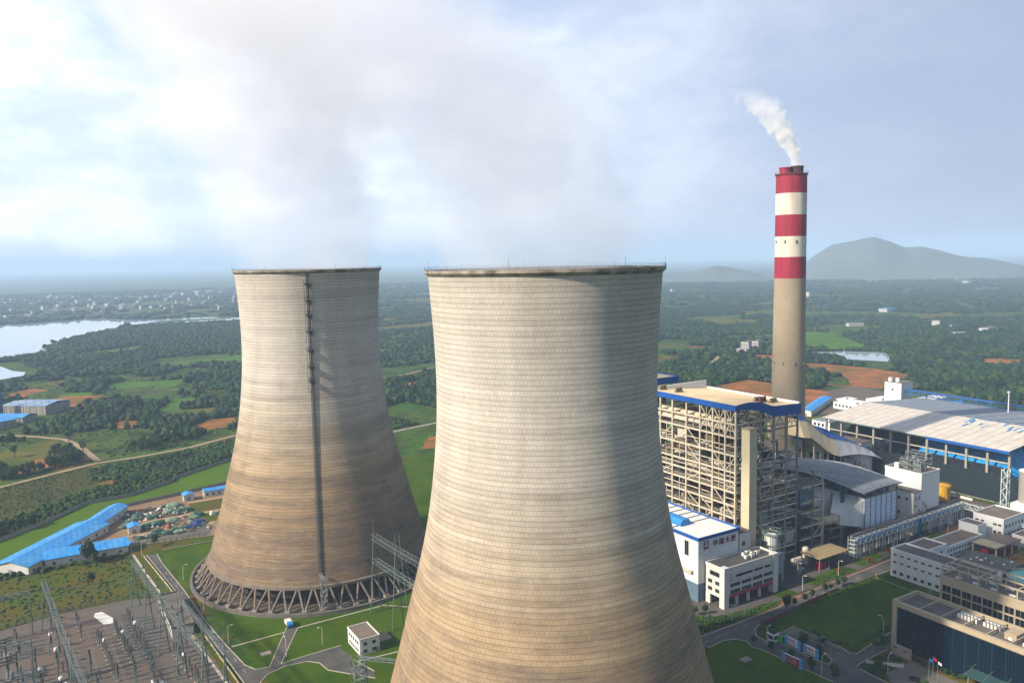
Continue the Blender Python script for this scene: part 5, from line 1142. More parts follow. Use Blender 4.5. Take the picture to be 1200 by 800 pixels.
for k, (x, y) in enumerate(((19.5, 6.0), (22.5, 5.6), (25, 7.6), (27.8, 7.2), (21, 8.8), (24, 9.6))):
    a_ = thing('rooftop_unit', 'pale air-conditioning unit on the office roof, ' + ('first from the left front', 'second from the left front', 'in the middle of the cluster', 'rightmost of the cluster', 'left one at the back', 'right one at the back')[k], 'air conditioner', (x, y, 17.2))
    MB().box(x - 1.1, y - .7, 17.45, x + 1.1, y + .7, 18.9).build('casing', white_paint, a_); MB().cyl((x, y, 18.9), (x, y, 19.05), .5, n=12).build('fan_grille', dark_steel, a_)
    b = MB(); [b.box(x + s_ * .9 - .08, y - .6, 17.2, x + s_ * .9 + .08, y + .6, 17.45) for s_ in (-1, 1)]; b.build('feet', galv, a_)
# back annex between the hall and the boiler
T = thing('switch_annex', 'small white flat-roofed annex squeezed between the turbine hall and the boiler house', 'annex', (26, 16, 0)); MB().box(22.4, 12.9, 0, 29.6, 20.5, 26).build('wall', wo, T); MB().box(22.3, 12.75, 26, 29.7, 20.6, 26.3).build('roof', roof_felt, T); MB().box(24, 12.78, 20, 26, 12.88, 22).build('vent', dark_steel, T)
# grey silo on a block
T = thing('ash_silo', 'grey silo in a railed steel cage standing on a grey block beside the office', 'silo', (44, 16, 0)); gb_ = mat('block_grey', (.33, .38, .43), .8, (.24, .28, .32), .2, .6)
MB().box(39, 8.5, 0, 47.5, 16.8, 13.4).build('block', gb_, T); MB().cyl((43.2, 12.5, 15.5), (43.2, 12.5, 21.5), 3.1, n=24).build('silo_body', white_paint, T); MB().cyl((43.2, 12.5, 13.4), (43.2, 12.5, 15.5), 2, 3.1, 24).build('silo_cone', gb_, T)
b = MB()
for k in range(10): t_ = .628 * k; b.beam((43.2 + 4 * math.cos(t_), 12.5 + 4 * math.sin(t_), 13.4), (43.2 + 4 * math.cos(t_), 12.5 + 4 * math.sin(t_), 23.5), .2)
b.lathe(43.2, 12.5, [(3.4, 22.3), (4.3, 22.3), (4.3, 22.6), (3.4, 22.6)], 20, closed=True); b.lathe(43.2, 12.5, [(4.2, 23.9), (4.35, 23.9), (4.35, 24.1), (4.2, 24.1)], 20, closed=True); b.lathe(43.2, 12.5, [(3.9, 17.4), (4.3, 17.4), (4.3, 17.6), (3.9, 17.6)], 20, closed=True); b.build('cage', teal_steel, T)
MB().box(43, 8.38, 0, 45.6, 8.48, 3.8).build('door', dark_steel, T)
T = thing('vertical_tank', 'upright cream tank at the foot of the boiler house annex', 'tank', (72, 16, 0)); MB().cyl((72, 16, .4), (72, 16, 8), 1.7, n=18).build('tank_body', lag, T); b = MB(); b.lathe(72, 16, [(1.7, 8), (1.3, 8.5), (.02, 8.7)], 18); b.build('dome', lag, T); MB().cyl((72, 16, 0), (72, 16, .4), 1.9, n=12).build('base', conc, T)
T = thing('horizontal_tank', 'cream tank lying on saddles beside the upright cream tank', 'tank', (66, 16, 0)); MB().cyl((63, 16, 2.8), (69, 16, 2.8), 1.7, n=18).build('tank_body', lag, T); [MB().box(x - .3, 14.6, 0, x + .3, 17.4, 1.8).build('saddle', conc, T) for x in (64.2, 67.8)]
T = thing('low_pipework', 'pale pipes and valves laid out on the yard beside the cream tanks', 'pipework', (64, 11, 0)); b = MB(); [b.tube([(58 + k * 1.1, 8 + k, .5), (62 + k * 1.1, 11 + k, .5), (66, 11 + k * .6, .7)], .16, 6) for k in range(5)]; b.build('pipes', lag, T); MB().box(59, 9, .1, 61, 11, 1.2).build('valve_box', grey_steel, T)
T = thing('open_shelter', 'open shelter with a flat ochre roof sheltering red barrels', 'shelter', (79, 13, 0)); MB().box(67.5, 4, 6.6, 90, 15.5, 6.9).build('roof', mat('ochre_roof', (.38, .30, .16), .8, (.30, .23, .13), .1, .6), T)
for x in (68.2, 75, 82, 89.3):
    for y in (4.6, 14.9): MB().box(x - .2, y - .2, 0, x + .2, y + .2, 6.6).build('post', galv, T)
for k in range(8):
    x, y = 71 + (k % 4) * 1.6, 7 + (k // 4) * 1.8; o = MB().cyl((x, y, .06), (x, y, 3.0), .7, n=12).build('gas_cylinder_rack', red_paint); tag(o, 'dark red upright vessel under the open ochre shelter', 'vessel', 'red vessels under the ochre shelter')
# ================================================================ PRECIPITATOR
EP = thing('precipitator', 'large pale blue precipitator box with bright inlet cones under a grey sheet canopy', 'precipitator', (150, 60, 0))
ec = corrugated('casing_pale', (.78, .90, 1.12), (.64, .76, .96), .5, 2, 2.2, .6); ew = mat('casing_white', (.78, .80, .82), .5, (.62, .62, .60), .1, .6, stretch=(1, 1, .3))
X0, X1, Y0, Y1, Z0, Z1 = 119, 146, 16, 96, 8.5, 24.5
MB().box(X0, Y0, Z0, X1, Y1, Z1).build('casing', ec, EP)
b = MB()
for x in np.arange(X0, X1 + .1, 4.5): b.box(x - .15, Y0 - .3, Z0, x + .15, Y0 - .02, Z1)
for y in np.arange(Y0, Y1 + .1, 5): b.box(X0 - .3, y - .15, Z0, X0 - .02, y + .15, Z1)
b.box(X0 - .5, Y0 - .5, Z1 + .01, X1 + .5, Y1, Z1 + .5); b.box(X0 - .6, Y0 - .6, Z0 - .6, X1 + .6, Y1, Z0 - .05); b.build('stiffeners', grey_steel, EP)
for j in range(4):
    ya, yb = Y0 + 1.0 + j * 19.5, Y0 + 18.5 + j * 19.5; ym = (ya + yb) / 2; b = MB()
    b.add([(X0 - .4, ya, 9), (X0 - .4, yb, 9), (X0 - .4, yb, 23), (X0 - .4, ya, 23), (X0 - 11, ym - 3, 10.5), (X0 - 11, ym + 3, 10.5), (X0 - 11, ym + 3, 16), (X0 - 11, ym - 3, 16)], [(0, 1, 5, 4), (1, 2, 6, 5), (2, 3, 7, 6), (3, 0, 4, 7), (4, 5, 6, 7), (3, 2, 1, 0)]); b.build('inlet_cone', ew, EP)
    b = MB(); pts = [(X0 - 11, ym, 13.2), (X0 - 14, ym + .6, 13.0), (X0 - 18, ym + 2, 12.6), (X0 - 22, ym + 4.4, 12.8), (X0 - 26.5, ym + 8, 13.5)]; b.tube(pts, 2.2, 16)
    for a in pts[1:-1]: b.add([], [])
    b.build('inlet_duct', mat('duct_lagging', (.64, .56, .38), .7, (.52, .42, .26), .4, .6), EP)
for i in range(4):
    for j in range(12):
        x, y = X0 + 3.4 + i * 6.7, Y0 + 3.3 + j * 6.6
        if i in (0,) or j == 0: MB().prism([(x - 2.6, y - 2.6), (x + 2.6, y - 2.6), (x + 2.6, y + 2.6), (x - 2.6, y + 2.6)], 7.0, 7.9).build('hopper_collar', grey_steel, EP); b = MB(); b.cyl((x, y, 7.0), (x, y, 3.2), 2.5, .4, 4); b.build('hopper', dark_steel, EP)
for x in np.arange(X0, X1 + .1, 6.75):
    for y in (Y0, Y0 + 20, Y0 + 40, Y0 + 60, Y1): MB().box(x - .35, y - .35, 0, x + .35, y + .35, Z0 - .6).build('column', grey_steel, EP)
for x, y in ((108, 22), (98, 26), (108, 34), (98, 36)): MB().box(x - .5, y - .5, 0, x + .5, y + .5, 10.4).build('duct_support', cream_dark, EP)
b = MB(); b.beam((98, 22, 10.2), (110, 22, 10.2), .6, .8); b.beam((98, 34, 10.2), (110, 34, 10.2), .6, .8); b.beam((98, 22, 5.5), (110, 22, 5.5), .5); b.beam((98, 20, 10.2), (98, 36, 10.2), .6, .8); b.beam((108, 20, 10.2), (108, 36, 10.2), .6, .8); b.build('duct_support_beams', cream_dark, EP)
# things standing on the precipitator roof
for k in range(40):
    x, y = X0 + 2.5 + (k % 4) * 7, Y0 + 3 + (k // 4) * 8; MB().box(x - .8, y - .8, Z1 + .5, x + .8, y + .8, Z1 + 2.4).build('rapper_box', grey_steel if k % 2 else blue_bright, EP)
for x in (X0 - 1, (X0 + X1) / 2, X1 - 1.6):
    for y in np.arange(Y0 - 1, Y1 + 2, 9): MB().box(x - .18, y - .18, Z1 + .5, x + .18, y + .18, 28.6 if y > 60 else 30.2).build('canopy_post', dark_steel, EP)
b = MB(); [b.beam((x, y, Z1 + 1.7), (x, y + 9, Z1 + 1.7), .1) for x in (X0 - .4, X1 + .4) for y in np.arange(Y0 - 1, Y1 - 9, 9)]; b.beam((X0, Y0 - .4, Z1 + 1.7), (X1, Y0 - .4, Z1 + 1.7), .1); [b.beam((x, Y0 - .4, Z1 + .5), (x, Y0 - .4, Z1 + 1.7), .08) for x in np.arange(X0, X1, 1.5)]; b.build('handrail', galv, EP)
can = corrugated('canopy_sheet', (.10, .17, .23), (.40, .43, .46), .5, 0, 2.6, 1.0); b = MB(); xs = np.linspace(X0 - 7, X1 - .8, 10); ys = np.linspace(Y0 - 4, Y1 + 2, 22); vs = []
for y in ys:
    for x in xs: f = (x - xs[0]) / (xs[-1] - xs[0]); vs.append((x, y, 30.4 + .8 * (1 - (2 * f - 1) ** 2) + 1.8 * math.sin((y - Y0) / 80 * 6.0 - .6) + .6 * f))
n_ = len(xs); fs = [(j * n_ + i, j * n_ + i + 1, (j + 1) * n_ + i + 1, (j + 1) * n_ + i) for j in range(len(ys) - 1) for i in range(n_ - 1)]
b.add(vs, fs); b.add([(v[0], v[1], v[2] - .25) for v in vs], [f[::-1] for f in fs]); b.build('canopy', can, EP)
b = MB()
for i in range(22):
    x = xs[0] + (xs[-1] - xs[0]) * (i + .5) / 22; pv_ = None
    for y in ys[::2]:
        f = (x - xs[0]) / (xs[-1] - xs[0]); z = 30.6 + .8 * (1 - (2 * f - 1) ** 2) + 1.8 * math.sin((y - Y0) / 80 * 6.0 - .6) + .6 * f
        if pv_: b.beam(pv_, (x, y, z), .55 if i % 3 else .9, .16)
        pv_ = (x, y, z)
b.build('canopy_ribs', mat('rib_pale', (.50, .54, .58), .5, (.3, .33, .36), .3, .8), EP)
b = MB()
for y in np.arange(Y0 - 3, Y1, 4.5): zq = 29.9 + 1.8 * math.sin((y - Y0) / 80 * 6.0 - .6); b.beam((X0 - 6.8, y, zq), (X1 + 1.2, y, zq + .6), .22)
b.build('canopy_purlins', grey_steel, EP)
MB().box(114.5, 26, 0, 116, 27.6, 28).build('downcomer', mat('teal_duct', (.07, .16, .22), .6), EP)
# ================================================================ FLUE DUCT + ABSORBER
FD = thing('flue_gas_duct', 'sloping flue duct with tan ribbed side and deep blue cover, coming down from the chimney', 'flue duct', (205, 104, 0))
tanrib = corrugated('duct_tan', (.98, .80, .50), (.86, .66, .38), .6, 0, 1.6, .6); whrib = corrugated('duct_white', (.74, .74, .74), (.6, .6, .6), .5, 0, 1.8, .5)
pth = [(175, 45), (181, 44.3), (187, 40), (194, 34.5), (200, 31), (205, 29.4), (214, 27.3), (222, 25), (230, 21.5), (238, 17.6), (244, 13.5)]
rg = lambda x: 2.4 if x < 199 else 5.8 - max(0, x - 225) * .12
sk = lambda x: 3.5 - (x - 178) * .15      # duct skewed towards the absorber so its tan side catches more sun
def duct_seg(ptz, hh, nm, m_, y0_, y1_, drop):
    b = MB()
    for (xa, za), (xb, zb) in zip(ptz[:-1], ptz[1:]):
        ha, hb_ = hh(xa), hh(xb); pa, pb, qa, qb = y0_ + sk(xa), y0_ + sk(xb), y1_ + sk(xa), y1_ + sk(xb); b.add([(xa, pa - 4.5, za - ha), (xb, pb - 4.5, zb - hb_), (xb, pb, zb), (xa, pa, za), (xa, qa, za - ha), (xb, qb, zb - hb_), (xb, qb, zb), (xa, qa, za)], [(0, 1, 2, 3), (7, 6, 5, 4), (3, 2, 6, 7), (0, 4, 5, 1), (1, 5, 6, 2), (3, 7, 4, 0)])  # front wall leans out at the foot, shaped to face the sun more
    return b.build(nm, m_, FD)
hh = lambda x: 11.0 if x <= 205 else 11.0 - (x - 205) * .23
duct_seg(pth[:6], hh, 'duct_wall', tanrib, 99, 110, 0); duct_seg(pth[3:6], hh, 'duct_wall', tanrib, 134, 144, 0); duct_seg(pth[5:], hh, 'duct_wall', whrib, 99.05, 144, 0)
b = MB()
for (xa, za), (xb, zb) in zip(pth[:-1], pth[1:]):
    yf = 114 if xa < 199 else 145; ym = 107 if xa < 199 else 122
    b.add([(xa, 98.6 + sk(xa), za + .05), (xb, 98.6 + sk(xb), zb + .05), (xb, ym, zb + rg(xb)), (xa, ym, za + rg(xa)), (xb, yf, zb + .05), (xa, yf, za + .05)], [(0, 1, 2, 3), (3, 2, 4, 5)])
    for q in (.33, .66, 1): xm, zm = xa + (xb - xa) * q, za + (zb - za) * q; b.beam((xm, 98.6 + sk(xm), zm + .1), (xm, ym, zm + rg(xm) + .1), .3); b.beam((xm, ym, zm + rg(xm) + .1), (xm, yf, zm + .1), .3)
b.build('duct_cover', blue_paint, FD)
MB().box(178.8, 103, 26, 181, 112, 42).build('stack_collar', dark_steel, FD)
for x in (186, 193, 200, 207, 214):
    for y in (99.5, 109): MB().box(x - .4, y - .4, 0, x + .4, y + .4, float(np.interp(x, [p[0] for p in pth], [p[1] for p in pth])) - 11.2).build('trestle_post', cream_steel, FD)
b = MB()
for z in (4, 8, 12, 16, 20, 24):
    xe = 214 if z < 12 else 205 if z < 16 else 198 if z < 20 else 191; b.beam((186, 99.4, z), (xe, 99.4, z), .5, .6); b.beam((186, 109, z), (xe, 109, z), .5, .6); b.beam((186, 99.4, z), (193, 99.4, z + 4), .3); 
    if xe > 200: b.beam((200, 99.4, z + 4), (207, 99.4, z), .3)
b.build('trestle_beams', cream_steel, FD)
T = thing('absorber_tank', 'white cylindrical absorber tank at the lower end of the blue-covered duct', 'tank', (236, 104, 0)); MB().cyl((236, 102, 0), (236, 102, 15.5), 9.2, n=40).build('tank_body', ew, T)
b = MB(); b.lathe(236, 104, [(8.6, 12.0), (10, 12.0), (10, 12.3), (8.6, 12.3)], 40, closed=True); b.lathe(236, 104, [(9.9, 13.2), (10.02, 13.2), (10.02, 13.35), (9.9, 13.35)], 40, closed=True); b.build('gallery', galv, T); MB().tube([(245.5, 100, 0), (245.5, 100, 13), (243.5, 101, 14)], .5, 8).build('recirculation_pipe', galv, T)
T = thing('pump_cluster', 'tangle of dark grey pumps and pipes in front of the absorber tank', 'machinery', (216, 94, 0)); b = MB()
for k in range(90): x, y, z = RS.uniform(206, 228), RS.uniform(88, 97.5), RS.uniform(.3, 11); a = RS.randint(0, 3); d = [0, 0, 0]; d[a] = RS.uniform(1.5, 6); b.beam((x, y, z), (x + d[0], min(y + d[1], 98), min(z + d[2], 12)), RS.uniform(.2, .7))
b.build('pipework', cream_dark, T); [MB().box(x, 90, 0, x + 4, 95, 4 + (x % 5)).build('pump_casing', grey_steel, T) for x in (208, 214.5, 221)]
# ================================================================ WHITE TRANSFER BUILDING (two blocks) and tanks
TB = thing('transfer_building', 'tall white two-stage building with a steel machine frame on its roof, right of the precipitator', 'building', (168, 20, 0))
MB().box(160, 10.5, 0, 177, 32, 31.6).build('wall', white_clean, TB); MB().box(160.2, 10.7, 31.62, 176.8, 31.8, 31.9).build('roof', roof_tan, TB)
MB().box(152.2, 10.0, 0, 159.9, 30, 23).build('lower_wall', white_paint, TB); MB().box(152.0, 9.8, 23, 159.88, 30.2, 23.3).build('lower_roof', roof_felt, TB)
b = MB()
for q in ((159.8, 10.3, 177.2, 10.65), (159.8, 31.8, 177.2, 32.15), (159.8, 10.65, 160.15, 31.8), (176.85, 10.65, 177.2, 31.8)): b.box(q[0], q[1], 31.6, q[2], q[3], 32.5)
b.build('parapet', white_clean, TB)
windows(TB, '-y', 10.0, [(153.6, z, 154.4, z + 1.3) for z in (4, 10, 15, 19)] + [(157, z, 157.8, z + 1.3) for z in (6, 12, 19)]); windows(TB, '-x', 152.2, [(a, z, a + 1.3, z + 1.4) for z, ys_w in ((18.2, (13.2, 17.6)), (10.2, (17.6,)), (4.5, (22,)),) for a in ys_w]); windows(TB, '-y', 10.5, [(166, z, 166.9, z + 1.2) for z in (3, 8)])
b = MB(); bz = [(155, 3), (158.5, 6.5), (155, 10), (158.5, 13.5), (156, 17)]
for (xa, za), (xb, zb) in zip(bz[:-1], bz[1:]): b.beam((xa + 4, 9.2, za), (xb + 4, 9.2, zb), .9, .2); b.beam((xa + 4, 8.8, za + 1.1), (xb + 4, 8.8, zb + 1.1), .08)
for x in (158.5, 163): b.beam((x, 8.8, 0), (x, 8.8, 18), .2)
b.build('outside_stair', grey_steel, TB)
b = MB()
for x in (163, 168, 173.5):
    for y in (13, 19, 25): b.beam((x, y, 31.9), (x, y, 41 if x > 165 else 38), .35)
for z in (35, 38, 41):
    for y in (13, 19, 25): b.beam((163 if z < 40 else 168, y, z), (173.5, y, z), .3)
    for x in (163, 168, 173.5):
        if z < 40 or x > 165: b.beam((x, 13, z), (x, 25, z), .3)
b.beam((163, 13, 32), (168, 13, 38), .3); b.beam((168, 13, 38), (173.5, 13, 32), .3); b.beam((168, 13, 41), (173.5, 13, 35), .3); b.beam((163, 25, 38), (163, 13, 32), .3); b.build('machine_frame', grey_steel, TB)
for q in ((164, 14, 167, 18), (169.5, 20, 172.5, 24), (164.5, 21, 167, 24)): MB().box(q[0], q[1], 31.95, q[2], q[3], 36).build('machine_box', galv, TB); MB().cyl(((q[0] + q[2]) / 2, (q[1] + q[3]) / 2, 36), ((q[0] + q[2]) / 2, (q[1] + q[3]) / 2, 38.5), .8, n=10).build('hopper', grey_steel, TB)
MB().box(161.5, 25, 32, 163, 27.5, 35).build('cabinet', white_clean, TB)
T = thing('low_annex', 'low white annex wall at the right foot of the tall white building', 'annex', (183, 12, 0)); MB().box(177.3, 10, 0, 190, 15, 5.4).build('wall', white_clean, T); MB().box(177.3, 10, 5.42, 190.2, 15.2, 5.7).build('roof', roof_felt, T); MB().box(180, 9.88, 1.5, 182, 9.98, 3).build('window', glass, T)
yel = mat('tank_ochre', (.68, .38, .02), .5, (.52, .28, .02), .15, .5)
for (x, y, r_, h_, lb) in ((226.5, 37.5, 5.1, 8.8, 'larger yellow storage tank by the green net fence'), (211, 36, 4.3, 7.6, 'smaller yellow storage tank half hidden behind the tall white building')):
    T = thing('oil_tank', lb, 'storage tank', (x, y, 0)); MB().cyl((x, y, 0), (x, y, h_), r_, n=32).build('tank_body', yel, T); b = MB(); b.lathe(x, y, [(r_ + .15, h_), (r_ * .6, h_ + .55), (.02, h_ + .8)], 32); b.build('tank_roof', yel, T)
    b = MB(); b.lathe(x, y, [(r_ + .1, h_ + .7), (r_ + .18, h_ + .7), (r_ + .18, h_ + .85), (r_ + .1, h_ + .85)], 32, closed=True); [b.beam((x - r_ + .3 - k * .25 + 1.4, y - r_ * .98 + abs(k - 4) * .05, h_ - k * h_ / 9), (x - r_ + .3 - (k + 1) * .25 + 1.4, y - r_ * .98, h_ - (k + 1) * h_ / 9), .5, .15) for k in range(9)]; b.build('stair', mat('ochre_dark', (.30, .17, .02), .6), T)
# ================================================================ PIPE BRIDGE (conveyor gallery) along the road
PB = thing('pipe_bridge', 'long white and blue lattice pipe bridge running beside the road to the right', 'pipe bridge', (150, 7.5, 0))
MB().lattice((98, 7.6, 8.6), (197, 8.4, 9.4), 3.6, 3.4, 44, .26).build('truss', mat('bridge_white', (.60, .68, .70), .5), PB); MB().lattice((197, 8.4, 9.4), (196.6, -16.5, 8.9), 3.6, 3.2, 11, .26).build('truss', mat('bridge_white', (.6, .68, .7)), PB); MB().lattice((196.6, -16.5, 6.6), (195, -70, 6.2), 3.0, 1.2, 20, .22).build('truss', mat('bridge_white', (.6, .68, .7)), PB)
b = MB(); b.beam((98, 8.9, 10.9), (197, 9.7, 11.7), 2.0, .5); b.beam((197.3, 9.6, 11.5), (196.9, -16, 11.0), 1.2, .4); b.build('belt_cover', roof_felt, PB)
b = MB(); [b.cyl((98, 6.6 + .7 * k, 8.0), (197, 7.4 + .7 * k, 8.7), .24, n=6) for k in range(4)]; b.build('pipes', blue_bright, PB)
b = MB(); [b.cyl((98, 6.3 + .6 * k, 9.4), (197, 7.1 + .6 * k, 10.2), .16, n=6) for k in range(3)]; b.build('pipes', white_paint, PB)
for x in np.arange(100, 197, 10.5):
    yy = 7.6 + (x - 98) * .008; b = MB()
    for dx in (-1.1, 1.1):
        for dy in (-1.6, 1.6): b.box(x + dx - .2, yy + dy - .2, 0, x + dx + .2, yy + dy + .2, 6.9)
    b.beam((x - 1.1, yy - 1.6, 3), (x + 1.1, yy - 1.6, 6), .15); b.build('trestle', MATS['bridge_white'], PB)
for y in (-4, -16, -28, -44, -60): MB().box(195.3, y - .4, 0, 196.1, y + .4, 5.6).build('trestle', lag, PB)
MB().box(150, 5.2, 0, 153, 6.0, 10.5).build('cable_riser', mat('riser_blue', (.03, .14, .28), .5), PB)
b = MB(); [b.box(96.2, 5.8 + .1, 1.0 + 2 * k, 98.2, 9.2, 1.2 + 2 * k) for k in range(5)]; [b.box(x, y, 0, x + .25, y + .25, 10.8) for x in (96, 98.1) for y in (5.7, 9.2)]; b.build('access_tower', MATS['bridge_white'], PB)
# ================================================================ COAL SHED
CS = thing('coal_shed', 'huge open-sided coal storage shed with a pale shallow roof on concrete columns', 'coal shed', (350, 105, 0))
pale_roof = corrugated('shed_roof_pale', (.70, .66, .60), (.60, .52, .44), .6, 1, 7.0, .8); grey_roof = corrugated('shed_roof_grey', (.30, .34, .40), (.22, .26, .31), .6, 1, 6.0, 1.0)
b = MB()
def slab(b, x0, z0, x1, z1, y0, y1, th=.4): b.add([(x0, y0, z0 - th), (x1, y0, z1 - th), (x1, y1, z1 - th), (x0, y1, z0 - th), (x0, y0, z0), (x1, y0, z1), (x1, y1, z1), (x0, y1, z0)], [(3, 2, 1, 0)[::-1][::-1], (4, 5, 6, 7), (0, 1, 5, 4), (1, 2, 6, 5), (2, 3, 7, 6), (3, 0, 4, 7)])
slab(b, 296.5, 20.6, 357, 26.0, 33, 176.5); b.build('roof', pale_roof, CS)
b = MB(); y = 33.0
slab(b, 357.05, 26.0, 436, 21.0, 100, 176.5); 
for k in range(14): ya = 33 + k * 4.8; slab(b, 357.05 + (0 if k % 3 else 4), 26.0, 436, 21.0, ya, ya + 4.4)
b.build('roof', grey_roof, CS)
b = MB()
for k in range(26): ya = 33.6 + RS.uniform(0, 56); xa = 340 + RS.uniform(0, 24) - (ya - 33) * .15; slab(b, xa, 26.35 - abs(357 - xa) * .088, xa + RS.uniform(3, 12), 26.4 - abs(357 - xa - 6) * .085, ya, ya + RS.uniform(.5, 1.6), .12)
b.build('exposed_purlins', blue_bright, CS)
for k, y in enumerate(np.arange(34.5, 176, 14.1)):
    MB().box(299.2, y - .75, 0, 300.8, y + .75, 20.4).build('column', mat('shed_column', (.44, .40, .35), .8, (.32, .29, .26), .4, .6), CS); MB().box(432, y - .75, 0, 433.6, y + .75, 20.5).build('column', MATS['shed_column'], CS)
for z in (8.2,): MB().beam((300, 34, z + 3), (300, 175, z + 3), .5, .7).build('rail_beam', lag, CS)
b = MB(); b.box(296.4, 33, 19.4, 297.0, 175.5, 20.15); b.build('eaves_beam', teal_steel, CS); b = MB(); b.box(296.2, 33, 18.2, 296.38, 90, 20.3); b.build('eaves_sheet', blue_paint, CS)
b = MB(); [b.beam((297, y, 19.8), (357, y, 25.2), .5, .8) for y in np.arange(34.5, 176, 14.1)]; [b.beam((357, y, 25.2), (433, y, 20.2), .5, .8) for y in np.arange(34.5, 176, 14.1)]; b.build('rafters', grey_steel, CS)
bb = mat('tarp_bright_blue', (.010, .26, .62), .6, (.005, .12, .34), .25, .8, bump=.4)
navy = mat('coal_black', (.008, .012, .03), .9)
def heap(name, label, x0, y0, x1, y1, h_, m_, seed, cat='coal heap'):
    b = MB(); nx, ny = 16, 30; vs = []
    for j in range(ny + 1):
        for i in range(nx + 1):
            u_, v_ = i / nx, j / ny; e = min(1, 3.2 * min(u_, 1 - u_)) * min(1, 7 * min(v_, 1 - v_)); x, y = x0 + (x1 - x0) * u_, y0 + (y1 - y0) * v_
            vs.append((x, y, .05 + h_ * e * (.8 + .35 * float(vnoise(np.array([x + seed * 50.]), np.array([y]), 13.)[0]))))
    b.add(vs, [(j * (nx + 1) + i, j * (nx + 1) + i + 1, (j + 1) * (nx + 1) + i + 1, (j + 1) * (nx + 1) + i) for j in range(ny) for i in range(nx)]); o = b.build(name, m_, smooth=True); tag(o, label, cat); return o
heap('covered_coal_heap', 'coal heap under bright blue sheeting inside the right half of the open shed', 303, 34, 352, 112, 16, bb, 1); heap('coal_heap', 'dark coal heap inside the left half of the open shed', 303, 116, 352, 174, 15, navy, 2)
sheet('coal_floor', [(301.5, 33.5), (356, 33.5), (356, 175.5), (301.5, 175.5)], .12, navy)
T = thing('push_wall', 'low black push wall just inside the columns of the coal shed', 'wall', (302, 100, 0)); MB().box(301.6, 34, 0, 302.3, 175, 7.2).build('wall', mat('push_wall_black', (.012, .016, .032), .9), T)
T = thing('shed_back_wall', 'dark blue back wall inside the open coal shed', 'wall', (356, 100, 0)); MB().box(356, 34, 0, 357, 175, 24).build('wall', mat('navy_wall', (.012, .03, .10), .8), T)
# green dust net fence
netm = bpy.data.materials.new('dust_net'); netm.use_nodes = True; t = netm.node_tree; b_ = t.nodes['Principled BSDF']; b_.inputs['Base Color'].default_value = (.001, .010, .016, 1); b_.inputs['Roughness'].default_value = .85
g = N(t, 'ShaderNodeNewGeometry'); sp = N(t, 'ShaderNodeSeparateXYZ'); L(t, g.outputs['Position'], sp.inputs[0]); fr = math_(t, 'FRACT', math_(t, 'MULTIPLY', sp.outputs[1], .42)); cc = mixc(t, ramp(t, fr, [(.0, .75), (.1, 0.), (.9, 0.), (1., .75)]), (.001, .009, .014), (.003, .020, .027)); L(t, cc, b_.inputs['Base Color']); b_.inputs['Alpha'].default_value = .93
NF = thing('dust_net_fence', 'tall dark teal dust net fence in front of the coal shed', 'net fence', (245, 50, 0))
MB().box(244.9, 2, .6, 245.1, 135, 17.2).build('net', netm, NF); MB().box(228, 134.9, .6, 244.8, 135.1, 10).build('net', netm, NF)
for y in np.arange(3, 136, 7.4): MB().box(245.3, y - .25, 0, 245.8, y + .25, 17.4).build('post', teal_steel, NF)
MB().box(244.6, 1.8, 0, 245.4, 135, .6).build('kerb_wall', conc, NF)
sheet('grass_strip', [(239, 4), (244, 4), (244.4, 134), (241, 134), (241.5, 60), (240, 20)], .08, lawn); fill([(240, 6), (244, 6), (244, 120), (241, 120)], 420, .3, .7, 1.1, leaf_mid, 'hedge_shrubs', 'row of low shrubs along the net fence')
fence('site_wall', 'pale wall between the yellow tanks and the grass strip of the net fence', [(237, 24), (238.5, 60), (238.5, 90)], 1.6, white_paint, None, 9)
# gallery and small buildings behind the shed
T = thing('coal_gallery', 'blue trestle coal conveyor gallery behind the coal shed', 'conveyor gallery', (446, 110, 0)); MB().lattice((448, 200, 22), (438, 20, 22), 3.4, 3.4, 60, .28).build('truss', mat('gallery_blue', (.03, .16, .42), .5), T); MB().beam((448, 200, 24.4), (438, 20, 24.4), 4, .6).build('gallery_roof', blue_paint, T)
for y in range(24, 200, 12): x = 438 + (y - 20) / 180 * 10; MB().box(x - .5, y - .5, 0, x + .5, y + .5, 20).build('post', teal_steel, T)
T = thing('transfer_tower', 'white transfer tower with two roof tanks behind the left end of the coal shed', 'tower', (452, 212, 0)); MB().box(446, 204, 0, 464, 221, 29.5).build('wall', white_clean, T); MB().box(445.8, 203.8, 29.5, 464.2, 221.2, 29.9).build('roof', roof_tan, T); windows(T, '-y', 204, [(452, 20, 454, 22), (458, 12, 460, 14)]); windows(T, '-x', 446, [(212, 22, 213.6, 24)])
for x, y in ((449, 217), (451, 211)): MB().cyl((x, y, 29.9), (x, y, 33.5), 1.9, n=16).build('roof_tank', white_clean, T)
T = thing('shed_office', 'white block behind the left edge of the coal shed roof', 'building', (396, 196, 0)); MB().box(388, 186, 0, 404, 205, 17).build('wall', white_clean, T); MB().box(388.3, 186.3, 17, 403.7, 204.7, 17.3).build('roof', roof_tan, T); windows(T, '-x', 388, [(a, z, a + 1.6, z + 1.5) for z in (7, 12) for a in (189, 194, 199)]); windows(T, '-y', 186, [(a, 12, a + 1.6, 13.5) for a in (391, 398)])
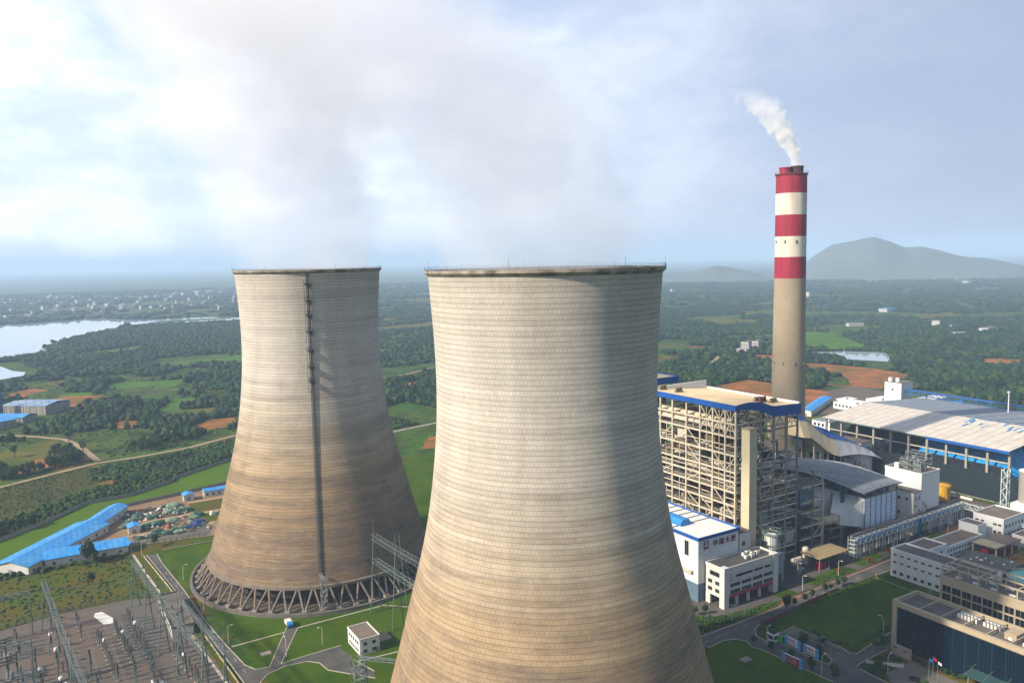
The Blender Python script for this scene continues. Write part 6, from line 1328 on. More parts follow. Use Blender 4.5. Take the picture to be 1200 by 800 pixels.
for k, (x0, y0, x1, y1, h_, lb, rf) in enumerate(((426, 236, 452, 262, 6, 'wide low white building behind the shed, nearest the red soil', white_clean), (460, 232, 486, 250, 7, 'long low white building behind the shed, farther back', white_clean), (332, 196, 362, 214, 8, 'low white workshop with a grey flat roof beside the chimney foot', grey_roof),
                                                      (452, 266, 470, 278, 4, 'small white low building at the edge of the red soil', white_clean), (500, 214, 540, 228, 5, 'long pale low building at the foot of the woods', white_clean))):
    T = thing('service_building', lb, 'building', ((x0 + x1) / 2, (y0 + y1) / 2, 0)); MB().box(x0, y0, 0, x1, y1, h_).build('wall', white_clean, T); MB().box(x0 - .3, y0 - .3, h_, x1 + .3, y1 + .3, h_ + .4).build('roof', rf, T); windows(T, '-x', x0, [(y0 + 2 + 4 * i, h_ * .45, y0 + 4 + 4 * i, h_ * .75) for i in range(int((y1 - y0) / 4))]); MB().box(x0 + 3, y0 + 3, h_ + .4, x0 + 7, y0 + 6, h_ + 2.2).build('roof_housing', white_clean, T)
T = thing('shed_workshop', 'white workshop with a brown roof standing under the left part of the coal shed roof', 'building', (288, 140, 0)); MB().box(280, 130, 0, 293, 152, 9.5).build('wall', white_clean, T); MB().box(279.7, 129.7, 9.5, 293.3, 152.3, 9.9).build('roof', roof_tan, T); windows(T, '-y', 130, [(283, 4, 285, 6), (288, 4, 290, 6)])
oblique('open blue roofed canopy near the chimney foot beyond the red soil', (372, 252), (448, 287), 10, 5, 6.2, 'canopy_shed'); oblique('blue roofed low store behind the transfer tower', (468, 205), (520, 190), 9, 6, 7.4, 'canopy_shed')
T = thing('floodlight_mast', 'white floodlight mast rising behind the coal shed roof', 'mast', (420, 96, 0)); MB().cyl((420, 96, 0), (420, 96, 38), .6, .35, 10).build('pole', white_clean, T); MB().box(418.8, 95.2, 38, 421.2, 96.8, 39).build('lamp_head', white_clean, T)
# ================================================================ RIGHT EDGE: water tower frame and silo
T = thing('silo_block', 'grey silo with a pale lattice stair frame at the right edge', 'silo', (234, -5, 0)); MB().box(226, -22, 0, 240, -3, 8).build('wall', white_clean, T); MB().cyl((236, -9, 8), (236, -9, 26), 6.2, n=32).build('silo_body', mat('silo_grey', (.40, .38, .35), .8), T); MB().cyl((236, -9, 26), (236, -9, 27.2), 6.5, 2, 32).build('silo_roof', white_clean, T); MB().lattice((229, 1.5, 0), (229, 1.5, 26), 3.2, 3.2, 8, .3).build('stair_frame', MATS['bridge_white'], T)
# ================================================================ WHITE BUILDINGS SOUTH OF THE PIPE BRIDGE
def block(name, label, x0, y0, x1, y1, h_, wallm=white_clean, roofm_=roof_felt, wx=None, wy=None, par=.9, z0=0):
    T = thing(name, label, 'building', ((x0 + x1) / 2, (y0 + y1) / 2, 0)); MB().box(x0, y0, z0, x1, y1, h_).build('wall', wallm, T); MB().box(x0 + .3, y0 + .3, h_ + .01, x1 - .3, y1 - .3, h_ + .2).build('roof', roofm_, T)
    b = MB(); e = .15
    for q in ((x0 - e, y0 - e, x1 + e, y0 + .25), (x0 - e, y1 - .25, x1 + e, y1 + e), (x0 - e, y0 + .25, x0 + .25, y1 - .25), (x1 - .25, y0 + .25, x1 + e, y1 - .25)): b.box(q[0], q[1], h_, q[2], q[3], h_ + par)
    b.build('parapet', wallm, T)
    if wx: windows(T, '-x', x0, wx)
    if wy: windows(T, '-y', y0, wy)
    return T
W = block('office_block', 'long white three-storey block left of the beige glass offices', 93, -60, 104.5, -15.8, 12.6, wx=[(-18.6 - 3.4 * i, z, -17.2 - 3.4 * i, z + (.65 if z > 2 else 1.3)) for z in (10.4, 6.8, 1.6) for i in range(12)])
b = MB(); [b.box(92.86, y - .12, 0, 92.99, y + .12, 12.5) for y in (-19.6, -23.0, -33, -43, -53)]; b.build('facade_rib', white_paint, W)
block('middle_block', 'white flat-roofed block behind the long three-storey white block', 109, -20.6, 131, -9.5, 8.0, wy=[(111 + 3 * i, 4.8, 112.2 + 3 * i, 6) for i in range(6)], wx=[(-18, 4.5, -16, 6)])
block('workshop_row', 'long low white workshop with a row of small windows, running to the right', 131.3, -20.2, 164.5, -9.8, 6.0, roofm_=roof_tan, wy=[(133 + 2.5 * i, z, 134.1 + 2.5 * i, z + 1.1) for z in (3.9, 1.2) for i in range(12)])
block('stair_block', 'small white block with blue roof edge joined to the end of the workshop row', 165, -17.5, 173, -7.5, 10, wy=[(167, 4, 168.4, 6)], par=.5)
block('laboratory_block', 'white block with a brown flat roof right of the pipe bridge bend', 178, -23.5, 200, -8, 12, roofm_=roof_tan, wx=[(-10.8, 9, -9.2, 9.8), (-13.6, 9, -12, 9.8), (-20, 8.8, -18.4, 9.6), (-22.4, 8.8, -20.8, 9.6), (-20, 4, -18.6, 5.8), (-22.4, 4, -21, 5.8)], wy=[(180 + 3.2 * i, z, 181.3 + 3.2 * i, z + 1.3) for z in (8, 3.5) for i in range(6)])
T = thing('loading_shelter', 'open shelter with brown and cream roof over dark red bins', 'shelter', (162, -28, 0)); MB().prism([(151, -34), (175, -34), (175, -21.5), (151, -21.5)], 5.5, 5.9).build('roof', roof_tan, T); MB().box(151.3, -33.8, 5.92, 160, -22, 6.1).build('roof_patch', mat('cream_roof', (.55, .46, .30), .8), T)
for x in (152, 160, 167, 174.4):
    for y in (-33.4, -22.2): MB().box(x - .25, y - .25, 0, x + .25, y + .25, 5.5).build('post', lag, T)
for k in range(7): x = 154.5 + k * 2.8; o = MB().box(x, -28, .1, x + 2.2, -25, 3.4); o = o.build('waste_bin', [red_paint, mat('bin_brown', (.22, .10, .05), .7)][k % 2]); tag(o, ('dark red' if k % 2 == 0 else 'brown') + ' bin under the loading shelter', 'bin', ('red' if k % 2 == 0 else 'brown') + ' bins under the loading shelter')
block('store_block', 'low grey-white store right of the open loading shelter', 180, -36, 196, -27, 5.0, wallm=wo, roofm_=roof_felt)
T = thing('filter_basin', 'dark flat basin roof with pale debris, in front of the loading shelter', 'basin', (138, -38, 0)); MB().prism([(110, -50), (112, -27), (150, -23.5), (151, -46)], 0, 2.6).build('basin_wall', conc_dark, T); MB().prism([(110.8, -49.3), (112.8, -27.8), (149.3, -24.4), (150.2, -45.4)], 2.6, 2.8).build('cover', mat('basin_cover', (.075, .08, .085), .9, (.16, .16, .155), .25, .9, detail=9), T)
for k in range(14): x, y = RS.uniform(114, 148), RS.uniform(-45, -28); o = MB().box(x, y, 2.82, x + RS.uniform(.5, 1.6), y + RS.uniform(.5, 1.3), 3.1).build('debris_piece', white_paint); tag(o, 'pale piece of debris lying on the dark basin roof', 'debris', 'debris pieces on the basin roof')
T = thing('clarifier_pool', 'round pool of turquoise water at the right edge', 'pool', (138, -60, 0)); b = MB(); b.lathe(138, -60, [(12.6, 0), (12.6, 2.6), (13.3, 2.6), (13.3, 0)], 48); b.build('pool_wall', conc, T); b = MB(); b.lathe(138, -60, [(12.6, 2.1), (.05, 2.1)], 48); b.build('pool_water', mat('turquoise_water', (.01, .30, .24), .15, (.01, .24, .2), .1, .4, spec=.6), T)
fence('basin_railing', 'pale railing in front of the loading shelter', [(150, -36), (178, -38), (182, -52)], 1.2, galv, galv, 3, False)
# ================================================================ BEIGE GLASS OFFICES
beige = mat('beige_stone', (.52, .43, .30), .75, (.42, .34, .24), .15, .5); 
def parapet_frame(T, x0, y0, x1, y1, z0, z1, t_=.7, m_=beige):
    b = MB()
    for q in ((x0, y0, x1, y0 + t_), (x0, y1 - t_, x1, y1), (x0, y0 + t_, x0 + t_, y1 - t_), (x1 - t_, y0 + t_, x1, y1 - t_)): b.box(q[0], q[1], z0, q[2], q[3], z1)
    b.build('parapet', m_, T)
GF = thing('glass_office', 'front office block with a tall dark blue glass curtain wall and open beige roof frame', 'office building', (38, -90, 0))
gx0, gx1, gy0, gy1, gh = 30.6, 46.5, -126, -57.6, 16.6
cur = mat('curtain_glass', (.003, .015, .034), .25, (.002, .008, .020), .05, .9, spec=.12)
MB().box(gx0, gy0, .5, gx1, gy1 - .0, gh).build('glass_wall', cur, GF)
MB().box(gx0 - .5, gy1 - 1.4, 0, gx0 + 1.0, gy1 + .5, gh + 2.2).build('corner_pier', beige, GF); MB().box(gx0 + 1.05, gy1 + .02, 0, gx1, gy1 + .4, gh).build('side_wall', beige, GF)
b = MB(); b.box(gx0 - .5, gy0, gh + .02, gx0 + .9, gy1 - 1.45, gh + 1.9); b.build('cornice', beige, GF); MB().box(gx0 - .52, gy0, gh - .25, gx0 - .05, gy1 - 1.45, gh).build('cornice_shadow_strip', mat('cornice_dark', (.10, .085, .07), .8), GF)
MB().box(gx0 + .9, gy0 + .1, gh + .02, gx1, gy1 + .35, gh + .25).build('roof', roof_felt, GF); b = MB(); b.box(gx1 - .7, gy0, gh + .02, gx1, gy1 - .0, gh + 1.9); b.box(gx0 + 1.0, gy1 - .3, gh + .3, gx1 - .75, gy1 + .4, gh + 2.2); b.build('parapet', beige, GF)
for k in range(8):
    y = gy1 - 9.2 - k * 8.2; b = MB(); b.box(gx0 + .92, y - .2, gh + 1.3, gx1 - .72, y + .2, gh + 1.75); b.box(gx0 + 8, y - .25, gh + .25, gx0 + 8.5, y + .25, gh + 1.3); b.build('roof_beam', beige, GF)
mul = mat('mullion', (.03, .06, .09), .4)
for k in range(9): y = gy1 - 4.5 - k * 4.6; MB().box(gx0 - .14, y - .07, .5, gx0 - .01, y + .07, gh - .3).build('mullion', mat('mullion_light', (.03, .07, .10), .4), GF)
b = MB(); [b.box(gx0 - .07, y, .5, gx0 - .01, y + .05, gh - .3) for y in np.arange(gy0 + 1, gy1 - 1.6, 1.15)]; [b.box(gx0 - .06, gy0, z, gx0 - .012, gy1 - 1.45, z + .06) for z in (4.4, 8.4, 12.4)]; b.build('glazing_bars', mul, GF)
for k in range(22): x, y = gx0 + 9.6 + (k % 2) * 2.2 + (0 if k < 12 else .5), -77.3 - (k // 2) * 1.25 - (1.6 if k >= 12 else 0); o = thing('condenser_unit', 'white condenser unit in the double row on the glass office roof', 'air conditioner', (x, y, gh + .25), 'condensers on the glass office roof'); MB().box(x - .7, y - .42, gh + .25, x + .7, y + .42, gh + 1.75).build('casing', white_paint, o); MB().cyl((x, y, gh + 1.75), (x, y, gh + 1.85), .33, n=10).build('fan_grille', dark_steel, o)
for k, (x, y) in enumerate(((gx0 + 9, -97), (gx0 + 8, -103.5))): o = thing('rooftop_housing', ('beige stair housing' if k == 0 else 'white plant box') + ' on the glass office roof right of the condensers', 'roof housing', (x, y, gh + .25)); MB().box(x - 3, y - 2, gh + .25, x + 3, y + 2, gh + (2.6 if k == 0 else 1.4)).build('housing', beige if k == 0 else white_paint, o); MB().box(x - 3.1, y - .6, gh + .3, x - 3.02, y + .6, gh + 1.3).build('hatch', white_paint, o)
can_g = thing('entrance_canopy', 'greenish glass entrance canopy on the front of the glass office', 'canopy', (26, -94, 0)); MB().box(23.5, -102, 4.4, gx0 - .2, -88, 4.65).build('canopy_glass', mat('canopy_green', (.05, .13, .13), .15, spec=.7), can_g); b = MB(); [b.box(24.2, y, 0, 24.6, y + .4, 4.4) for y in (-100.5, -90)]; b.build('post', galv, can_g); b = MB(); [b.beam((23.6, y, 4.75), (gx0 - .2, y, 6.6), .12) for y in (-101, -95, -89)]; b.build('tie_rod', galv, can_g)
T = thing('gate_wall', 'low pinkish wall with two vents at the left corner of the glass office', 'wall', (27, -63.5, 0)); MB().box(25.4, -68, 0, 26.2, -60, 4.0).build('wall', mat('pink_render', (.46, .34, .28), .8), T); windows(T, '-x', 25.4, [(-62.4, 2.6, -61.2, 3.1), (-66.4, 2.6, -65.2, 3.1)])
T = thing('notice_wall', 'long low wall of pale notice panels beside the plaza hedge', 'notice board', (14, -61, 0)); MB().beam((10, -60.6, .9), (18.5, -69.5, .9), .4, 1.5).build('panel_board', white_paint, T); MB().beam((10, -60.6, 1.75), (18.5, -69.5, 1.75), .7, .15).build('coping', red_walk, T); [MB().box(10 + 8.5 * f - .15, -60.6 - 8.9 * f - .15, 0, 10 + 8.5 * f + .15, -60.6 - 8.9 * f + .15, 2).build('post', white_paint, T) for f in (0, .33, .66, 1)]
GB = thing('grid_office', 'taller beige office block with a grid of dark windows behind the glass office', 'office building', (64, -95, 0))
bx0, bx1, by0, by1, bh = 62.0, 76.0, -130, -57.2, 20.6
MB().box(bx0, by0, 0, bx1, by1, bh).build('wall', beige, GB); MB().box(bx0 + .3, by0, bh + .02, bx1 - .3, by1 - .3, bh + .2).build('roof', roof_felt, GB)
wr = []
for z in (15.0, 11.6, 8.2, 4.8, 1.4):
    for k in range(14): y = by1 - 1.1 - k * 4.0; wr.append((y - 3.4, z, y, z + 2.7))
windows(GB, '-x', bx0, wr, mat('office_glass', (.010, .018, .035), .25, spec=.25), beige)
b = MB(); zt = bh + 4.6
for q in (bx0 + .3, bx0 + 6.6, bx1 - .6):
    b.beam((q, by1 - .3, zt), (q, by0, zt), .5, .5); [b.box(q - .22, y - .22, bh + .2, q + .22, y + .22, zt - .25) for y in np.arange(by1 - .5, by0, -7.2)]
for y in np.arange(by1 - .5, by0, -14.4): b.beam((bx0 + .3, y, zt - .02), (bx1 - .6, y, zt - .02), .4, .4)
b.build('roof_frame', beige, GB)
b = MB(); b.box(bx0 - .2, by0, bh - .1, bx0 + .25, by1 + .2, bh + 1.0); b.box(bx0 + .25, by1 - .2, bh - .1, bx1 + .2, by1 + .2, bh + 1.0); b.build('parapet', beige, GB)
for k in range(16):
    x, y = bx0 + 3 + (k % 2) * 5.5, by1 - 6 - k * 3.4; o = thing('roof_pipe_unit', 'white plant unit lying on the roof of the beige grid office', 'roof unit', (x, y, bh + .2), 'plant units on the grid office roof'); MB().box(x - .5, y - 1.2, bh + .3, x + .5, y + 1.2, bh + .9).build('casing', white_paint, o); b = MB(); [b.box(x - .4, y + d - .1, bh + .2, x + .4, y + d + .1, bh + .3) for d in (-.9, .9)]; b.build('feet', galv, o)
# flags in front
for k, (x, y, m_, lb) in enumerate(((17.6, -81.0, red_paint, 'flagpole with a red flag in front of the glass office'), (17.0, -80.0, blue_paint, 'flagpole with a blue flag, left of the red one'), (18.4, -82.3, white_clean, 'flagpole with a white flag, right of the red one'))):
    T = thing('flagpole', lb, 'flagpole', (x, y, .125)); MB().cyl((x, y, .12), (x, y, 9.5 - k * .6), .11, .06, 8).build('pole', galv, T); zt = 9.3 - k * .6; b = MB(); vs = []
    for i in range(7):
        for j in range(2): vs.append((x + .1 + .05 * math.sin(i * 1.4), y - i * .21, zt - j * .9 - .06 * i))
    b.add(vs, [(2 * i, 2 * i + 1, 2 * i + 3, 2 * i + 2) for i in range(6)]); o = b.build('flag', m_, T); o.modifiers.new('t', 'SOLIDIFY').thickness = .03
    if k == 2: MB().box(x + .0, y - .85, zt - .75, x + .2, y - .45, zt - .35).build('flag_emblem', blue_paint, T)
# ================================================================ ROADSIDE THINGS
def signboard(name, label, p, q, h_, z0, face, marks, ends=True):
    T = thing(name, label, 'signboard', ((p[0] + q[0]) / 2, (p[1] + q[1]) / 2, .13)); p = Vector((*p, 0)); q = Vector((*q, 0)); d = (q - p).normalized(); n_ = Vector((d.y, -d.x, 0)); ln = (q - p).length
    if n_.dot(Vector((CAM.x, CAM.y, 0)) - p) < 0: n_ = -n_
    zc_ = z0 + h_ / 2; up_ = Vector((0, 0, zc_))
    MB().beam(p + up_, q + up_, .25, h_).build('board', face, T); MB().beam(p + Vector((0, 0, z0 + h_ + .1)), q + Vector((0, 0, z0 + h_ + .1)), .5, .2).build('coping', white_clean, T)
    if ends:
        for c_ in (p, q): MB().beam(c_ - d * .5 + up_, c_ + d * .7 + up_, .5, h_ + .7).build('end_pillar', mat('sign_blue', (.10, .42, .80), .5), T)
    b = MB(); nb = int(ln / 1.35)
    rr_ = np.random.RandomState(int(abs(p.x * 10 + p.y)))
    for i in range(nb):
        for r_ in range(marks[1]):
            c_ = p + d * (1.1 + i * (ln - 2.0) / nb) + n_ * .16 + Vector((0, 0, z0 + h_ * (r_ + .5) / marks[1])); s_ = h_ / marks[1] * .32
            for s2 in range(3): o_ = Vector((0, 0, (s2 - 1) * s_ * .8)); b.beam(c_ + o_ - d * s_ * rr_.uniform(.5, 1), c_ + o_ + d * s_ * rr_.uniform(.5, 1), .05, .14)
            b.beam(c_ - Vector((0, 0, s_)), c_ + Vector((0, 0, s_)), .14, .05)
    b.build('faded_lettering', marks[0], T); return T
signboard('roadside_signboard', 'white signboard with red characters and a blue end pillar, rear one on the road island', (-2.6, -34.0), (-2.6, -40.0), 3.0, .6, white_clean, (red_paint, 2)); signboard('roadside_signboard', 'white signboard with red characters and a blue end pillar, front one on the road island', (-2.5, -42.6), (-2.4, -48.0), 3.0, .6, white_clean, (red_paint, 2))
signboard('roadside_signboard', 'dark red signboard with a blue end pillar on the lawn side of the road', (-14.2, -42.4), (-13.6, -49.5), 3.2, .4, red_paint, (mat('sign_cream', (.7, .6, .5), .6), 1))
T = thing('logo_sign', 'small bright green sign beside the guard booth', 'sign', (-4.2, -32.3, .13)); b = MB(); b.cyl((-4.3, -32.3, 1.9), (-4.0, -32.3, 1.9), 1.3, n=16); b.build('sign_face', mat('sign_green', (.10, .55, .06), .5), T); MB().box(-4.2, -32.5, .13, -4.0, -32.1, .8).build('post', galv, T)
T = thing('guard_booth', 'white guard booth with dark windows at the road junction', 'booth', (-4.5, -29.2, .13)); MB().box(-5.8, -30.6, .13, -3.2, -27.8, 3.2).build('wall', white_clean, T); MB().box(-6.2, -31, 3.2, -2.8, -27.4, 3.5).build('roof', white_clean, T); windows(T, '-x', -5.8, [(-30.2, 1.3, -28.2, 2.6)]); windows(T, '-y', -30.6, [(-5.3, 1.3, -3.7, 2.6)]); MB().box(-5.6, -30.4, 3.5, -3.4, -28, 4.3).build('roof_sign', black_rub, T)
# hedge-side red banner walls
for (p, q, lb) in (((3.0, -16.9), (17.8, -16.7), 'low wall with a dark red banner along the road, nearest to the junction'), ((31, -15.2), (49.3, -13.6), 'low wall with a dark red banner along the road, beyond the round tree'), ((-42, -22), (-31, -20), 'low wall with a dark red banner beside the near cooling tower')):
    T = thing('banner_wall', lb, 'banner wall', (p[0], p[1], .1)); MB().beam((*p, .6), (*q, .6), .25, 1.0).build('banner', red_paint, T); MB().beam((*p, 1.16), (*q, 1.16), .35, .1).build('coping', black_rub, T); d = Vector(q) - Vector(p)
    for k in range(6): c_ = Vector(p) + d * k / 5; MB().box(c_.x - .15, c_.y - .15, .1, c_.x + .15, c_.y + .15, 1.3).build('post', black_rub, T)
# cars
def car(label, x, y, rz, m_, g=None):
    T = thing('parked_car', label, 'car', (0, 0, 0), g); b = MB()
    b.prism([(-2.2, -.85), (2.2, -.85), (2.3, -.6), (2.3, .6), (2.2, .85), (-2.2, .85), (-2.3, .6), (-2.3, -.6)], .35, [.95, .85, .8, .8, .85, .95, .9, .9]); b.build('body', m_, T)
    b = MB(); b.add([(-1.7, -.78, .93), (1.15, -.78, .9), (1.15, .78, .9), (-1.7, .78, .93), (-1.2, -.62, 1.45), (.45, -.62, 1.45), (.45, .62, 1.45), (-1.2, .62, 1.45)], [(4, 5, 6, 7), (0, 1, 5, 4), (1, 2, 6, 5), (2, 3, 7, 6), (3, 0, 4, 7)]); b.build('cabin_glass', glass, T)
    MB().box(-1.15, -.6, 1.46, .4, .6, 1.5).build('roof', m_, T)
    for sx in (-1.4, 1.4):
        for sy in (-.9, .72): MB().cyl((sx, sy, .33), (sx, sy + .18, .33), .33, n=12).build('wheel', black_rub, T)
    for sy in (-.6, .45): MB().box(2.27, sy, .6, 2.34, sy + .25, .75).build('headlight', white_clean, T)
    T.location = (x, y, .13); T.rotation_euler = (0, 0, R(rz)); return T
carblack = mat('car_paint_black', (.012, .014, .02), .25, spec=.6); carwhite = mat('car_paint_white', (.75, .76, .78), .25, spec=.6); car_silver = mat('car_paint_silver', (.35, .36, .38), .3, metal=.4)
car('black car standing on the plaza in front of the glass office', 13.2, -77.5, 85, carblack); car('dark car parked in the bay beside the lawn', 11.9, -39.8, 0, carblack); car('white car with its bonnet at the bottom edge of the plaza', 14.5, -88, 70, carwhite)
# street lamps
def lamp0():
    T = thing('street_lamp', 'street lamp', 'street lamp', (0, 0, 0)); MB().cyl((0, 0, 0), (0, 0, 7.2), .11, .07, 8).build('pole', white_paint, T); MB().tube([(0, 0, 7.1), (.5, 0, 7.6), (1.5, 0, 7.8)], .06, 6).build('arm', white_paint, T); MB().box(1.3, -.16, 7.72, 2.1, .16, 7.88).build('lamp_head', white_clean, T); MB().cyl((0, 0, 0), (0, 0, .4), .2, n=8).build('base', galv, T); return T
LP = [(-5.4, -8.4, -90, 'street lamp on the red sidewalk by the office lawn'), (43.7, -5.0, -90, 'street lamp beside the red sidewalk, second from the office'), (71.9, -3.0, -90, 'street lamp near the open ochre shelter lawn'), (54, 5.9, -90, 'street lamp standing on the yard behind the lawn'),
      (-10.8, -56.6, 0, 'street lamp on the lawn side of the road near the bottom edge'), (-9.5, -30.5, 0, 'street lamp at the junction beside the round tree'), (120, .5, -90, 'street lamp under the pipe bridge, near the middle white block'), (9.0, -69.5, 0, 'street lamp at the corner of the plaza'),
      (-190.6, 170, 0, 'street lamp on the lawn side of the left road, farthest'), (-189, 128, 0, 'street lamp on the lawn side of the left road, middle'), (-186.6, 90, 0, 'street lamp on the lawn side of the left road, nearest'), (-155, 68, 200, 'street lamp on the lawn left of the small white house'), (-170, 66, 90, 'street lamp beside the branch path to the cooling tower'), (-203.4, 218, 0, 'street lamp at the rear bend of the left road'), (-146.5, 47, 100, 'street lamp in front of the small white house'), (78, -44, 90, 'street lamp at the far corner of the big lawn'), (35, -50.5, 90, 'street lamp on the lawn side of the plaza road'), (165, -2, -90, 'street lamp near the laboratory block')]
l0 = lamp0()
for k, (x, y, rz, lb) in enumerate(LP):
    if k == 0: l0.location = (x, y, .1); l0.rotation_euler = (0, 0, R(rz)); l0['label'] = lb; l0['group'] = 'street lamps along the plant roads'
    else: dup(l0, (x, y, .1), R(rz), 1, lb, 'street lamps along the plant roads')
# red fire hydrant boxes
for k, (x, y) in enumerate(((28.5, -8.0), (74, -1.5), (97.5, -1.5), (117, 1), (146, 1.5), (173, -4.5))):
    T = thing('notice_box', 'red notice box on legs, ' + ('by the office corner', 'near the ochre shelter', 'at the pipe bridge access tower', 'beside the middle white block', 'beside the workshop row', 'in front of the laboratory block')[k], 'notice box', (x, y, .13)); MB().box(x - 1.0, y - .2, 1.0, x + 1.0, y + .2, 2.6).build('panel', red_paint, T); MB().box(x - 1.2, y - .5, 2.6, x + 1.2, y + .5, 2.8).build('roof', mat('notice_roof', (.3, .02, .03), .6), T); [MB().box(x + s_ * .8 - .07, y - .07, .1, x + s_ * .8 + .07, y + .07, 1.0).build('leg', galv, T) for s_ in (-1, 1)]
# lawn inspection covers
for k, (x, y, lb) in enumerate(((-24.5, -33.5, 'flat grey concrete cover in the lawn beside the near cooling tower'), (-176, 73.5, 'flat pale concrete cover on the lawn beside the left road'))): o = MB().box(x - 2, y - 1.5, .05, x + 2, y + 1.5, .28).build('concrete_cover', conc); tag(o, lb, 'cover')
o = MB().add([], []); b = MB()
for k in range(5): b.box(-184 + k * 1.1, 168 + (k % 2) * .8, .05, -183.3 + k * 1.1, 168.9 + (k % 2) * .8, .7)
tag(b.build('rubble_heap', white_paint), 'little heap of pale rubble on the lawn by the left cooling tower', 'rubble')
# ================================================================ TREES one can tell apart
def crown_mesh(name, seed, nl, rx, rz_, size, m_):
    rr_ = np.random.RandomState(seed); lob = [(rr_.uniform(-.45, .45) * rx, rr_.uniform(-.45, .45) * rx, rr_.uniform(-.35, .5) * rz_, rr_.uniform(.42, .62)) for _ in range(7)]; vs = []; fs = []
    for i in range(nl):
        lx, ly, lz, lr = lob[rr_.randint(7)]; v = rr_.normal(size=3); v /= np.linalg.norm(v); q = rr_.uniform(.65, 1.05) * lr; c_ = np.array([lx + v[0] * q * rx, ly + v[1] * q * rx, lz + v[2] * q * rz_])
        n_ = v + rr_.normal(size=3) * .45; n_ /= np.linalg.norm(n_); a = np.cross(n_, rr_.normal(size=3)); a /= np.linalg.norm(a); b_ = np.cross(n_, a); s_ = size * rr_.uniform(.6, 1.3); o_ = len(vs)
        vs += [tuple(c_ + a * s_), tuple(c_ + b_ * s_ * .7), tuple(c_ - a * s_), tuple(c_ - b_ * s_ * .7)]; fs.append((o_, o_ + 1, o_ + 2, o_ + 3))
    me = bpy.data.meshes.new(name); me.from_pydata(vs, [], fs); me.materials.append(m_); me.update(); return me
def trunk_mesh(h_, r_, seed):
    rr_ = np.random.RandomState(seed); b = MB(); b.cyl((0, 0, 0), (.1, .05, h_), r_, r_ * .6, 8)
    for k in range(5): a = k * 1.26 + rr_.rand(); b.cyl((.08, .04, h_ * (.75 + .05 * k)), (.08 + math.cos(a) * h_ * .45, math.sin(a) * h_ * .45, h_ * (1.25 + .12 * rr_.rand())), r_ * .5, r_ * .2, 6)
    me = bpy.data.meshes.new('trunk'); me.from_pydata(b.v, [], b.f); me.materials.append(bark); me.update(); return me
PR = [(crown_mesh('crown', 50 + k, (420, 380, 460, 350)[k % 4], 1.0, (1.15, .95, 1.3, .9)[k % 4], .17, (leaf_dark, leaf_mid)[k % 2]), trunk_mesh(1.0, .10, k)) for k in range(6)]
def tree(x, y, r_, lb, grp=None, k=None, z=.1, name='tree', hs=1.0, cat='tree'):
    k = RS.randint(6) if k is None else k; cm, tm = PR[k]; T = thing(name, lb, cat, (x, y, z), grp)
    c = bpy.data.objects.new('crown', cm); COL.objects.link(c); c.parent = T; c.location = (0, 0, r_ * (1.0 + .95)); c.scale = (r_, r_, r_ * hs); c.rotation_euler = (0, 0, RS.rand() * 6.28)
    q = bpy.data.objects.new('trunk', tm); COL.objects.link(q); q.parent = T; q.scale = (r_, r_, r_ * 1.1); return T
TR = [(-13.5, -27.6, 1.5, 'round tree at the junction kerb, left of the guard booth'), (-12.9, -35.3, 1.6, 'round tree on the lawn edge, second along the road'), (-12.2, -44.0, 1.8, 'round tree standing over the dark red signboard'), (-11.2, -52.4, 1.7, 'round tree on the lawn edge below the dark red signboard'), (-11.5, -62.4, 2.3, 'biggest round tree on the lawn edge, at the bottom of the photo'),
      (-1.0, -40.6, 2.3, 'dense tree between the two white signboards'), (-.2, -47.6, 1.7, 'tree at the front tip of the road island'), (20.5, -15.0, 2.6, 'large round tree standing over the gap in the banner walls'), (27.3, -13.6, 1.5, 'small pale tree right of the large round tree'), (35, -13.0, 1.4, 'small tree in front of the farther banner wall, left one'), (41, -12.4, 1.5, 'small tree in front of the farther banner wall, right one'), (50, -12.2, 1.7, 'small tree at the end of the farther banner wall'), (54.5, -12.0, 1.3, 'young tree right after the end of the farther banner wall'), (60.4, -11.4, 1.6, 'round tree in the roadside row, next to last'), (64.5, -11.4, 1.7, 'round tree in the roadside row, last before the bend'),
      (20.5, -57.2, 1.8, 'young tree in the hedge at the corner of the glass office, left one'), (24.5, -57.6, 1.9, 'young tree in the hedge at the corner of the glass office, right one'), (7.5, -67, 1.8, 'young tree standing alone on the plaza paving'), (9.6, -83, 1.6, 'bright young tree at the bottom edge of the plaza'), (-228, 222.5, 4.2, 'tall dark tree in front of the front blue shed'), (-225, 219.5, 2.6, 'shorter bush-like tree beside the tall dark one at the blue shed'), (-196, 229, 2.4, 'small tree by the wire fence near the left road bend'), (-14, 4, 1.6, 'small tree on the grass under the lettered hall, left one'), (-9, 3, 1.5, 'small tree on the grass under the lettered hall, right one'), (-228.7, 190, 2.0, 'bush-like tree alone in the rough grass behind the switchyard')]
for x, y, r_, lb in TR: tree(x, y, r_, lb, hs=1.1)
for i, (x, y) in enumerate(ind_xy):
    q = RS.uniform(1.7, 3.3); tree(float(x), float(y), q, 'dark green tree at the near edge of the woodland', 'trees at the near edge of the woodland', z=0, name='woodland_tree', hs=1.15)
for x, y, r_ in ((-262, 520, 4), (-222, 558, 4.5), (-214, 505, 3.6), (-190, 660, 5.5), (-170, 690, 5.5), (-150, 700, 5)): tree(x, y, r_, 'rounded dark tree standing by the pale dirt track', 'trees by the pale dirt track', z=0, name='woodland_tree')
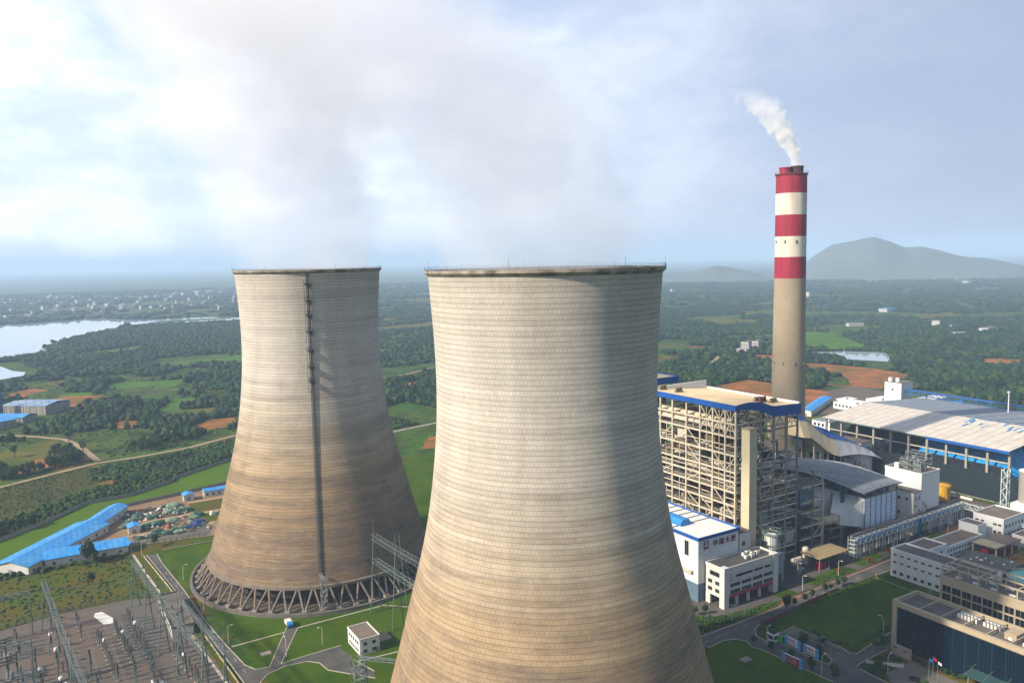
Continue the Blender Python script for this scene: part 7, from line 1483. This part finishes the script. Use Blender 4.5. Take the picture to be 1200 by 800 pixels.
# shrubs in the beds of the plant
fill([(-24, -9), (-3, -8.6), (23, -8), (24, -4.9), (0, -3.4), (-14, 2), (-28, 5)], 520, .3, .85, 1.1, leaf_dark, 'shrub_bed', 'shrubs on the grass in front of the white office on stilts')
fill([(-60, -20), (-33, -8), (-33, 6), (-60, 6)], 260, .3, .9, 1.1, leaf_dark, 'shrub_bed', 'shrubs between the near cooling tower and the white office on stilts')
fill([(52, 0), (84, 3), (86, -3), (54, -4)], 200, .25, .6, 1.0, leaf_dark, 'shrub_bed', 'shrubs on the grass patch near the ochre shelter')
fill([(2, -17.5), (31, -15.8), (77, -13.2), (85, -14), (85, -16), (50, -16), (18, -19.4), (3, -24), (-5, -26), (-2, -20)], 420, .3, .8, 1.1, leaf_dark, 'hedge', 'dark hedge along the banner walls at the lawn edge')
fill([(14, -52.2), (14, -27), (16.5, -26), (17.5, -49), (45, -46), (82, -43), (84, -46), (60, -47), (21, -51.6)], 560, .3, .9, 1.1, leaf_dark, 'hedge', 'dark hedge round the parking bay side of the big lawn')
fill([(5, -60.8), (22, -60.2), (23.5, -66.6), (10, -67), (5.4, -71)], 320, .3, .9, 1.2, leaf_dark, 'hedge', 'hedge at the plaza corner of the glass office')
fill([(-2, -31.5), (.6, -28), (3, -38), (3.3, -46.4), (1, -50.6), (-1.6, -51.4), (-2, -47)], 160, .3, .7, 1.1, leaf_mid, 'hedge', 'hedge on the road island behind the signboards')
fill([(-14.5, -47), (-15.5, -47), (-20, -66), (-18.6, -66)], 70, .25, .45, 1.0, leaf_dark, 'lawn_shrubs', 'row of small shrubs across the lawn beside the near cooling tower')
fill([(26.6, -60), (27.4, -60), (30, -86), (27, -86)], 120, .5, 1.1, 1.3, leaf_dark, 'hedge', 'dark hedge at the foot of the glass curtain wall')
# ================================================================ FAR BUILDINGS
hw_ = mat('village_white', (.55, .55, .55), .8, (.38, .36, .34), .01, .8); hb_ = mat('village_grey', (.42, .42, .42), .8)
def house(x, y, sx, sy, h_, rz, lb, grp, m_=None, rm=None, gab=False):
    T = thing('distant_building', lb, 'building', (x, y, 0), grp); MB().box(x - sx / 2, y - sy / 2, 0, x + sx / 2, y + sy / 2, h_).build('wall', m_ or hw_, T)
    if gab: MB().gable(x - sx / 2, y - sy / 2, x + sx / 2, y + sy / 2, h_, h_ + sy * .22, 'x', over=.5, th=.3).build('roof', rm or roof_tan, T)
    else: MB().box(x - sx / 2 - .3, y - sy / 2 - .3, h_, x + sx / 2 + .3, y + sy / 2 + .3, h_ + .5).build('roof', rm or hb_, T)
    T.rotation_euler = (0, 0, R(rz)); return T
for x, y, s_, h_, lb in ((735, 652, 13, 14, 'white farmhouse on the cleared slope left of the chimney, taller one'), (763, 657, 13, 13, 'white farmhouse on the cleared slope, nearest to the chimney'), (700, 626, 16, 7, 'low pale farm building below the two white farmhouses')): T = house(x, y, s_, s_, h_, 20, lb, None, gab=h_ > 10); windows(T, '-x', x - s_ / 2, [(y - 4 + 4 * i, z, y - 2.6 + 4 * i, z + 1.6) for i in range(3) for z in ((3, 8) if h_ > 8 else (2.5,))])
for x, y, sx, sy, h_, lb, rm in ((1320, 684, 18, 14, 12, 'small white building in the woods far right of the chimney', None), (1274, 558, 40, 16, 9, 'wide tan building in the woods at the far right', roof_tan), (1635, 1000, 36, 24, 8, 'blue-roofed hall far away beyond the green field', blue_roof), (1224, 801, 34, 12, 6, 'low pale building beyond the green field and the pond', None), (1312, 640, 26, 10, 6, 'pale low row beside the small white building far right', blue_roof), (1180, 560, 22, 12, 6, 'small pale farm roof in the far right woods', None)): house(x, y, sx, sy, h_, RS.uniform(-30, 30), lb, None, rm=rm)
for k in range(190):
    px = RS.uniform(-36, -12) if k < 165 else RS.uniform(-36, 30); d = RS.uniform(2900, 4700) if k < 165 else RS.uniform(3000, 5000); x, y = CAM.x + d * math.sin(HEAD + R(px)), CAM.y + d * math.cos(HEAD + R(px)); s_ = RS.uniform(10, 30)
    house(x, y, s_, s_ * .6, RS.uniform(6, 18), RS.uniform(0, 90), 'pale town building in the haze of the plain', 'town buildings in the haze of the plain', m_=hw_)
# river sand banks read as pale strips; pylons on the plain
b = None
# ================================================================ AIR
hz = MB(); S = 25600; hz.box(-S, -S, -1.5, S, S, 345); hzm = bpy.data.materials.new('haze'); hzm.use_nodes = True; t = hzm.node_tree; t.nodes.clear(); om = N(t, 'ShaderNodeOutputMaterial'); pv = N(t, 'ShaderNodeVolumePrincipled'); pv.inputs['Color'].default_value = (.53, .73, 1.0, 1); pv.inputs['Density'].default_value = 1.3e-4; pv.inputs['Anisotropy'].default_value = .0; L(t, pv.outputs[0], om.inputs['Volume'])
o = hz.build('haze', hzm, origin=(0, 0, 0)); o['kind'] = 'stuff'; o['label'] = 'thin blue haze over the whole plain'
# ---------------------------------------------------------------- steam
def plume(name, label, p0, axis_fn, hull, dens, scale, thr, step, col=(1, 1, 1), absb=None, det=4):
    """steam whose centre line and radius change with height: node maths on the position; hull is a loose closed skin round it"""
    b = MB(); n_ = 20; rings = hull
    vs = []
    for z, r_ in rings:
        cx_, cy_, _ = axis_fn(z)
        for i in range(n_): a = 6.2832 * i / n_; vs.append((cx_ + r_ * math.cos(a), cy_ + r_ * math.sin(a), z))
    k = len(rings); fs = [(j * n_ + i, j * n_ + (i + 1) % n_, (j + 1) * n_ + (i + 1) % n_, (j + 1) * n_ + i) for j in range(k - 1) for i in range(n_)] + [tuple(range(n_ - 1, -1, -1)), tuple(range((k - 1) * n_, k * n_))]
    b.add(vs, fs); m_ = bpy.data.materials.new(name); m_.use_nodes = True; t = m_.node_tree; t.nodes.clear(); om = N(t, 'ShaderNodeOutputMaterial'); pv = N(t, 'ShaderNodeVolumePrincipled')
    g = N(t, 'ShaderNodeNewGeometry'); sp = N(t, 'ShaderNodeSeparateXYZ'); L(t, g.outputs['Position'], sp.inputs[0])
    h_ = math_(t, 'SUBTRACT', sp.outputs[2], p0[2]); H = rings[-1][0] - p0[2]; hn = math_(t, 'DIVIDE', h_, H)
    (ax, bx_), (ay, by_), (ra, rb_) = axis_fn.co
    ccx = math_(t, 'ADD', math_(t, 'MULTIPLY', hn, ax), math_(t, 'MULTIPLY', math_(t, 'POWER', hn, 2), bx_)); ccy = math_(t, 'ADD', math_(t, 'MULTIPLY', hn, ay), math_(t, 'MULTIPLY', math_(t, 'POWER', hn, 2), by_)); rr_ = math_(t, 'ADD', math_(t, 'MULTIPLY', hn, rb_), ra)
    dx = math_(t, 'SUBTRACT', math_(t, 'SUBTRACT', sp.outputs[0], p0[0]), ccx); dy = math_(t, 'SUBTRACT', math_(t, 'SUBTRACT', sp.outputs[1], p0[1]), ccy)
    d = math_(t, 'DIVIDE', math_(t, 'SQRT', math_(t, 'ADD', math_(t, 'MULTIPLY', dx, dx), math_(t, 'MULTIPLY', dy, dy))), rr_)
    nz = noise(t, g.outputs['Position'], scale, det, .6, .4)
    f = math_(t, 'SUBTRACT', math_(t, 'ADD', math_(t, 'MULTIPLY', math_(t, 'SUBTRACT', nz, .5), thr), 1.0), d)
    f = ramp(t, f, [(0.0, 0.), (.28, 1.)], 'EASE'); fade = ramp(t, hn, dens[1])
    L(t, math_(t, 'MULTIPLY', math_(t, 'MULTIPLY', f, fade), dens[0]), pv.inputs['Density']); pv.inputs['Color'].default_value = (*col, 1); pv.inputs['Anisotropy'].default_value = .0; L(t, pv.outputs[0], om.inputs['Volume'])
    try: m_.cycles.volume_step_rate = step
    except Exception: pass
    o = b.build(name, m_, origin=p0); o['kind'] = 'stuff'; o['label'] = label; return o
def axis(p0, H, ax, ay, r_):
    def fn(z): h = max(0, (z - p0[2]) / H); return (p0[0] + ax[0] * h + ax[1] * h * h, p0[1] + ay[0] * h + ay[1] * h * h, r_[0] + r_[1] * h)
    fn.co = (ax, ay, r_); return fn
L_ = -rt
p0 = (-127.2, 153.3, 146.5); H = 170; fn = axis(p0, H, (-10, -40), (0, 20), (31, 45)); plume('steam', 'thin grey-white steam rising from the left cooling tower', p0, fn, [(146.5, 31), (160, 55), (200, 85), (260, 110), (316.5, 120)], (.0150, [(0, .9), (.10, .6), (.5, 1.), (.85, .8), (1, 0)]), .026, 2.3, .5, col=(.95, .955, 1), det=6)
p0 = (-115.4, -36.6, 146.5); H = 120; fn = axis(p0, H, (-28, -92), (16, 58), (31, 36)); plume('steam', 'thin grey-white steam drifting left from the nearer cooling tower', p0, fn, [(146.5, 31), (160, 48), (190, 70), (230, 88), (266.5, 98)], (.0145, [(0, 1.), (.1, .7), (.4, .8), (.8, .9), (1, 0)]), .032, 2.3, .5, col=(.95, .955, 1), det=6)
# chimney smoke, dense and billowing to the left
fx_, fy_ = cxs, cys = 187.8 + toR.x * 3.6, 122.2 + toR.y * 3.6
p0 = (fx_, fy_, 207.5); H = 52; fn = axis(p0, H, (-2.2 * 0 + -toR.x * 10, -toR.x * 26), (-toR.y * 10, -toR.y * 26), (2.6, 11)); plume('chimney_smoke', 'white smoke puffing out of the chimney and drifting left', p0, fn, [(207.5, 3.3), (215, 9), (228, 15), (245, 21), (259.5, 22)], (.26, [(0, 1.), (.4, .8), (.65, .3), (.9, .05), (1, 0)]), .17, 2.5, .3, det=5)
